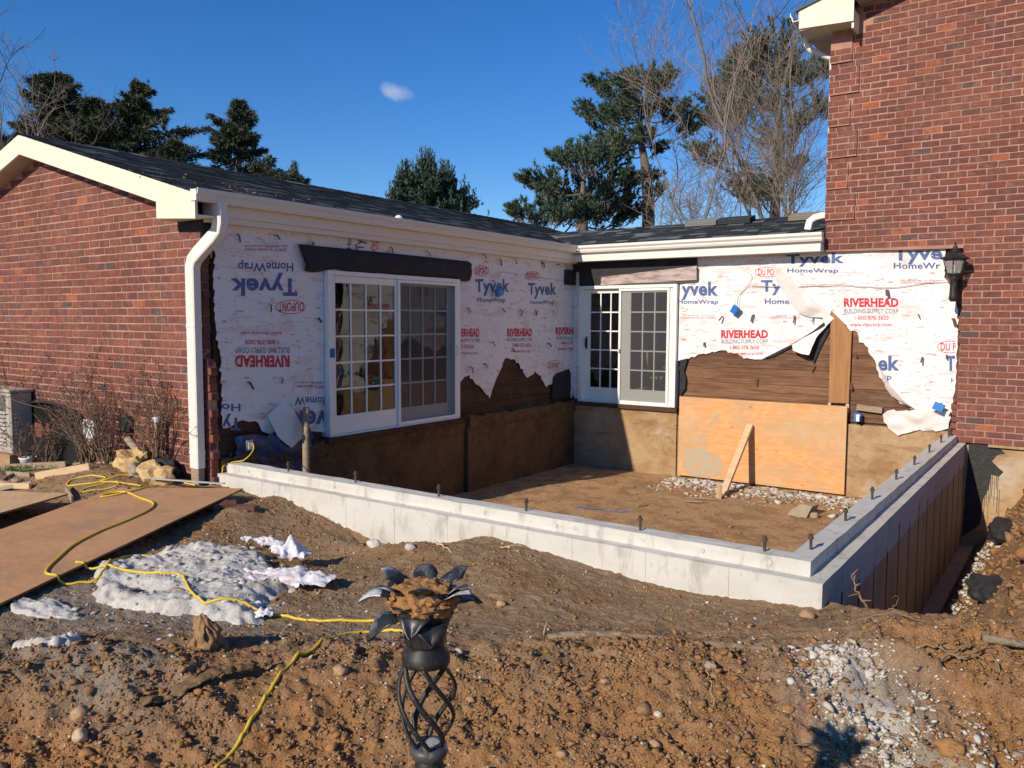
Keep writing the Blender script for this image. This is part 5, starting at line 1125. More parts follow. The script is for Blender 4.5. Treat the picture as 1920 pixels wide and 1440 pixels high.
mb=MB(); mb.prism([(4.40,-1.75,-1.14),(4.66,-1.80,-1.14),(4.70,-1.66,-1.0),(4.56,-1.64,-.99),(4.45,-1.70,-1.05)],(.04,.2,0)); mb.build('block_face',Mgstone if False else Mconct,ck); MB().box((4.70,-1.78,-1.14),(4.80,-1.68,-1.06),M=None,bev=.02).build('broken_piece',Mgstone,ck)
tr=thing('blue_strap','blue strap lying on the shaded soil of the pit','strap',(2.0,-2.6,-1.1))
P=[(1.95,-3.15),(2.15,-3.05),(2.3,-2.95),(2.5,-2.98),(2.62,-2.85)]
MB().tube(arc([(x,y,gz(x,y)+.012) for x,y in P]),.012,5,flat=.4).build('webbing',Mbluep,tr)
for i,(x,y,a,L) in enumerate([(3.0,-1.9,.3,.25),(4.9,-.9,.9,.4),(5.1,-1.0,.1,.34),(2.6,-2.6,1.3,.2),(3.6,-.75,.6,.22)]):
    t=thing('wood_scrap',['thin wood scrap on the pit floor left of the stake','reddish wood strip by the right end of the plywood','pinkish lath in front of the reddish strip by the right foundation','short dark wood scrap on the shaded pit floor','splinter of wood among the pale rubble near the brace'][i],'wood scrap',(x,y,-1.12),'wood scraps on the pit floor')
    beam(MB(),(x,y,gz(x,y)+.015),(x+L*math.cos(a),y+L*math.sin(a),gz(x,y)+.03),.035,.012).build('strip',[Mlumo,Mplyf,Mplyf,Mlumo,Mlum][i],t)
sd=thing('leaning_pole','dirty grey pole leaning in the pit against the wall left of the patio door','pole',(.3,-6.3,-1.1))
MB().tube([(.45,-6.55,-1.15),(.36,-6.48,-.6),(.22,-6.36,.05),(.16,-6.30,.42)],[.042,.043,.042,.04],9).build('pole_shaft',Mlumo,sd,smooth=True)
bt=thing('blue_tarp','crumpled dark blue tarp stuffed under the torn wrap beside the brick corner','tarp',(.1,-7.0,0))
vs=[];fs=[]
from mathutils import noise
for i in range(22):
    for j in range(12):
        y=-7.22+i*.05; z=.16-j*.032-(.012*i*j/12); nn=noise.noise(Vector((y*5,z*9,2))); vs.append((.06+.07*abs(nn)+.05*abs(noise.noise(Vector((y*14,z*16,5))))+.03*math.sin(j*.5),y,z+.03*nn))
for i in range(21):
    for j in range(11): k=i*12+j; fs.append((k,k+1,k+13,k+12))
MB().add(vs,fs).build('tarp_sheet',mat('tarp_blue',(.02,.05,.12),.45,.5),bt,smooth=True)
ob=thing('outlet_box','small grey outlet box on the wall with a yellow cord plugged in','outlet box',(.12,-7.07,.06))
MB().box((.08,-7.11,0.0),(.14,-7.02,.12),bev=.006).build('box_body',mat('outlet_grey',(.25,.25,.24),.5),ob)
MB().box((.14,-7.095,.02),(.147,-7.035,.10),bev=.003).build('cover_plate',Mwht,ob)
# ================================================================== YELLOW CORDS
PLZ=lambda x,y:max(gz(x,y),ply_z(x,y))
def ply_z(x,y):
    # top of the large plywood sheet
    a=Vector((x-PA.x,y-PA.y)); u=a.dot(PU); v_=a.dot(PV)
    if 0<=u<=PLu and 0<=v_<=PLv: return PA.z+PSu*u+PSv*v_+.02
    return -9
# large sheet: right edge runs from the far corner by the foundation towards the camera
PA=Vector((.83,-7.68,-.245)); q1_=Vector((1.95,-10.36)); e_=(q1_-Vector((PA.x,PA.y))); PLu=3.55; PU=e_.normalized(); PV=Vector((-PU.y,PU.x))*1; 
if PV.x>0: PV=-PV
PLv=1.45; PSu=-.055; PSv=-.045
def plyM(): 
    return lambda u,v_,w_:(PA.x+PU.x*u+PV.x*v_,PA.y+PU.y*u+PV.y*v_,PA.z+PSu*u+PSv*v_+w_)
pf=plyM()
def plysheet(label,f,u0,u1,v0,v1,m,grp='plywood sheets laid over the soil'):
    t=thing('plywood_sheet',label,'plywood',f((u0+u1)/2,(v0+v1)/2,0),grp)
    def face(a,b,n=14):
        vs=[];fs=[];
        for i in range(n+1):
            for j in range(6):
                u=u0+(u1-u0)*i/n;v_=v0+(v1-v0)*j/5; p=f(u,v_,b); vs.append((p[0],p[1],p[2]+.006*noise.noise(Vector((u*.9,v_*.9,1)))))
        return vs
    n=14; vt=face(0,.02);vb_=face(0,.004); N_=len(vt); fs=[]
    for i in range(n):
        for j in range(5): k=i*6+j; fs+= [(k,k+6,k+7,k+1)]
    MB().add(vt,fs).build('sheet',m,t)
    fs=[(N_+a,N_+b,N_+c_,N_+d_) for a,b,c_,d_ in fs]; vv=vt+vb_
    ring_=[i*6 for i in range(n+1)]+[n*6+j for j in range(1,6)]+[i*6+5 for i in range(n-1,-1,-1)]+[j for j in range(4,0,-1)]
    vv=[(p[0],p[1],p[2]-.0006) for p in vt]+vb_
    fs+=[(ring_[k],ring_[(k+1)%len(ring_)],N_+ring_[(k+1)%len(ring_)],N_+ring_[k]) for k in range(len(ring_))]
    MB().add(vv,fs).build('ply_edge',Mplyedge,t)
    return t
plysheet('muddy brown plywood sheet with a yellow cord over it, reaching to the foundation corner',pf,0,PLu,0,PLv,Mplyf)
QA=Vector((-.35,-8.79,-.285)); QU=Vector((.31,-.95)).normalized(); QV=Vector((-.91,-.41)).normalized()
pg=lambda u,v_,w_:(QA.x+QU.x*u+QV.x*v_,QA.y+QU.y*u+QV.y*v_,QA.z-.03*u-.01*v_+w_+.03)
plysheet('cleaner tan plywood sheet overlapping the muddy one at the left edge',pg,0,1.5,0,1.6,mat('clean_plywood',(.58,.38,.20),.7,.3,layers=[('w14',(2,9,2),.3,.75,(.66,.46,.26),.5),('n',2,.5,.7,(.42,.26,.14),.6)]))
# white strip on far edge of the big sheet
ws=thing('metal_strip','pale grey flat strip lying along the far edge of the muddy plywood','strip',(.3,-7.7,-.25))
beam(MB(),(-.35,-7.93,-.225),(.50,-7.66,-.222),.05,.008,0).build('flat_bar',mat('grey_strip',(.5,.5,.48),.5),ws)
def cord(label,pts,lift=.011,grp='yellow extension cords on the ground',rad=.0085):
    t=thing('extension_cord',label,'cord',(pts[0][0],pts[0][1],0),grp)
    P=[(p[0],p[1],(p[2] if len(p)>2 else max(gz(p[0],p[1]),ply_z(p[0],p[1]))+lift)) for p in pts]
    A_=arc(P,7); hs_=[a.z if a.z>=-.15 else max(gz(a.x,a.y),ply_z(a.x,a.y),heap_z(a.x,a.y))+rad*.9 for a in A_]; n_=len(hs_)
    hs_=[max(hs_[i],sum(hs_[max(0,i-2):i+3])/len(hs_[max(0,i-2):i+3])) for i in range(n_)]; A_=[Vector((a.x,a.y,h)) for a,h in zip(A_,hs_)]
    MB().tube(A_,rad,8).build('cord_jacket',Mcord,t,smooth=True); return t
# ================================================================== GROUND THINGS
def rock(name,label,cat,c,r,m,seed,sub=4,am=.35,group=None,sink=.3,rot=0,smooth=True,fr=2.2):
    bm=bmesh.new(); bmesh.ops.create_icosphere(bm,subdivisions=sub,radius=1); o=Vector((seed*3.1,seed*1.7,seed*.9)); ca_,sa_=math.cos(rot),math.sin(rot)
    for v in bm.verts:
        p=v.co.copy(); k=1+am*noise.noise(p*1.2+o)+am*.5*noise.noise(p*fr+o)+am*.22*noise.noise(p*6+o); 
        # facets
        k-=am*.25*abs(noise.noise(p*1.9+o*2))
        p=Vector((p.x*r[0]*k,p.y*r[1]*k,p.z*r[2]*k)); v.co=Vector((p.x*ca_-p.y*sa_,p.x*sa_+p.y*ca_,p.z))
    z=max(gz(c[0],c[1]),ply_z(c[0],c[1])) if len(c)==2 else c[2]
    vs=[tuple(v.co+Vector((c[0],c[1],z+r[2]*(1-2*sink)))) for v in bm.verts]; fs=[tuple(v.index for v in f.verts) for f in bm.faces]; bm.free()
    mb=MB(); mb.add(vs,fs,0,random.random()); ob=mb.build(name,m,None,smooth=smooth,loc=(c[0],c[1],z)); setp(ob,label,cat,group); return ob
rock('boulder','ochre boulder behind, against the dry bush by the brick wall','boulder',(-1.0,-7.76),(.27,.17,.17),Mstone,1,3,.5,smooth=False,group='ochre boulders by the wall')
rock('boulder','ochre boulder nearest the foot of the white downspout','boulder',(-.50,-7.80),(.24,.16,.15),Mstone,2,3,.5,smooth=False,group='ochre boulders by the wall')
rock('boulder','small grey brown stone wedged between the two ochre boulders','boulder',(-.74,-7.86),(.12,.09,.10),Mgstone,5,group='ochre boulders by the wall')
SL=[((6.04,-9.34),.035,'pale round stone near the bottom edge, right of the torch shadow line'),((5.99,-9.19),.022,'small tan stone above the pale round one in the foreground'),((5.68,-9.16),.02,'small curved shell coloured stone in the right foreground'),((5.72,-9.62),.028,'flat tan stone by the bottom edge right of the torch pole'),((4.57,-9.88),.04,'oval orange tan stone beside the curving yellow cord'),((5.2,-9.62),.024,'small tan stone just right of the torch cage'),((4.86,-9.29),.026,'pale tan stone right below the torch collar'),((3.74,-10.76),.05,'round tan stone at the lower left, upper of a pair'),((3.9,-10.84),.042,'round tan stone at the lower left, lower of a pair'),((2.55,-7.62),.055,'pale flat stone in the gap beside the foundation'),((2.79,-7.85),.06,'light grey flat stone on the berm left of the foundation gap'),((3.31,-7.97),.05,'pale chip of stone on the berm by the foundation'),((6.09,-8.8),.03,'small dark stone beside the white mortar spill'),((4.52,-8.43),.035,'pale stone on the packed soil behind the torch'),((6.25,-7.65),.05,'red brown lump of clay on the packed soil below the foundation corner')]
for i,((x,y),r_,lab) in enumerate(SL):
    rock('stone',lab,'stone',(x,y),(r_,r_*.8,r_*.7),[Mpeb,Mgstone,Mrub][0 if i not in (9,10,11,12) else (1 if i==12 else 2)],i+10,3,.3,'single stones on the dug soil',.35)
# cement heap: lumpy dried crust
def heap(name,label,cat,cx,cy,a,b,h,m,seed,rot=0,nx=110,ny=80,edge=.25,hole=None):
    vs=[];fs=[];ca_,sa_=math.cos(rot),math.sin(rot); X=[];Y=[]
    for j in range(ny):
        for i in range(nx):
            u=-1.15+2.3*i/(nx-1); v=-1.15+2.3*j/(ny-1); X.append(cx+u*a*ca_-v*b*sa_); Y.append(cy+u*a*sa_+v*b*ca_)
    X=np.array(X);Y=np.array(Y); U=np.tile(np.linspace(-1.15,1.15,nx),ny);V_=np.repeat(np.linspace(-1.15,1.15,ny),nx)
    r=np.sqrt(U*U+V_*V_)+fbm(X*2.2,Y*2.2,seed,4)*1.1
    p=ss(1.0,1-edge,r) if False else (1-ss(1-edge,1.0,r))
    H=h*p*(.6+fbm(X*2.5,Y*2.5,seed+3,3)*1.7)+p*(.016*1.8*(vn(X*8,Y*8,seed)-.3)+.014*vn(X*20,Y*20,seed+9)+.008*vn(X*48,Y*48,seed+2)+.04*np.abs(fbm(X*6,Y*6,seed+5,3)))
    if hole: H=H-hole[4]*np.exp(-((X-hole[0])/hole[2])**2-((Y-hole[1])/hole[3])**2)
    Z=surf(X,Y)+H-.02*(1-p)-.012
    f=[(j*nx+i,j*nx+i+1,(j+1)*nx+i+1,(j+1)*nx+i) for j in range(ny-1) for i in range(nx-1) if max(p[j*nx+i],p[j*nx+i+1],p[(j+1)*nx+i])>0]
    mb=MB(); mb.add(list(zip(X.tolist(),Y.tolist(),Z.tolist())),f); ob=mb.build(name,m,None,smooth=True,loc=(cx,cy,-.4)); setp(ob,label,cat); return ob
hp=heap('cement_heap','wide lumpy heap of dried pale grey cement beside the muddy plywood','cement heap',2.42,-9.28,.95,.58,.085,Mslurry,4,rot=-.25,nx=150,ny=100,hole=(2.30,-9.62,.22,.08,.10))
heap('cement_patch','small cracked patch of pale dried cement on the soil in front of the big heap','cement patch',2.92,-10.52,.20,.13,.05,Mslurry,14,rot=.3,nx=50,ny=40)
heap('cement_patch','thin spatter of grey dried cement on the soil left of the big heap','cement patch',2.15,-10.18,.34,.14,.02,Mslurry,24,rot=.2,nx=60,ny=40)
rock('cement_lump','brown clay lump sitting in the hollow of the cement heap under the yellow cord','lump',(2.66,-9.55),(.12,.08,.055),Mgstone,31,3,.3,None,.3)
cx=rs.normal(2.42,.66,420);cy=rs.normal(-9.30,.36,420); rot_=-.25; cx,cy=2.42+(cx-2.42)*math.cos(rot_)-(cy+9.28)*math.sin(rot_),-9.28+(cx-2.42)*math.sin(rot_)+(cy+9.28)*math.cos(rot_)
from mathutils.bvhtree import BVHTree
hv=[tuple(v.co+hp.location) for v in hp.data.vertices]; bt_=BVHTree.FromPolygons(hv,[tuple(p.vertices) for p in hp.data.polygons])
zz=[];kk=[]
for a_,b_ in zip(cx,cy):
    h_=bt_.ray_cast(Vector((a_,b_,3)),Vector((0,0,-1))); g0=gz(a_,b_); zz.append(max(g0,h_[0].z if h_[0] else g0)); kk.append(ply_z(a_,b_)<-5)
kk=np.array(kk); scatter('cement_chunks',np.stack([cx,cy],1)[kk],np.exp(rs.normal(math.log(.011),.6,int(kk.sum()))).clip(.004,.045),Mslurry,'broken crusts and crumbs of dried cement on and around the heap','rubble',embed=.3,zf=np.array(zz)[kk],flat=.6)
# bag and scraps of wrap on the heap
def sheetbag(name,label,c,sz,rot,m,seed,tall=0,n=34):
    vs=[];fs=[]; ca_,sa_=math.cos(rot),math.sin(rot)
    for i in range(n):
        for j in range(n):
            u=i/(n-1)*2-1;v=j/(n-1)*2-1; e=1+.25*noise.noise(Vector((math.atan2(v,u)*1.5,seed,0)))
            x=u*sz[0]*e;y=v*sz[1]*e; p=Vector((x*7,y*7,seed*3.3)); rr_=math.hypot(u,v)
            z=sz[2]*(max(0,1-rr_*.8))+.05*abs(noise.noise(p))+.035*abs(noise.noise(p*2.3))+.015*noise.noise(p*5)
            if tall: z+=tall*math.exp(-((u-.1)/.5)**2-((v-.1)/.4)**2)*(1+.5*noise.noise(p*1.5))
            X=c[0]+x*ca_-y*sa_+.03*noise.noise(p*1.1);Y=c[1]+x*sa_+y*ca_+.03*noise.noise(p*1.2+Vector((4,4,4)))
            vs.append((X,Y,gz(X,Y)+c[2]+z))
    for i in range(n-1):
        for j in range(n-1):
            k=i*n+j; u=(i+.5)/(n-1)*2-1;v=(j+.5)/(n-1)*2-1
            if math.hypot(u,v)<1.05+.2*noise.noise(Vector((math.atan2(v,u)*3,seed,1))): fs.append((k,k+n,k+n+1,k+1))
    ob=MB().add(vs,fs).build(name,m,None,smooth=True,loc=(c[0],c[1],-.4)); setp(ob,label,'wrap scrap',None); return ob
Mscrap=mat('dirty_wrap_scrap',(.72,.68,.68),.5,.4,layers=[('n',5,.5,.68,(.62,.34,.28),.65),('n',9,.55,.7,(.45,.42,.5),.5)],bumps=[('n',22,.6,.02)])
sheetbag('wrap_scrap','big crumpled scrap of pink stained white wrap at the right end of the cement heap',(3.02,-8.93,.04),(.34,.17,.05),.35,Mscrap,3)
sheetbag('wrap_scrap','upright twist of white wrap standing behind the crumpled scrap on the heap',(2.62,-8.58,.05),(.15,.12,.07),.8,Mscrap,5,.11)
sheetbag('wrap_scrap','flat white piece of wrap at the far edge of the cement heap',(2.13,-8.46,.05),(.2,.09,.03),.2,Mscrap,8)
sheetbag('wrap_scrap','torn white strips of wrap under the yellow cord in front of the heap',(3.05,-9.50,.0),(.26,.075,.02),.6,Mscrap,11)
sheetbag('wrap_scrap','small folded white scrap right of the torn strips by the yellow cord',(3.40,-9.46,.0),(.10,.06,.05),.4,Mscrap,14)
def heap_z(x,y):
    h_=bt_.ray_cast(Vector((x,y,3)),Vector((0,0,-1))); return h_[0].z if h_[0] else -9
cord('yellow cord draped from the outlet box over the concrete ledge at the left end',[(.15,-7.06,.05),(.20,-7.08,.09),(.26,-7.12,.03),(.22,-7.20,-.07),(.14,-7.27,-.09),(.08,-7.35,-.12),(.10,-7.45,-.20),(.07,-7.46,-.28),(.02,-7.50)],rad=.006)
cord('yellow cord with tangled loops on the soil between the boulders and the plywood',[(-.05,-7.62),(-.35,-7.68),(-.6,-7.75),(-.78,-7.98),(-.82,-8.12),(-.86,-8.20),(-.88,-8.14),(-1.09,-8.21),(-1.2,-8.34),(-1.1,-8.42),(-.9,-8.3),(-.80,-8.2),(-.62,-8.1),(-.4,-8.02)],rad=.009)
cord('thin looped yellow cord end lying just behind the plywood edge',[(-.81,-8.44),(-.83,-8.35),(-.77,-8.21),(-.70,-8.12),(-.6,-8.16),(-.68,-8.30),(-.79,-8.43)],rad=.008)
cord('long yellow cord snaking over the muddy plywood and back to the cement heap',CORDC,rad=.0095)
cord('yellow cord crossing the cement heap and running behind the black torch',CORDD,rad=.0095)
cord('yellow cord curving down through the foreground soil to the bottom edge',[(4.05,-9.12),(4.28,-9.10),(4.40,-9.20),(4.322,-9.222)]+[tuple(p[:2]) for p in CORDE[1:]]+[(4.62,-10.75),(4.75,-11.0)],rad=.009)
# clay cone with root
cn=thing('clay_lump','tall brown clump of clay standing on the foreground mound in front of the heap','clay lump',(3.76,-10.05,-.35))
bm=bmesh.new(); bmesh.ops.create_icosphere(bm,subdivisions=4,radius=1)
vs=[]
for v in bm.verts:
    p=v.co; t=(p.z+1)/2; w_=(1-.72*t**.8); k=1+.3*noise.noise(p*1.6+Vector((2,5,1)))+.14*noise.noise(p*5)
    k+=.35*noise.noise(p*2.6+Vector((1,1,7))); w_=1-.6*t**1.4; vs.append((3.765+p.x*.115*w_*k-.04*t+.03*noise.noise(p*2),-10.06+p.y*.09*w_*k-.03*t,gz(3.765,-10.06)-.06+t*.24+.035*noise.noise(p*3)))
MB().add(vs,[tuple(v.index for v in f.verts) for f in bm.faces]).build('clay_body',Mclod,cn,smooth=True); rough(cn.children[0],.012,.02,2,1.2); bm.free()
# bark slab
bk=thing('bark_slab','long splintered muddy wood slab lying diagonally on the foreground soil','wood slab',(4.05,-10.3,-.38))
vs=[];fs=[];n=34
for i in range(n):
    t=i/(n-1); x=4.02+(4.12-4.02)*t-.02*math.sin(t*5); y=-10.60+.60*t
    x=4.00+.17*t; wd=.055*(.5+math.sin(math.pi*min(1,t*1.1+.08))**.5*.6)*(1+.25*noise.noise(Vector((t*9,0,0))))
    z=gz(x,y)+.035+.03*t
    for j in range(8):
        an=2*math.pi*j/8; vs.append((x+wd*.75*math.cos(an)+.016*noise.noise(Vector((t*26,j*3.1,0))),y+.03*noise.noise(Vector((t*20,j*2.7,0))),z-.012+.012*math.sin(an)+.016*noise.noise(Vector((t*16,j*2.3,3)))))
for i in range(n-1):
    for j in range(8): fs.append((i*8+j,i*8+(j+1)%8,(i+1)*8+(j+1)%8,(i+1)*8+j))
fs+=[tuple(range(7,-1,-1)),tuple((n-1)*8+j for j in range(8))]
MB().add(vs,fs).build('slab_wood',mat('muddy_bark',(.22,.135,.07),.9,.15,layers=[('n',(20,5,20),.45,.65,(.16,.095,.05),.8),('n',(50,6,50),.55,.7,(.42,.31,.19),.5)],bumps=[('n',(60,10,60),.9,.02)]),bk,smooth=True); rough(bk.children[0],.010,.02,3,1.1)
# long half-buried pole
Mpole=mat('old_pole',(.24,.18,.12),.9,.15,layers=[('n',(9,30,30),.42,.6,(.12,.08,.05),.85),('n',(30,30,30),.55,.68,(.42,.36,.28),.6)],bumps=[('n',(10,50,50),.8,.01)])
lp=thing('half_buried_pole','long weathered grey pole half buried across the packed soil behind the torch','pole',(5.7,-8.58,-.36))
PP=[(5.12,-8.79),(5.4,-8.70),(5.75,-8.59),(6.05,-8.49),(6.36,-8.39)]
MB().tube(arc([(x,y,gz(x,y)+.008) for x,y in PP],5),[.024]*10+[.022]*6+[.016]*5,9).build('pole_shaft',Mpole,lp,smooth=True)
lp=thing('half_buried_pole','short end of a pale pole poking from the soil at the right edge','pole',(7.3,-7.85,-.25))
MB().tube([(7.2,-7.93,gz(7.2,-7.93)+.02),(7.5,-7.72,gz(7.5,-7.72)+.02)],.022,8).build('pole_shaft',Mpole,lp,smooth=True)
# black pipe strip under the pole
# roots and sticks
Mroot=mat('root_wood',(.24,.15,.08),.9,.15,layers=[('n',30,.5,.7,(.38,.27,.16),.6)])
def root(label,pts,r0,cat='root',grp='roots poking from the soil',m=Mroot,branch=3,seed=1):
    r0*=.62; t=thing('root',label,cat,pts[0],grp); mb=MB(); rr_=random.Random(seed); P=arc(pts,5)
    P=[p+Vector((rr_.gauss(0,.006),rr_.gauss(0,.006),rr_.gauss(0,.005))) for p in P]
    mb.tube(P,[r0*(1-.75*i/len(P)) for i in range(len(P))],6)
    for b in range(branch):
        i=rr_.randrange(len(P)//4,len(P)); q_=P[i]; d=Vector((rr_.gauss(0,1),rr_.gauss(0,1),rr_.uniform(-.2,.9))).normalized(); L=rr_.uniform(.05,.13)*r0/.012
        L=min(L,.2); mb.tube([q_,q_+d*L*.5+Vector((0,0,.01)),q_+d*L+Vector((rr_.gauss(0,.02),rr_.gauss(0,.02),-.01))],[r0*.5,r0*.35,r0*.12],5)
    mb.build('root_wood',m,t,smooth=True); return t
g_=lambda x,y,o=0:(x,y,gz(x,y)+o)
root('pale torn root standing up at the corner where the trench begins',[g_(6.52,-7.30,-.03),g_(6.50,-7.33,.06),g_(6.46,-7.34,.12),g_(6.43,-7.32,.19)],.016,seed=3,branch=5)
root('thin curved root beside the torn root at the trench mouth',[g_(6.62,-7.33,-.02),g_(6.66,-7.32,.05),g_(6.70,-7.28,.09)],.007,seed=4,branch=1)
root('fine white root hanging against the foundation corner',[g_(6.28,-7.50,0),g_(6.34,-7.5,.04),g_(6.42,-7.46,.02),g_(6.47,-7.42,.0)],.005,seed=5,branch=2)
root('long tangled root lying along the packed soil right of the foundation corner',[g_(6.55,-7.85,.01),g_(6.75,-7.78,.02),g_(6.9,-7.86,.03),g_(7.05,-7.82,.02),g_(7.12,-7.7,.03)],.007,seed=6,branch=6)
root('knot of brown roots at the right edge above the mortar spill',[g_(6.86,-8.12,-.02),g_(7.0,-8.08,.05),g_(7.12,-8.16,.05),g_(7.22,-8.02,.03),g_(7.3,-8.1,.02)],.018,seed=7,branch=9)
root('second root of the tangle crossing over the clay at the right edge',[g_(7.0,-8.22,-.02),g_(7.1,-8.1,.07),g_(7.16,-8.0,.05),g_(7.2,-7.9,0)],.014,seed=8,branch=6)
root('bent stick on the bank slope below the dark chunks',[g_(7.02,-6.9,.02),g_(7.08,-6.75,.05),g_(7.12,-6.6,.03),g_(7.18,-6.55,.04)],.011,'stick',seed=9,branch=2)
root('thin stick leaning over the mound at the left end of the long pole',[g_(5.10,-8.82,0),g_(5.08,-8.74,.06),g_(5.10,-8.66,.07),g_(5.14,-8.58,.08)],.005,'stick',seed=10,branch=0,m=Mlum)
root('straight pale twig on the soil right of the torch',[g_(6.08,-8.82,.01),g_(6.14,-8.92,.015),g_(6.2,-9.02,.01)],.005,'stick',seed=11,branch=0,m=Mlum)
root('thin forked twig on the foreground soil left of the curving yellow cord',[g_(3.98,-9.75,0),g_(3.9,-9.7,.06),g_(3.93,-9.6,.12),g_(3.98,-9.55,.16)],.004,'stick',seed=12,branch=2,m=Mlum)
root('pale splinter on the berm close to the white foundation',[g_(3.95,-7.66,.01),g_(4.02,-7.62,.04),g_(4.1,-7.58,.07)],.008,'stick',seed=13,branch=1,m=Mlum)
root('flat orange wood chip on the berm left of the splinter',[g_(3.45,-7.82,.01),g_(3.55,-7.86,.015),g_(3.66,-7.9,.01)],.016,'stick',seed=14,branch=0,m=Mlum)
root('thin root on the soil right of the torch shadow',[g_(6.55,-9.0,.01),g_(6.7,-8.93,.03),g_(6.85,-8.97,.02),g_(6.95,-8.9,.02)],.006,seed=15,branch=4)
# asphalt chunks on the bank
rock('asphalt_chunk','large black asphalt chunk half buried in the bank at the right edge, lower one','asphalt chunk',(7.02,-5.05),(.17,.26,.09),Mtar,41,4,.4,'black chunks on the bank',.35,rot=.3)
rock('asphalt_chunk','black asphalt chunk higher up the bank near the tan house foundation','asphalt chunk',(6.98,-2.55),(.2,.34,.12),Mtar,44,4,.4,'black chunks on the bank',.35,rot=-.2)
rock('clay_clod','orange brown clay clod on the bank beside the lower black chunk','clay clod',(7.32,-5.3),(.14,.16,.10),Mclod,46,3,.35,None,.3)
for i,(x,y,r_) in enumerate([(7.30,-8.95,.085),(7.15,-8.62,.06),(6.86,-8.93,.055)]):
    rock('clay_clod',['reddish clay clod among white mortar at the right bottom corner','brown clay clod in the middle of the mortar spill','small clay clod at the lower left of the mortar spill'][i],'clay clod',(x,y),(r_,r_*.9,r_*.65),Mclod,50+i,4,.35,None,.3)
# bricks and pot
def loose_brick(label,c,rot,m=Mbrick,tilt=0):
    t=MB(); M=Matrix.Translation((c[0],c[1],gz(c[0],c[1])+(c[2] if len(c)>2 else .03)))@RZ(rot)@RX(tilt); t.box((-.105,-.05,-.035),(.105,.05,.04),M=M,bev=.006,a=random.random()); o=t.build('brick',m,None,loc=(c[0],c[1],-.4)); setp(o,label,'brick','loose bricks on the ground'); return o
loose_brick('loose red brick on the ground beside the white pot by the bush',(-3.25,-7.75),.2)
loose_brick('loose dark brick on the ground at the left edge in front of the metal cabinet',(-3.85,-8.05),.4)
loose_brick('red brick lying under the lifted corner of the muddy plywood',(1.02,-8.02,.02),.9,tilt=.15)
loose_brick('half buried brick end beside the brick under the plywood corner',(1.22,-7.93,-.01),.4)
pt=thing('plant_pot','white plastic pot holding the bare stems next to the metal cabinet','pot',(-3.42,-7.78,-.48))
zp=gz(-3.42,-7.78)+.03
MB().lathe((-3.42,-7.78,zp-.01),[(.075,0),(.095,.10),(.105,.11),(.105,.125),(.092,.125),(.085,.10),(.07,.09)],18).build('pot_body',Mwht,pt,smooth=True)
MB().lathe((-3.42,-7.78,zp+.08),[(.085,0),(.05,.015)],14).build('pot_soil',Mclod,pt)
# AC / generator cabinet
ac=thing('metal_cabinet','beige metal air conditioner cabinet with louvres at the left edge by the wall','air conditioner',(-3.75,-8.0,-.4))
x0,x1,y0,y1,z0,z1=-5.0,-3.80,-7.80,-7.53,-.33,.47
MB().box((x0,y0,z0),(x1,y1,z1),bev=.012).build('cabinet_body',Mac,ac)
MB().box((x0-.02,y0-.02,z1),(x1+.02,y1+.02,z1+.045),bev=.012).build('lid',Mac,ac)
MB().box((x0+.1,y0-.006,z1-.25),(x1-.13,y0+.001,z1-.04),bev=.002).build('access_panel',Macd,ac)
MB().box((x1-.10,y0-.004,z0+.1),(x1-.03,y0+.001,z1-.06)).build('side_trim',Mac,ac)
for i in range(9):
    z=z0+.10+i*.052
    MB().prism([(x0+.05,y0-.014,z),(x0+.05,y0-.0005,z+.03),(x0+.05,y0-.0005,z)],(x1-x0-.19,0,0)).build('louvre',Mac,ac)
    MB().box((x0+.05,y0-.003,z-.017),(x1-.14,y0+.001,z-.001)).build('louvre_gap',Macd,ac)
    MB().prism([(x1+.012,y0+.05,z),(x1+.0005,y0+.05,z+.03),(x1+.0005,y0+.05,z)],(0,.18,0)).build('louvre',Mac,ac)
MB().box((x0-.05,y0-.06,-.62),(x1+.06,y1+.05,z0)).build('base_pad',Moldc,ac)
# basement well: dark opening beside the cabinet
wl_=thing('window_well','black plastic window well cover around a dark basement opening by the brick wall','window well',(-3.0,-7.7,-.4))
hw=[(-4.1,-7.515,.29),(-3.6,-7.515,.34),(-3.2,-7.515,.35),(-2.62,-7.515,.27),(-2.46,-7.515,.10),(-2.46,-7.515,-.28),(-4.1,-7.515,-.6)]
MB().prism(hw,(0,-.012,0)).build('opening_board',mat('opening_dark',(.012,.011,.011),.9,.1),wl_)
mb=MB(); rimp=arc([(-4.1,-7.53,.30),(-3.6,-7.56,.35),(-3.2,-7.57,.36),(-2.62,-7.56,.28),(-2.45,-7.55,.10),(-2.45,-7.54,-.30)],6); mb.tube(rimp,.018,6); mb.build('rim',Mfelt,wl_,smooth=True)
MB().prism([(-3.9,-7.53,-.05),(-2.5,-7.53,.02),(-2.5,-7.53,-.34),(-3.9,-7.53,-.6)],(0,-.05,0)).build('well_wall',mat('well_black',(.015,.014,.014),.5,.4),wl_)
MB().box((-3.6,-7.6,-.1),(-3.42,-7.54,.08)).box((-3.30,-7.6,-.05),(-3.2,-7.54,.10)).build('stored_block',Mbrick,wl_)
vt=thing('wall_vent','white plastic box fixed low on the brick wall behind the bushes','vent',(-2.28,-7.55,.09))
MB().box((-2.42,-7.58,-.02),(-2.18,-7.50,.21),bev=.01).build('vent_body',Mwht,vt)
MB().box((-2.40,-7.585,-.2),(-2.20,-7.51,-.03),bev=.005).build('vent_base',Moldc,vt)
mt=thing('pipe_fitting','grey pipe fitting with a valve sticking out of the brick wall behind the right bush','pipe',(-.75,-7.6,.3))
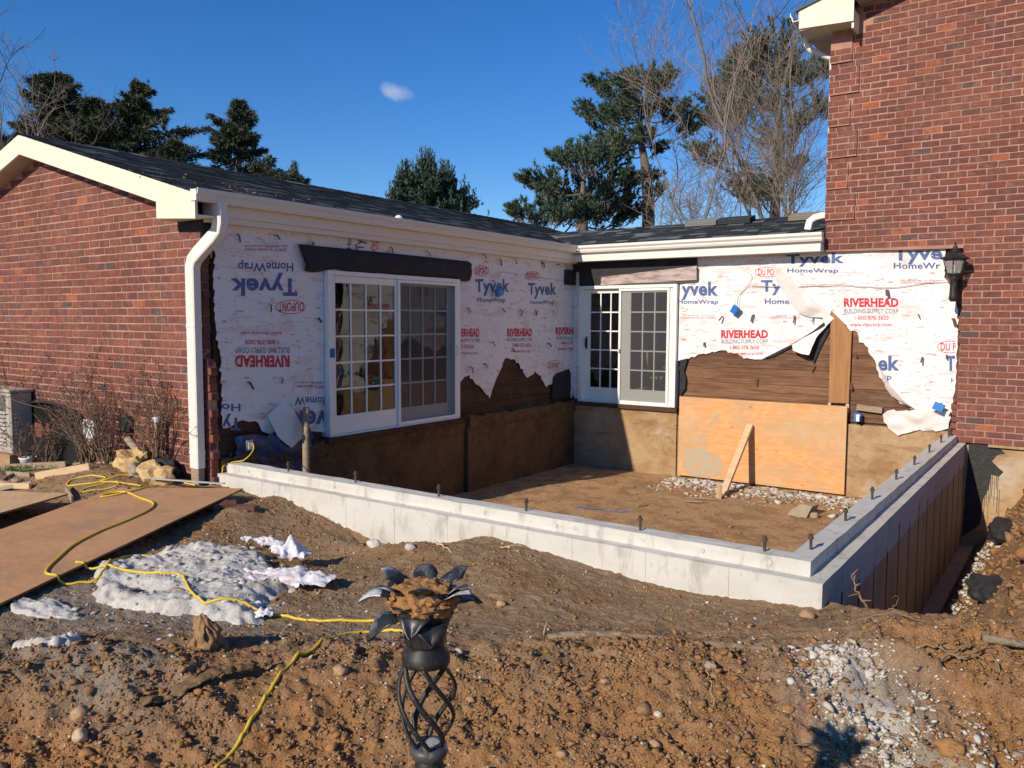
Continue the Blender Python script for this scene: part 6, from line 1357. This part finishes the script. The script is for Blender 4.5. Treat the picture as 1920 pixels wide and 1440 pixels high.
MB().tube([(-.76,-7.51,.33),(-.76,-7.60,.33),(-.76,-7.62,.28),(-.76,-7.62,.0)],.028,8).build('pipe_bend',Mconct,mt,smooth=True)
MB().lathe((-.76,-7.62,.30),[(.04,0),(.045,.02),(.045,.05),(.03,.06)],10).build('valve_cap',Mwht,mt)
cv=thing('utility_cover','small dark utility cover on the brick wall between the two right bushes','wall fixture',(-1.52,-7.55,.2))
MB().box((-1.62,-7.56,.12),(-1.42,-7.505,.32),bev=.01).build('cover',Mfelt,cv)
MB().tube([(-1.47,-7.53,.12),(-1.47,-7.53,-.2)],.02,8).build('conduit',Mfelt,cv)
bp=thing('buried_pipe_end','dark pipe slanting down behind the ochre boulders','pipe',(-1.0,-7.62,-.1))
MB().tube([(-1.28,-7.66,.08),(-1.0,-7.64,-.10),(-.78,-7.63,-.22)],.04,9).build('pipe_length',Mlumo,bp,smooth=True)
sc2=thing('plastic_sheeting','black mound of plastic sheeting between the boulders and the brick wall','sheeting',(-.6,-7.62,-.2))
bm=bmesh.new(); bmesh.ops.create_icosphere(bm,subdivisions=4,radius=1); vs=[(-.62+v.co.x*.26*(1+.2*noise.noise(v.co*2)),-7.63+v.co.y*.10,-.27+v.co.z*.20*(1+.25*noise.noise(v.co*3))) for v in bm.verts]
MB().add(vs,[tuple(v.index for v in f.verts) for f in bm.faces]).build('sheeting_fold',Mfelt,sc2,smooth=True); bm.free()
# planks and hose at left
PK=[((-3.5,-8.05),(-2.3,-7.85),.09,.03,Mlumo,'dark weathered plank lying on the soil in front of the metal cabinet'),((-1.95,-8.35),(-1.30,-8.08),.10,.035,Mlum,'pale sharp ended plank lying on the soil behind the yellow loops'),((-2.35,-8.75),(-1.65,-8.55),.06,.03,Mlum,'narrow pale plank by the grey hose at the left'),((-2.6,-8.55),(-1.9,-8.6),.05,.03,Mlumo,'thin grey lath next to the narrow pale plank'),((-1.02,-8.48),(-.62,-8.62),.07,.02,Mlumo,'short grey board lying between the yellow loops and the plywood'),((-2.9,-8.25),(-2.2,-8.30),.05,.025,Mlumo,'splintered dark lath among debris left of the soil mound'),((-2.0,-8.72),(-1.72,-8.5),.04,.02,Mrub,'broken pale chip of wood near the left plywood')]
for a,b,w_,d_,m_,lab in PK:
    t=thing('plank',lab,'plank',(a[0],a[1],gz(*a)),'loose planks on the soil'); beam(MB(),(a[0],a[1],gz(*a)+.025),(b[0],b[1],gz(*b)+.03),d_,w_).build('board_piece',m_,t)
hs=thing('grey_hose','grey hose curling over the soil at the left edge','hose',(-2.5,-8.2,-.4))
MB().tube(arc([(x,y,gz(x,y)+.02) for x,y in [(-2.05,-8.9),(-2.3,-8.62),(-2.6,-8.35),(-2.75,-8.1),(-2.5,-7.85),(-2.1,-7.72),(-1.6,-7.7),(-1.2,-7.72)]],8),.017,8).build('hose_length',Mlumo,hs,smooth=True)
rock('stone','dark stone by the grey hose end at the left','stone',(-2.2,-8.45),(.07,.05,.04),Mgstone,61,3,.3,'single stones on the dug soil')
# grass tuft and leaf litter
def tuft(label,c,n,h,sp,seed):
    rr_=random.Random(seed); mb=MB()
    for i in range(n):
        x=c[0]+rr_.gauss(0,sp);y=c[1]+rr_.gauss(0,sp*.5);z=gz(x,y); a=rr_.random()*6.28; d=Vector((math.cos(a),math.sin(a),0)); L=h*rr_.uniform(.5,1.1); s=Vector((-d.y,d.x,0))*.004
        mb.add([Vector((x,y,z))-s,Vector((x,y,z))+s,Vector((x,y,z+L*.6))+d*L*.3,Vector((x,y,z+L))+d*L*.75],[(0,1,2),(0,2,3)],0,rr_.random())
    o=mb.build('grass',Mgrass,None,recalc=False); setp(o,label,'grass',None,'stuff')
tuft('short green grass growing around the white pot and the loose brick',(-3.1,-7.95),700,.07,.28,3)
mb=MB(); rr=random.Random(12)
for i in range(1500):
    x=rr.uniform(-4.5,-.3);y=rr.uniform(-8.9,-7.52); 
    if rr.random()>.35+.65*(y>-8.0): continue
    z=max(gz(x,y),ply_z(x,y))+.004; M=Matrix.Translation((x,y,z))@RZ(rr.random()*6)@RX(rr.uniform(-.6,.6)); s=rr.uniform(.008,.028)
    mb.add([M@Vector((-s,0,0)),M@Vector((0,-s*.5,.003)),M@Vector((s,0,0)),M@Vector((0,s*.5,.008))],[(0,1,2,3)],0,rr.random())
o=mb.build('leaf_litter',Mdead,None,recalc=False); setp(o,'dead brown leaf litter on the soil under the bare bushes','leaf litter',None,'stuff')
# dry bushes
def bush(label,c,n,h,spread,seed,leaves=80,lean=0,hz=None):
    t=thing('bare_bush',label,'bush',(c[0],c[1],gz(*c)),'dry shrubs along the brick wall'); rr_=random.Random(seed); mb=MB(); lf=MB()
    z0=gz(*c) if hz is None else hz
    def grow(p,d,L,r,lv):
        k=4; P=[p]; 
        for i in range(k): d=(d+Vector((rr_.gauss(0,.16),rr_.gauss(0,.12),rr_.gauss(0,.08)+.03))).normalized(); P.append(P[-1]+d*L/k)
        for q_ in P: q_.y=min(q_.y,-7.525)
        mb.tube(P,[r*(1-.16*i) for i in range(k+1)],5 if lv==0 else 3,caps=False)
        if lv<3:
            for b in range(rr_.choice((2,3,3)) if lv<2 else 2):
                i=rr_.randrange(1,k+1); dd_=(d+Vector((rr_.gauss(0,.65),rr_.gauss(0,.5),rr_.gauss(.1,.4)))).normalized(); grow(P[i].copy(),dd_,L*rr_.uniform(.35,.62),r*.55,lv+1)
        if rr_.random()<.75 and lv>0:
            for _ in range(rr_.choice((2,3,5))):
                q_=P[-1]+Vector((rr_.gauss(0,.015),rr_.gauss(0,.015),rr_.gauss(0,.015))); M=Matrix.Translation(q_)@RZ(rr_.random()*6)@RX(rr_.random()*3); s=rr_.uniform(.007,.017)
                lf.add([M@Vector((-s,0,0)),M@Vector((0,-s*.6,.003)),M@Vector((s,0,0)),M@Vector((0,s*.6,.004))],[(0,1,2,3)],0,rr_.random())
    for i in range(n):
        a=rr_.random()*6.28; d=Vector((math.cos(a)*spread+lean,math.sin(a)*spread*.35-.05,1)).normalized()
        grow(Vector((c[0]+rr_.gauss(0,.05),c[1]+rr_.gauss(0,.035),z0-.02)),d,h*rr_.uniform(.45,.8),rr_.uniform(.006,.013),0)
    mb.build('stems',Mtwig,t,smooth=False,recalc=False); lf.build('dead_leaves',Mdead,t,recalc=False)
bush('bare bush with dark stems rising from the white pot beside the metal cabinet',(-3.38,-7.76),7,.95,.75,1)
bush('large bare bush in the middle with many crossing twigs against the brick wall',(-1.95,-7.75),20,1.45,.72,2)
bush('dense dry bush just right of the large one behind the ochre boulder',(-1.62,-7.70),14,1.0,.55,5)
bush('slim reddish bare bush by the pipe fitting nearest the downspout',(-.80,-7.66),18,1.15,.26,3)
bush('thin bare shrub behind the metal cabinet reaching up the brick wall',(-4.35,-7.58),9,1.6,.2,7)
bush('sparse bare shrub in front of the dark basement opening',(-3.0,-7.72),10,.75,.8,8)
# ================================================================== TORCH
TO=thing('garden_torch','black iron garden torch in the foreground, flower shaped top full of soil','torch',(6.385,-11.29,.3))
C0=Vector((6.382,-11.292,0)); tz=lambda z:z
ax=Vector((-.035,.0,1)).normalized(); 
def TP(r,a,z): # torch-local polar to world, with the small lean it has
    z=.692+(z-.775)*1.13; r*=1.0 if z>.70 else 1.1; return Vector((C0.x+ax.x*(z-.7)+r*math.cos(a),C0.y+r*math.sin(a),z))
def tl(mb,prof,n=24,mi=0):
    vs=[TP(r,2*math.pi*k/n,z) for r,z in prof for k in range(n)]; m=len(prof)
    return mb.add(vs,[(i*n+k,i*n+(k+1)%n,(i+1)*n+(k+1)%n,(i+1)*n+k) for i in range(m-1) for k in range(n)]+[tuple(range(n-1,-1,-1)),tuple((m-1)*n+k for k in range(n))],mi)
tl(MB(),[(.028,.755),(.043,.754),(.049,.757),(.050,.768),(.047,.778),(.043,.788),(.040,.797)]).build('collar',Mblack,TO,smooth=True)
tl(MB(),[(.03,.79),(.044,.795),(.046,.81),(.054,.835),(.066,.862),(.074,.885),(.070,.888),(.03,.87)]).build('cup',Mblack,TO,smooth=True)
Mpet=mat('petal_iron',(.02,.02,.022),.4,.5,layers=[('n',14,.55,.7,(.35,.33,.3),.55)],bumps=[('n',50,.15,.003)])
Mpw=mat('highlit_worn_iron',(.42,.41,.39),.45,.4,layers=[('n',16,.42,.52,(.03,.03,.03),.92)])  # white highlights painted on petal tips; also the pale weathered lower collar
def petal(a,zb,zt,r0,r1,w_,curl,m,m2=None,name='petal'):
    N_=12;W=6; vs=[];fs=[];mi=[]
    for s_ in (0,1):
        for i in range(N_+1):
            t=i/N_; z=zb+(zt-zb)*math.sin(t*math.pi/2*(1+curl*.55)); r=r0+(r1-r0)*t**1.6; hw=w_*(math.sin(math.pi*(.18+.82*t))**.7)*(1-.25*t)
            if t>.97: hw=.001
            for j in range(W+1):
                q_=j/W*2-1; da_=q_*hw/max(r,.02); rr_=r*(1-.0*q_*q_)+.012*q_*q_*(-1 if t<.6 else 1)-s_*.0022
                vs.append(TP(rr_,a+da_,z-s_*.0022))
    M_=(N_+1)*(W+1)
    for i in range(N_):
        for j in range(W):
            k=i*(W+1)+j; k2=M_+k; tip=1 if i>=N_*.62 else 0
            fs+=[(k,k+1,k+W+2,k+W+1),(k2+W+1,k2+W+2,k2+1,k2)]; mi+=[tip,tip]
    for i in range(N_):
        for k in (i*(W+1),i*(W+1)+W): fs.append((k,k+W+1,M_+k+W+1,M_+k)); mi.append(0)
    mb=MB(); mb.add(vs,fs); mb.mi=mi; return mb.build(name,[m,m2 or m],TO,smooth=True)
Mwt_=mat('sunlit_petal_tip',(.60,.58,.55),.4,.4,layers=[('n',20,.5,.62,(.06,.06,.06),.8)])  # sunlit white of two petals put into their tip colour
# view direction from the torch towards the camera
va=math.atan2(CAMP[1]-C0.y,CAMP[0]-C0.x)
for i in range(6): petal(va+math.pi+(-.05+i*math.pi/3),.82,.925+.008*(i%2),.050,.102,.038,.1,Mpet,[Mpet,Mpw,Mpw,Mpet,Mpw,Mpet][i])
for i in range(5): petal(va+.5+i*math.pi*.4,.788,.885,.043,.083,.052,.15,Mpet)
for i,(da_,zt,r1,cu) in enumerate([(-1.5,.905,.135,.75),(-1.15,.862,.125,1.35),(-.35,.868,.085,1.2),(.15,.85,.088,1.25),(.95,.915,.115,.25),(1.65,.885,.12,.7),(2.6,.89,.11,.6),(-2.5,.90,.115,.5)]): petal(va+da_,.798,zt,.047,r1,.050,cu,Mpet,Mwt_ if i in (0,4) else Mpet)
# soil in the cup
rr=random.Random(4); bm=bmesh.new(); bmesh.ops.create_icosphere(bm,subdivisions=4,radius=1); vs=[]
for v in bm.verts:
    p=v.co; k=1+.22*noise.noise(p*3)+.16*noise.noise(p*8); vs.append(TP(math.hypot(p.x,p.y)*.078*k,math.atan2(p.y,p.x),.885+p.z*.034*k+.006*noise.noise(p*9)))
MB().add(vs,[tuple(v.index for v in f.verts) for f in bm.faces]).build('soil_fill',Mclod,TO,smooth=False); bm.free()
mb=MB()
for i in range(150):
    a=rr.random()*6.28; r=.082*math.sqrt(rr.random()); s=rr.uniform(.003,.008); bv,bf=lump_base(300+i%5,1); p=TP(r,a,.908+rr.uniform(-.008,.014)-.25*r); mb.add([p+Vector(v)*s for v in bv],[tuple(f) for f in bf],0,rr.random())
mb.build('soil_crumbs',Mclod,TO)['kind']='stuff'
for i in range(6):
    P=[]
    for k in range(15):
        t=k/14; z=.765-.19*t; r=.018+.034*math.sin(math.pi*min(1,t*.92+.08))**.8+.012*(1-t); P.append(TP(r,i*math.pi/3+t*2.5,z))
    MB().tube(P,.0066,7,flat=.65).build('twisted_bar',Mblack,TO,smooth=True)
tl(MB(),[(.02,.59),(.038,.588),(.040,.575),(.034,.565),(.026,.56),(.022,.55)],20).build('lower_collar',Mpw,TO,smooth=True)
tl(MB(),[(.018,.575),(.024,.565),(.03,.55),(.03,.53),(.021,.52),(.020,.49),(.027,.485),(.027,.475),(.012,.465),(.0105,-.5)],14).build('pole',Mblack,TO,smooth=True)
# ================================================================== TREES
def fol_add(vs,fs,at,p,d,L,w_,n,rr_,a):
    """a burst of n thin needle blades from p about direction d"""
    for _ in range(n):
        dd_=(d+Vector((rr_.gauss(0,.5),rr_.gauss(0,.5),rr_.gauss(0,.5)))).normalized(); s=dd_.cross(Vector((rr_.gauss(0,1),rr_.gauss(0,1),rr_.gauss(0,1))))
        if s.length<1e-3: continue
        s=s.normalized()*w_; q_=p+dd_*L*rr_.uniform(.6,1.1); k=len(vs); vs.extend([p-s*.5,p+s*.5,q_]); fs.append((k,k+1,k+2)); at.extend([a]*3)
def fmesh(name,vs,fs,at,m,parent):
    mb=MB(); mb.v=[tuple(v) for v in vs]; mb.f=fs; mb.mi=[0]*len(fs); mb.att=at; return mb.build(name,m,parent,recalc=False)
def dirp(px,py,D):
    d=_f+_r*((px-960)/CAMF)-_u*((py-720)/CAMF); h=math.hypot(d.x,d.y); return Vector(CAMP)+d*(D/h)
def conifer(name,label,base,H,Rr,seed,m,lo=.12,taper=.9,dens=1.,group=None,droop=.25,needle=.16,top=0.,irr=.35):
    t=thing(name,label,'tree',tuple(base),group); rr_=random.Random(seed); B_=Vector(base)
    mb=MB(); bend=Vector((rr_.gauss(0,.02),rr_.gauss(0,.02),0)); tp=lambda h:B_+Vector((bend.x*h*h/H,bend.y*h*h/H,h))
    mb.tube([tp(H*i/10) for i in range(11)],[.022*H*(1-i/10.3)**1.1+.01 for i in range(11)],7); vs=[];fs=[];at=[]; br=MB()
    h=lo*H; lob=[rr_.uniform(.7,1.25) for _ in range(9)]
    while h<H*.985:
        u=(h/H-lo)/(1-lo); Rl=Rr*(1-u)**taper*(.55+.45*min(1,u*6+.3))
        for b in range(rr_.choice((3,4,5))):
            a=rr_.random()*6.283; L=Rl*rr_.uniform(1-irr,1.25)*lob[int(a/6.283*8.99)]; 
            d=Vector((math.cos(a),math.sin(a),rr_.uniform(-.1,.25)+(.5*u))); p=tp(h); P=[p]; k=5
            for i in range(k): P.append(P[-1]+(d+Vector((0,0,-droop*i/k))).normalized()*L/k)
            br.tube(P,[.012*L+.008]*2+[.008*L+.005]*2+[.004]*2,4,caps=False)
            n=int((10+L*34)*dens); sh=rr_.random(); sidev=Vector((-d.y,d.x,0)).normalized()
            for j in range(n):
                s=((j+rr_.random())/n)**.75; i0=min(k-1,int(s*k)); q_=P[i0].lerp(P[i0+1],s*k-i0)
                lt_=rr_.choice((-1,-.66,-.33,0,.33,.66,1))+rr_.gauss(0,.07); q_=q_+sidev*lt_*L*.42*(1.05-s)+d*abs(lt_)*L*.12+Vector((rr_.gauss(0,.02),rr_.gauss(0,.02),rr_.gauss(0,.035)-.05*abs(lt_)*L))
                o_=d*.8+sidev*lt_*.7; o_.z*=.4; fol_add(vs,fs,at,q_,(o_.normalized()+Vector((0,0,-.25 if droop>.2 else .8))),needle*rr_.uniform(.6,1.2),needle*(.2 if droop>.2 else .34),6,rr_,sh*.7+rr_.random()*.4)
            if droop==0:
                for j in range(9): fol_add(vs,fs,at,P[-1]+Vector((rr_.gauss(0,.015),rr_.gauss(0,.015),j*.05)),Vector((0,0,1)),needle*.8,needle*.28,3,rr_,sh*.7+rr_.random()*.3)
        h+=H*.0135*rr_.uniform(.6,1.5)
    for j in range(14): fol_add(vs,fs,at,tp(H*(.95+.05*j/14))+Vector((rr_.gauss(0,.02),rr_.gauss(0,.02),0)),Vector((rr_.gauss(0,.5),rr_.gauss(0,.5),.6)),needle*.8,needle*.3,3,rr_,rr_.random())
    mb.build('trunk',Mbark,t,smooth=True,recalc=False); br.build('branches',Mbark,t,recalc=False); fmesh('crown',vs,fs,at,m,t); return t
def at_px(px,py,D,zb=-.9):
    p=dirp(px,py,D); return (p.x,p.y,zb),p.z-zb
G1='dark evergreen trees beyond the long roof'
for (px,py,D,Rr,seed,lab,irr,tp_) in [
   (107,130,24,2.2,11,'tall dark hemlock at the left with two ragged tips, next to the bare tree',.5,.75),
   (128,138,24.5,1.5,12,'narrow dark hemlock tip rising just right of the leftmost hemlock',.45,.8),
   (190,185,23,1.9,19,'bushy hemlock shoulder between the left hemlocks and the pointed one',.5,.7),
   (238,142,23,2.5,13,'pointed dark hemlock above the long roof, second group from the left',.4,.9),
   (325,255,22,1.0,15,'small low hemlock just showing over the roof between two larger ones',.5,.8),
   (445,182,23,2.35,16,'broad pointed hemlock standing alone over the middle of the long roof',.4,.85)]:
    b,H=at_px(px,py,D); conifer('hemlock_tree',lab,b,H,Rr*1.5,seed,Mhem,lo=.2,taper=tp_,dens=2.6,group=G1,droop=.35,needle=.15,irr=irr)
for (px,py,D,Rr,seed,lab) in [(540,320,26,.9,21,'small pale pine tip just above the roof right of the lone hemlock'),(800,300,24,1.5,22,'bluish spruce crown with upright shoots behind the middle of the roof'),(752,322,24.4,1.2,23,'left side leader of the bluish spruce group behind the roof'),(848,326,24.2,1.35,24,'right side leader of the bluish spruce group behind the roof')]:
    b,H=at_px(px,py,D); conifer('spruce_tree',lab,b,H,Rr*1.5,seed,Mspr,lo=.25,taper=.8,dens=2.4,group='young spruces behind the roof',droop=0,needle=.13)
# white pines: plated foliage pads carried on limbs
def pine(name,label,D,trunk,pads,seed,m=Mpine,r0=.28,dr=1.4,limbs=True,burst=1.,needle=.19):
    rr_=random.Random(seed); tw=[dirp(x,y,D) for x,y in trunk]; base=Vector((tw[0].x,tw[0].y,-.9)); t=thing(name,label,'tree',tuple(base),'tall white pines on the right')
    P=[base]+tw; mb=MB(); mb.tube(arc(P,4),[r0*(1-.8*i/(4*(len(P)-1))) for i in range(4*(len(P)-1)+1)],9); vs=[];fs=[];at=[]; br=MB(); A_=arc(P,6); s=D/CAMF
    for (x,y,rx,ry) in pads:
        c=dirp(x,y,D); side=_r*1; dep=rr_.uniform(-dr,dr); c=c+Vector((_f.x,_f.y,0)).normalized()*dep; rx*=s;ry*=s
        if limbs:
            cand=[q_ for q_ in A_ if q_.z<c.z-.15*abs(c.x-q_.x)] or [A_[0]]
            q_=min(cand,key=lambda v:(v-c).length); mid=q_.lerp(c,.5)+Vector((0,0,-.12*(q_-c).length)); LL=(q_-c).length
            br.tube(arc([q_,mid,c],4),[.02+.007*LL-.0010*i*LL*.5 for i in range(9)],5,caps=False)
        fw=Vector((_f.x,_f.y,0)).normalized(); sgn=1 if x>trunk[0][0] else -1
        ns=int(burst*(9+rx*ry*34)); 
        for j in range(ns):
            o_=Vector((rr_.uniform(-1,1),rr_.uniform(-1,1),rr_.uniform(-1,1)))
            if o_.length>1: continue
            q_=c+_r*o_.x*rx+fw*o_.y*rx*.9+Vector((0,0,o_.z*ry*.85)); sh=rr_.random()
            dd_=(_r*(o_.x+.5*sgn)+fw*o_.y+Vector((0,0,.55+.5*rr_.random()))).normalized(); LL=rr_.uniform(.3,.75)*min(1.3,.45+rx)
            e_=q_+dd_*LL+Vector((0,0,.12*LL)); br.tube([q_-dd_*.25,q_,e_],[.014,.010,.004],3,caps=False)
            for k_ in range(int(7+LL*16)):
                s_=rr_.random()**.7; p=q_.lerp(e_,s_)+Vector((rr_.gauss(0,.05),rr_.gauss(0,.05),rr_.gauss(0,.05)))*(1.2-s_*.6)
                fol_add(vs,fs,at,p,(dd_*.8+Vector((0,0,.35))).normalized(),needle*rr_.uniform(.6,1.1),needle*.20,6,rr_,sh*.6+rr_.random()*.5)
    mb.build('trunk',Mbark,t,smooth=True,recalc=False); br.build('branches',Mbark,t,recalc=False); fmesh('crown',vs,fs,at,m,t); return t
cc=lambda l:[(960+x/3.89,60+y/3.89,rx/3.89,ry/3.89) for x,y,rx,ry in l]
PB=3.2
pine('white_pine','tall white pine with flat ragged tiers of needles left of the bare trees',30,[(1216,425),(1213,350),(1208,300),(1200,250),(1203,190)],cc([(610,385,40,35),(700,400,60,50),(720,460,60,35),(820,420,60,45),(900,400,70,55),(1000,440,80,60),(1080,330,50,45),(1130,290,50,45),(870,540,110,50),(1050,540,90,50),(560,610,60,35),(640,670,80,40),(760,640,110,60),(900,660,120,50),(720,720,90,35),(780,800,70,45),(850,860,60,35),(940,820,50,50),(1200,680,80,50),(1240,770,60,35),(1180,570,60,50),(1060,1030,40,20),(1040,1200,30,40),(1030,890,40,30)]),5,burst=PB)
pine('white_pine','broad low white pine spreading left above the valley of the two roofs',28,[(1092,425),(1090,400),(1095,330)],cc([(530,860,90,35),(640,870,110,38),(780,885,80,38),(350,955,60,38),(430,930,70,38),(560,950,120,55),(640,1010,110,50),(450,1045,110,45),(150,1110,60,38),(270,1130,130,48),(430,1130,140,55),(600,1110,110,55),(760,1140,100,50),(880,1100,70,35),(250,1210,50,30),(330,1230,90,45),(520,1250,140,55),(750,1240,120,55),(850,1330,110,55),(600,1330,160,50),(700,1380,150,50),(330,1320,80,30)]),6,burst=PB)
pine('white_pine','low bluish pine tip just above the roof at the far left of the pines',27,[(1005,425),(1000,410)],cc([(60,1340,45,35),(120,1350,80,45),(200,1385,90,40),(330,1400,120,40),(450,1400,120,35)]),7,r0=.12,burst=PB)
dd3=lambda l:[(1250+x/3.35,y/3.35,rx/3.35,ry/3.35) for x,y,rx,ry in l]
pine('white_pine','large white pine standing behind the tangle of bare trees at the right',36,[(1452,430),(1456,300),(1460,180),(1455,90)],dd3([(640,300,110,50),(820,300,70,40),(560,370,100,45),(700,360,120,60),(500,410,80,40),(470,470,70,35),(640,450,150,60),(860,430,100,60),(950,470,80,50),(560,520,120,50),(760,520,120,50),(920,540,90,45),(430,560,70,50),(330,600,90,60),(560,640,110,50),(430,660,90,50),(340,790,110,40),(460,780,60,40),(620,740,90,45),(240,940,60,30),(330,1010,90,22),(700,870,60,40),(640,950,90,40),(560,1180,110,60),(500,1290,120,60),(700,1100,60,40),(850,780,90,35),(640,1240,90,50)]),9,dr=2.2,burst=4.2)
def bare(label,px,D,top,seed,r0=.16,lean=0,mat_=Mbarkw,lv=6,group='bare winter trees behind the low roof',fork=.22,spread=.5,base_y=430,count=3):
    rr_=random.Random(seed); b=dirp(px,base_y,D); base=Vector((b.x,b.y,-.9)); H=dirp(px,top,D).z+.9; min_=D*.00016
    t=thing('bare_tree',label,'tree',tuple(base),group); mb=MB(); tw=MB(); cnt=[0]
    def grow(p,d,L,r,l):
        k=5 if l<2 else (4 if l<4 else 3); P=[p]
        for i in range(k):
            g_l=.035 if l==0 else .10+.03*l; d=(d+Vector((rr_.gauss(0,g_l),rr_.gauss(0,g_l),rr_.gauss(0,.06)+.05))).normalized(); P.append(P[-1]+d*L/k)
        (mb if l<3 else tw).tube(P,[max(min_,r*(1-.10*i)) for i in range(k+1)],7 if l<1 else (5 if l<3 else 3),caps=False)
        if l>=lv: return
        nb=rr_.choice((2,3,3)) if l<4 else rr_.choice((2,2,3))
        for j in range(nb):
            i=k if j==0 else rr_.randrange(max(1,k-3),k+1); sp_=spread*(.55 if j==0 else 1.1)
            dd_=(d+Vector((rr_.gauss(0,sp_),rr_.gauss(0,sp_),rr_.gauss(.12,.25)))).normalized()
            grow(P[i].copy(),(dd_+Vector((0,0,.35 if l<2 else 0))).normalized(),L*rr_.uniform(.55,.80),r*(.66 if j==0 else .48),l+1)
        if l in(1,2,3,4):
            for j in range(5): i=rr_.randrange(1,k+1); dd_=(d+Vector((rr_.gauss(0,.9),rr_.gauss(0,.9),rr_.gauss(0,.4)))).normalized(); grow(P[i].copy(),dd_,L*rr_.uniform(.3,.5),r*.25,max(l+2,lv-1))
    grow(base,Vector((_r.x*lean,_r.y*lean,1)).normalized(),H*fork+1.2,r0*.46,0)
    mb.build('trunk',mat_,t,smooth=True,recalc=False); tw.build('twigs',mat_,t,recalc=False); return t
bare('pale bare tree just right of the tall white pine',1286,27,60,31,.17,.0,fork=.30,spread=.42)
bare('leaning bare tree with wide branches between the pale tree and the thick trunks',1400,26,-20,32,.09,-.10,fork=.24,spread=.45)
bare('thick bare tree with a straight trunk, left one of the pair near the brick corner',1466,25,-90,33,.22,.0,fork=.30,spread=.42)
bare('thick bare tree with a straight trunk, right one of the pair near the brick corner',1490,26,-60,34,.20,.06,fork=.28,spread=.42)
bare('slim dark bare tree closest to the brick wall edge',1523,23,120,35,.11,.02,mat_=Mbark,fork=.28,spread=.5)
bare('bare tree reaching left over the tall white pine crown',1335,29,10,36,.13,-.08,fork=.25,spread=.5)
bare('low bushy bare tree over the roof ridge right of the pine trunk',1245,24,330,37,.06,.1,fork=.3,spread=.6)
bare('low bushy bare tree behind the shingle bundles',1350,23,280,38,.08,.0,fork=.25,spread=.65)
bare('low bushy bare tree in front of the thick trunks',1430,22,230,39,.09,.0,fork=.25,spread=.65)
bare('bare tree at the upper left corner reaching past the hemlocks',-40,21,90,41,.14,.15,lv=5,group='bare trees at the left edge',fork=.28,spread=.5,base_y=260)
bare('lower brown bare tree at the left edge just above the roof peak',20,23,190,42,.10,.05,lv=5,group='bare trees at the left edge',fork=.26,spread=.6,base_y=260)
# distant wood closing the horizon
mbv=[];mbf=[];mba=[]; rr=random.Random(77)
for i in range(5200):
    a=rr.uniform(-1.25,1.05); D=rr.uniform(62,80); x=CAMP[0]+math.sin(a-.45)*D; y=CAMP[1]+math.cos(a-.45)*D; h=3.4+2.0*noise.noise(Vector((a*9,0,0)))+1.1*noise.noise(Vector((a*40,0,0))); z=-.9+h*math.sqrt(rr.random())
    fol_add(mbv,mbf,mba,Vector((x,y,z)),Vector((0,0,1)),1.3,.30,4,rr,rr.random())
o=fmesh('distant_wood',mbv,mbf,mba,mat('distant_twigs',(.13,.115,.10),.9,.1,ramp=[(0,(.13,.11,.095)),(.5,(.09,.085,.07)),(.8,(.05,.06,.045))]),None); setp(o,'distant grey brown wood along the horizon behind the houses','wood',None,'stuff')
print('TRIS',sum(sum(len(p.vertices)-2 for p in m.polygons) if len(m.polygons)<20000 else len(m.loops)-2*len(m.polygons) for m in bpy.data.meshes))
print('OBJECTS',len(bpy.data.objects),'MESHES',len(bpy.data.meshes))
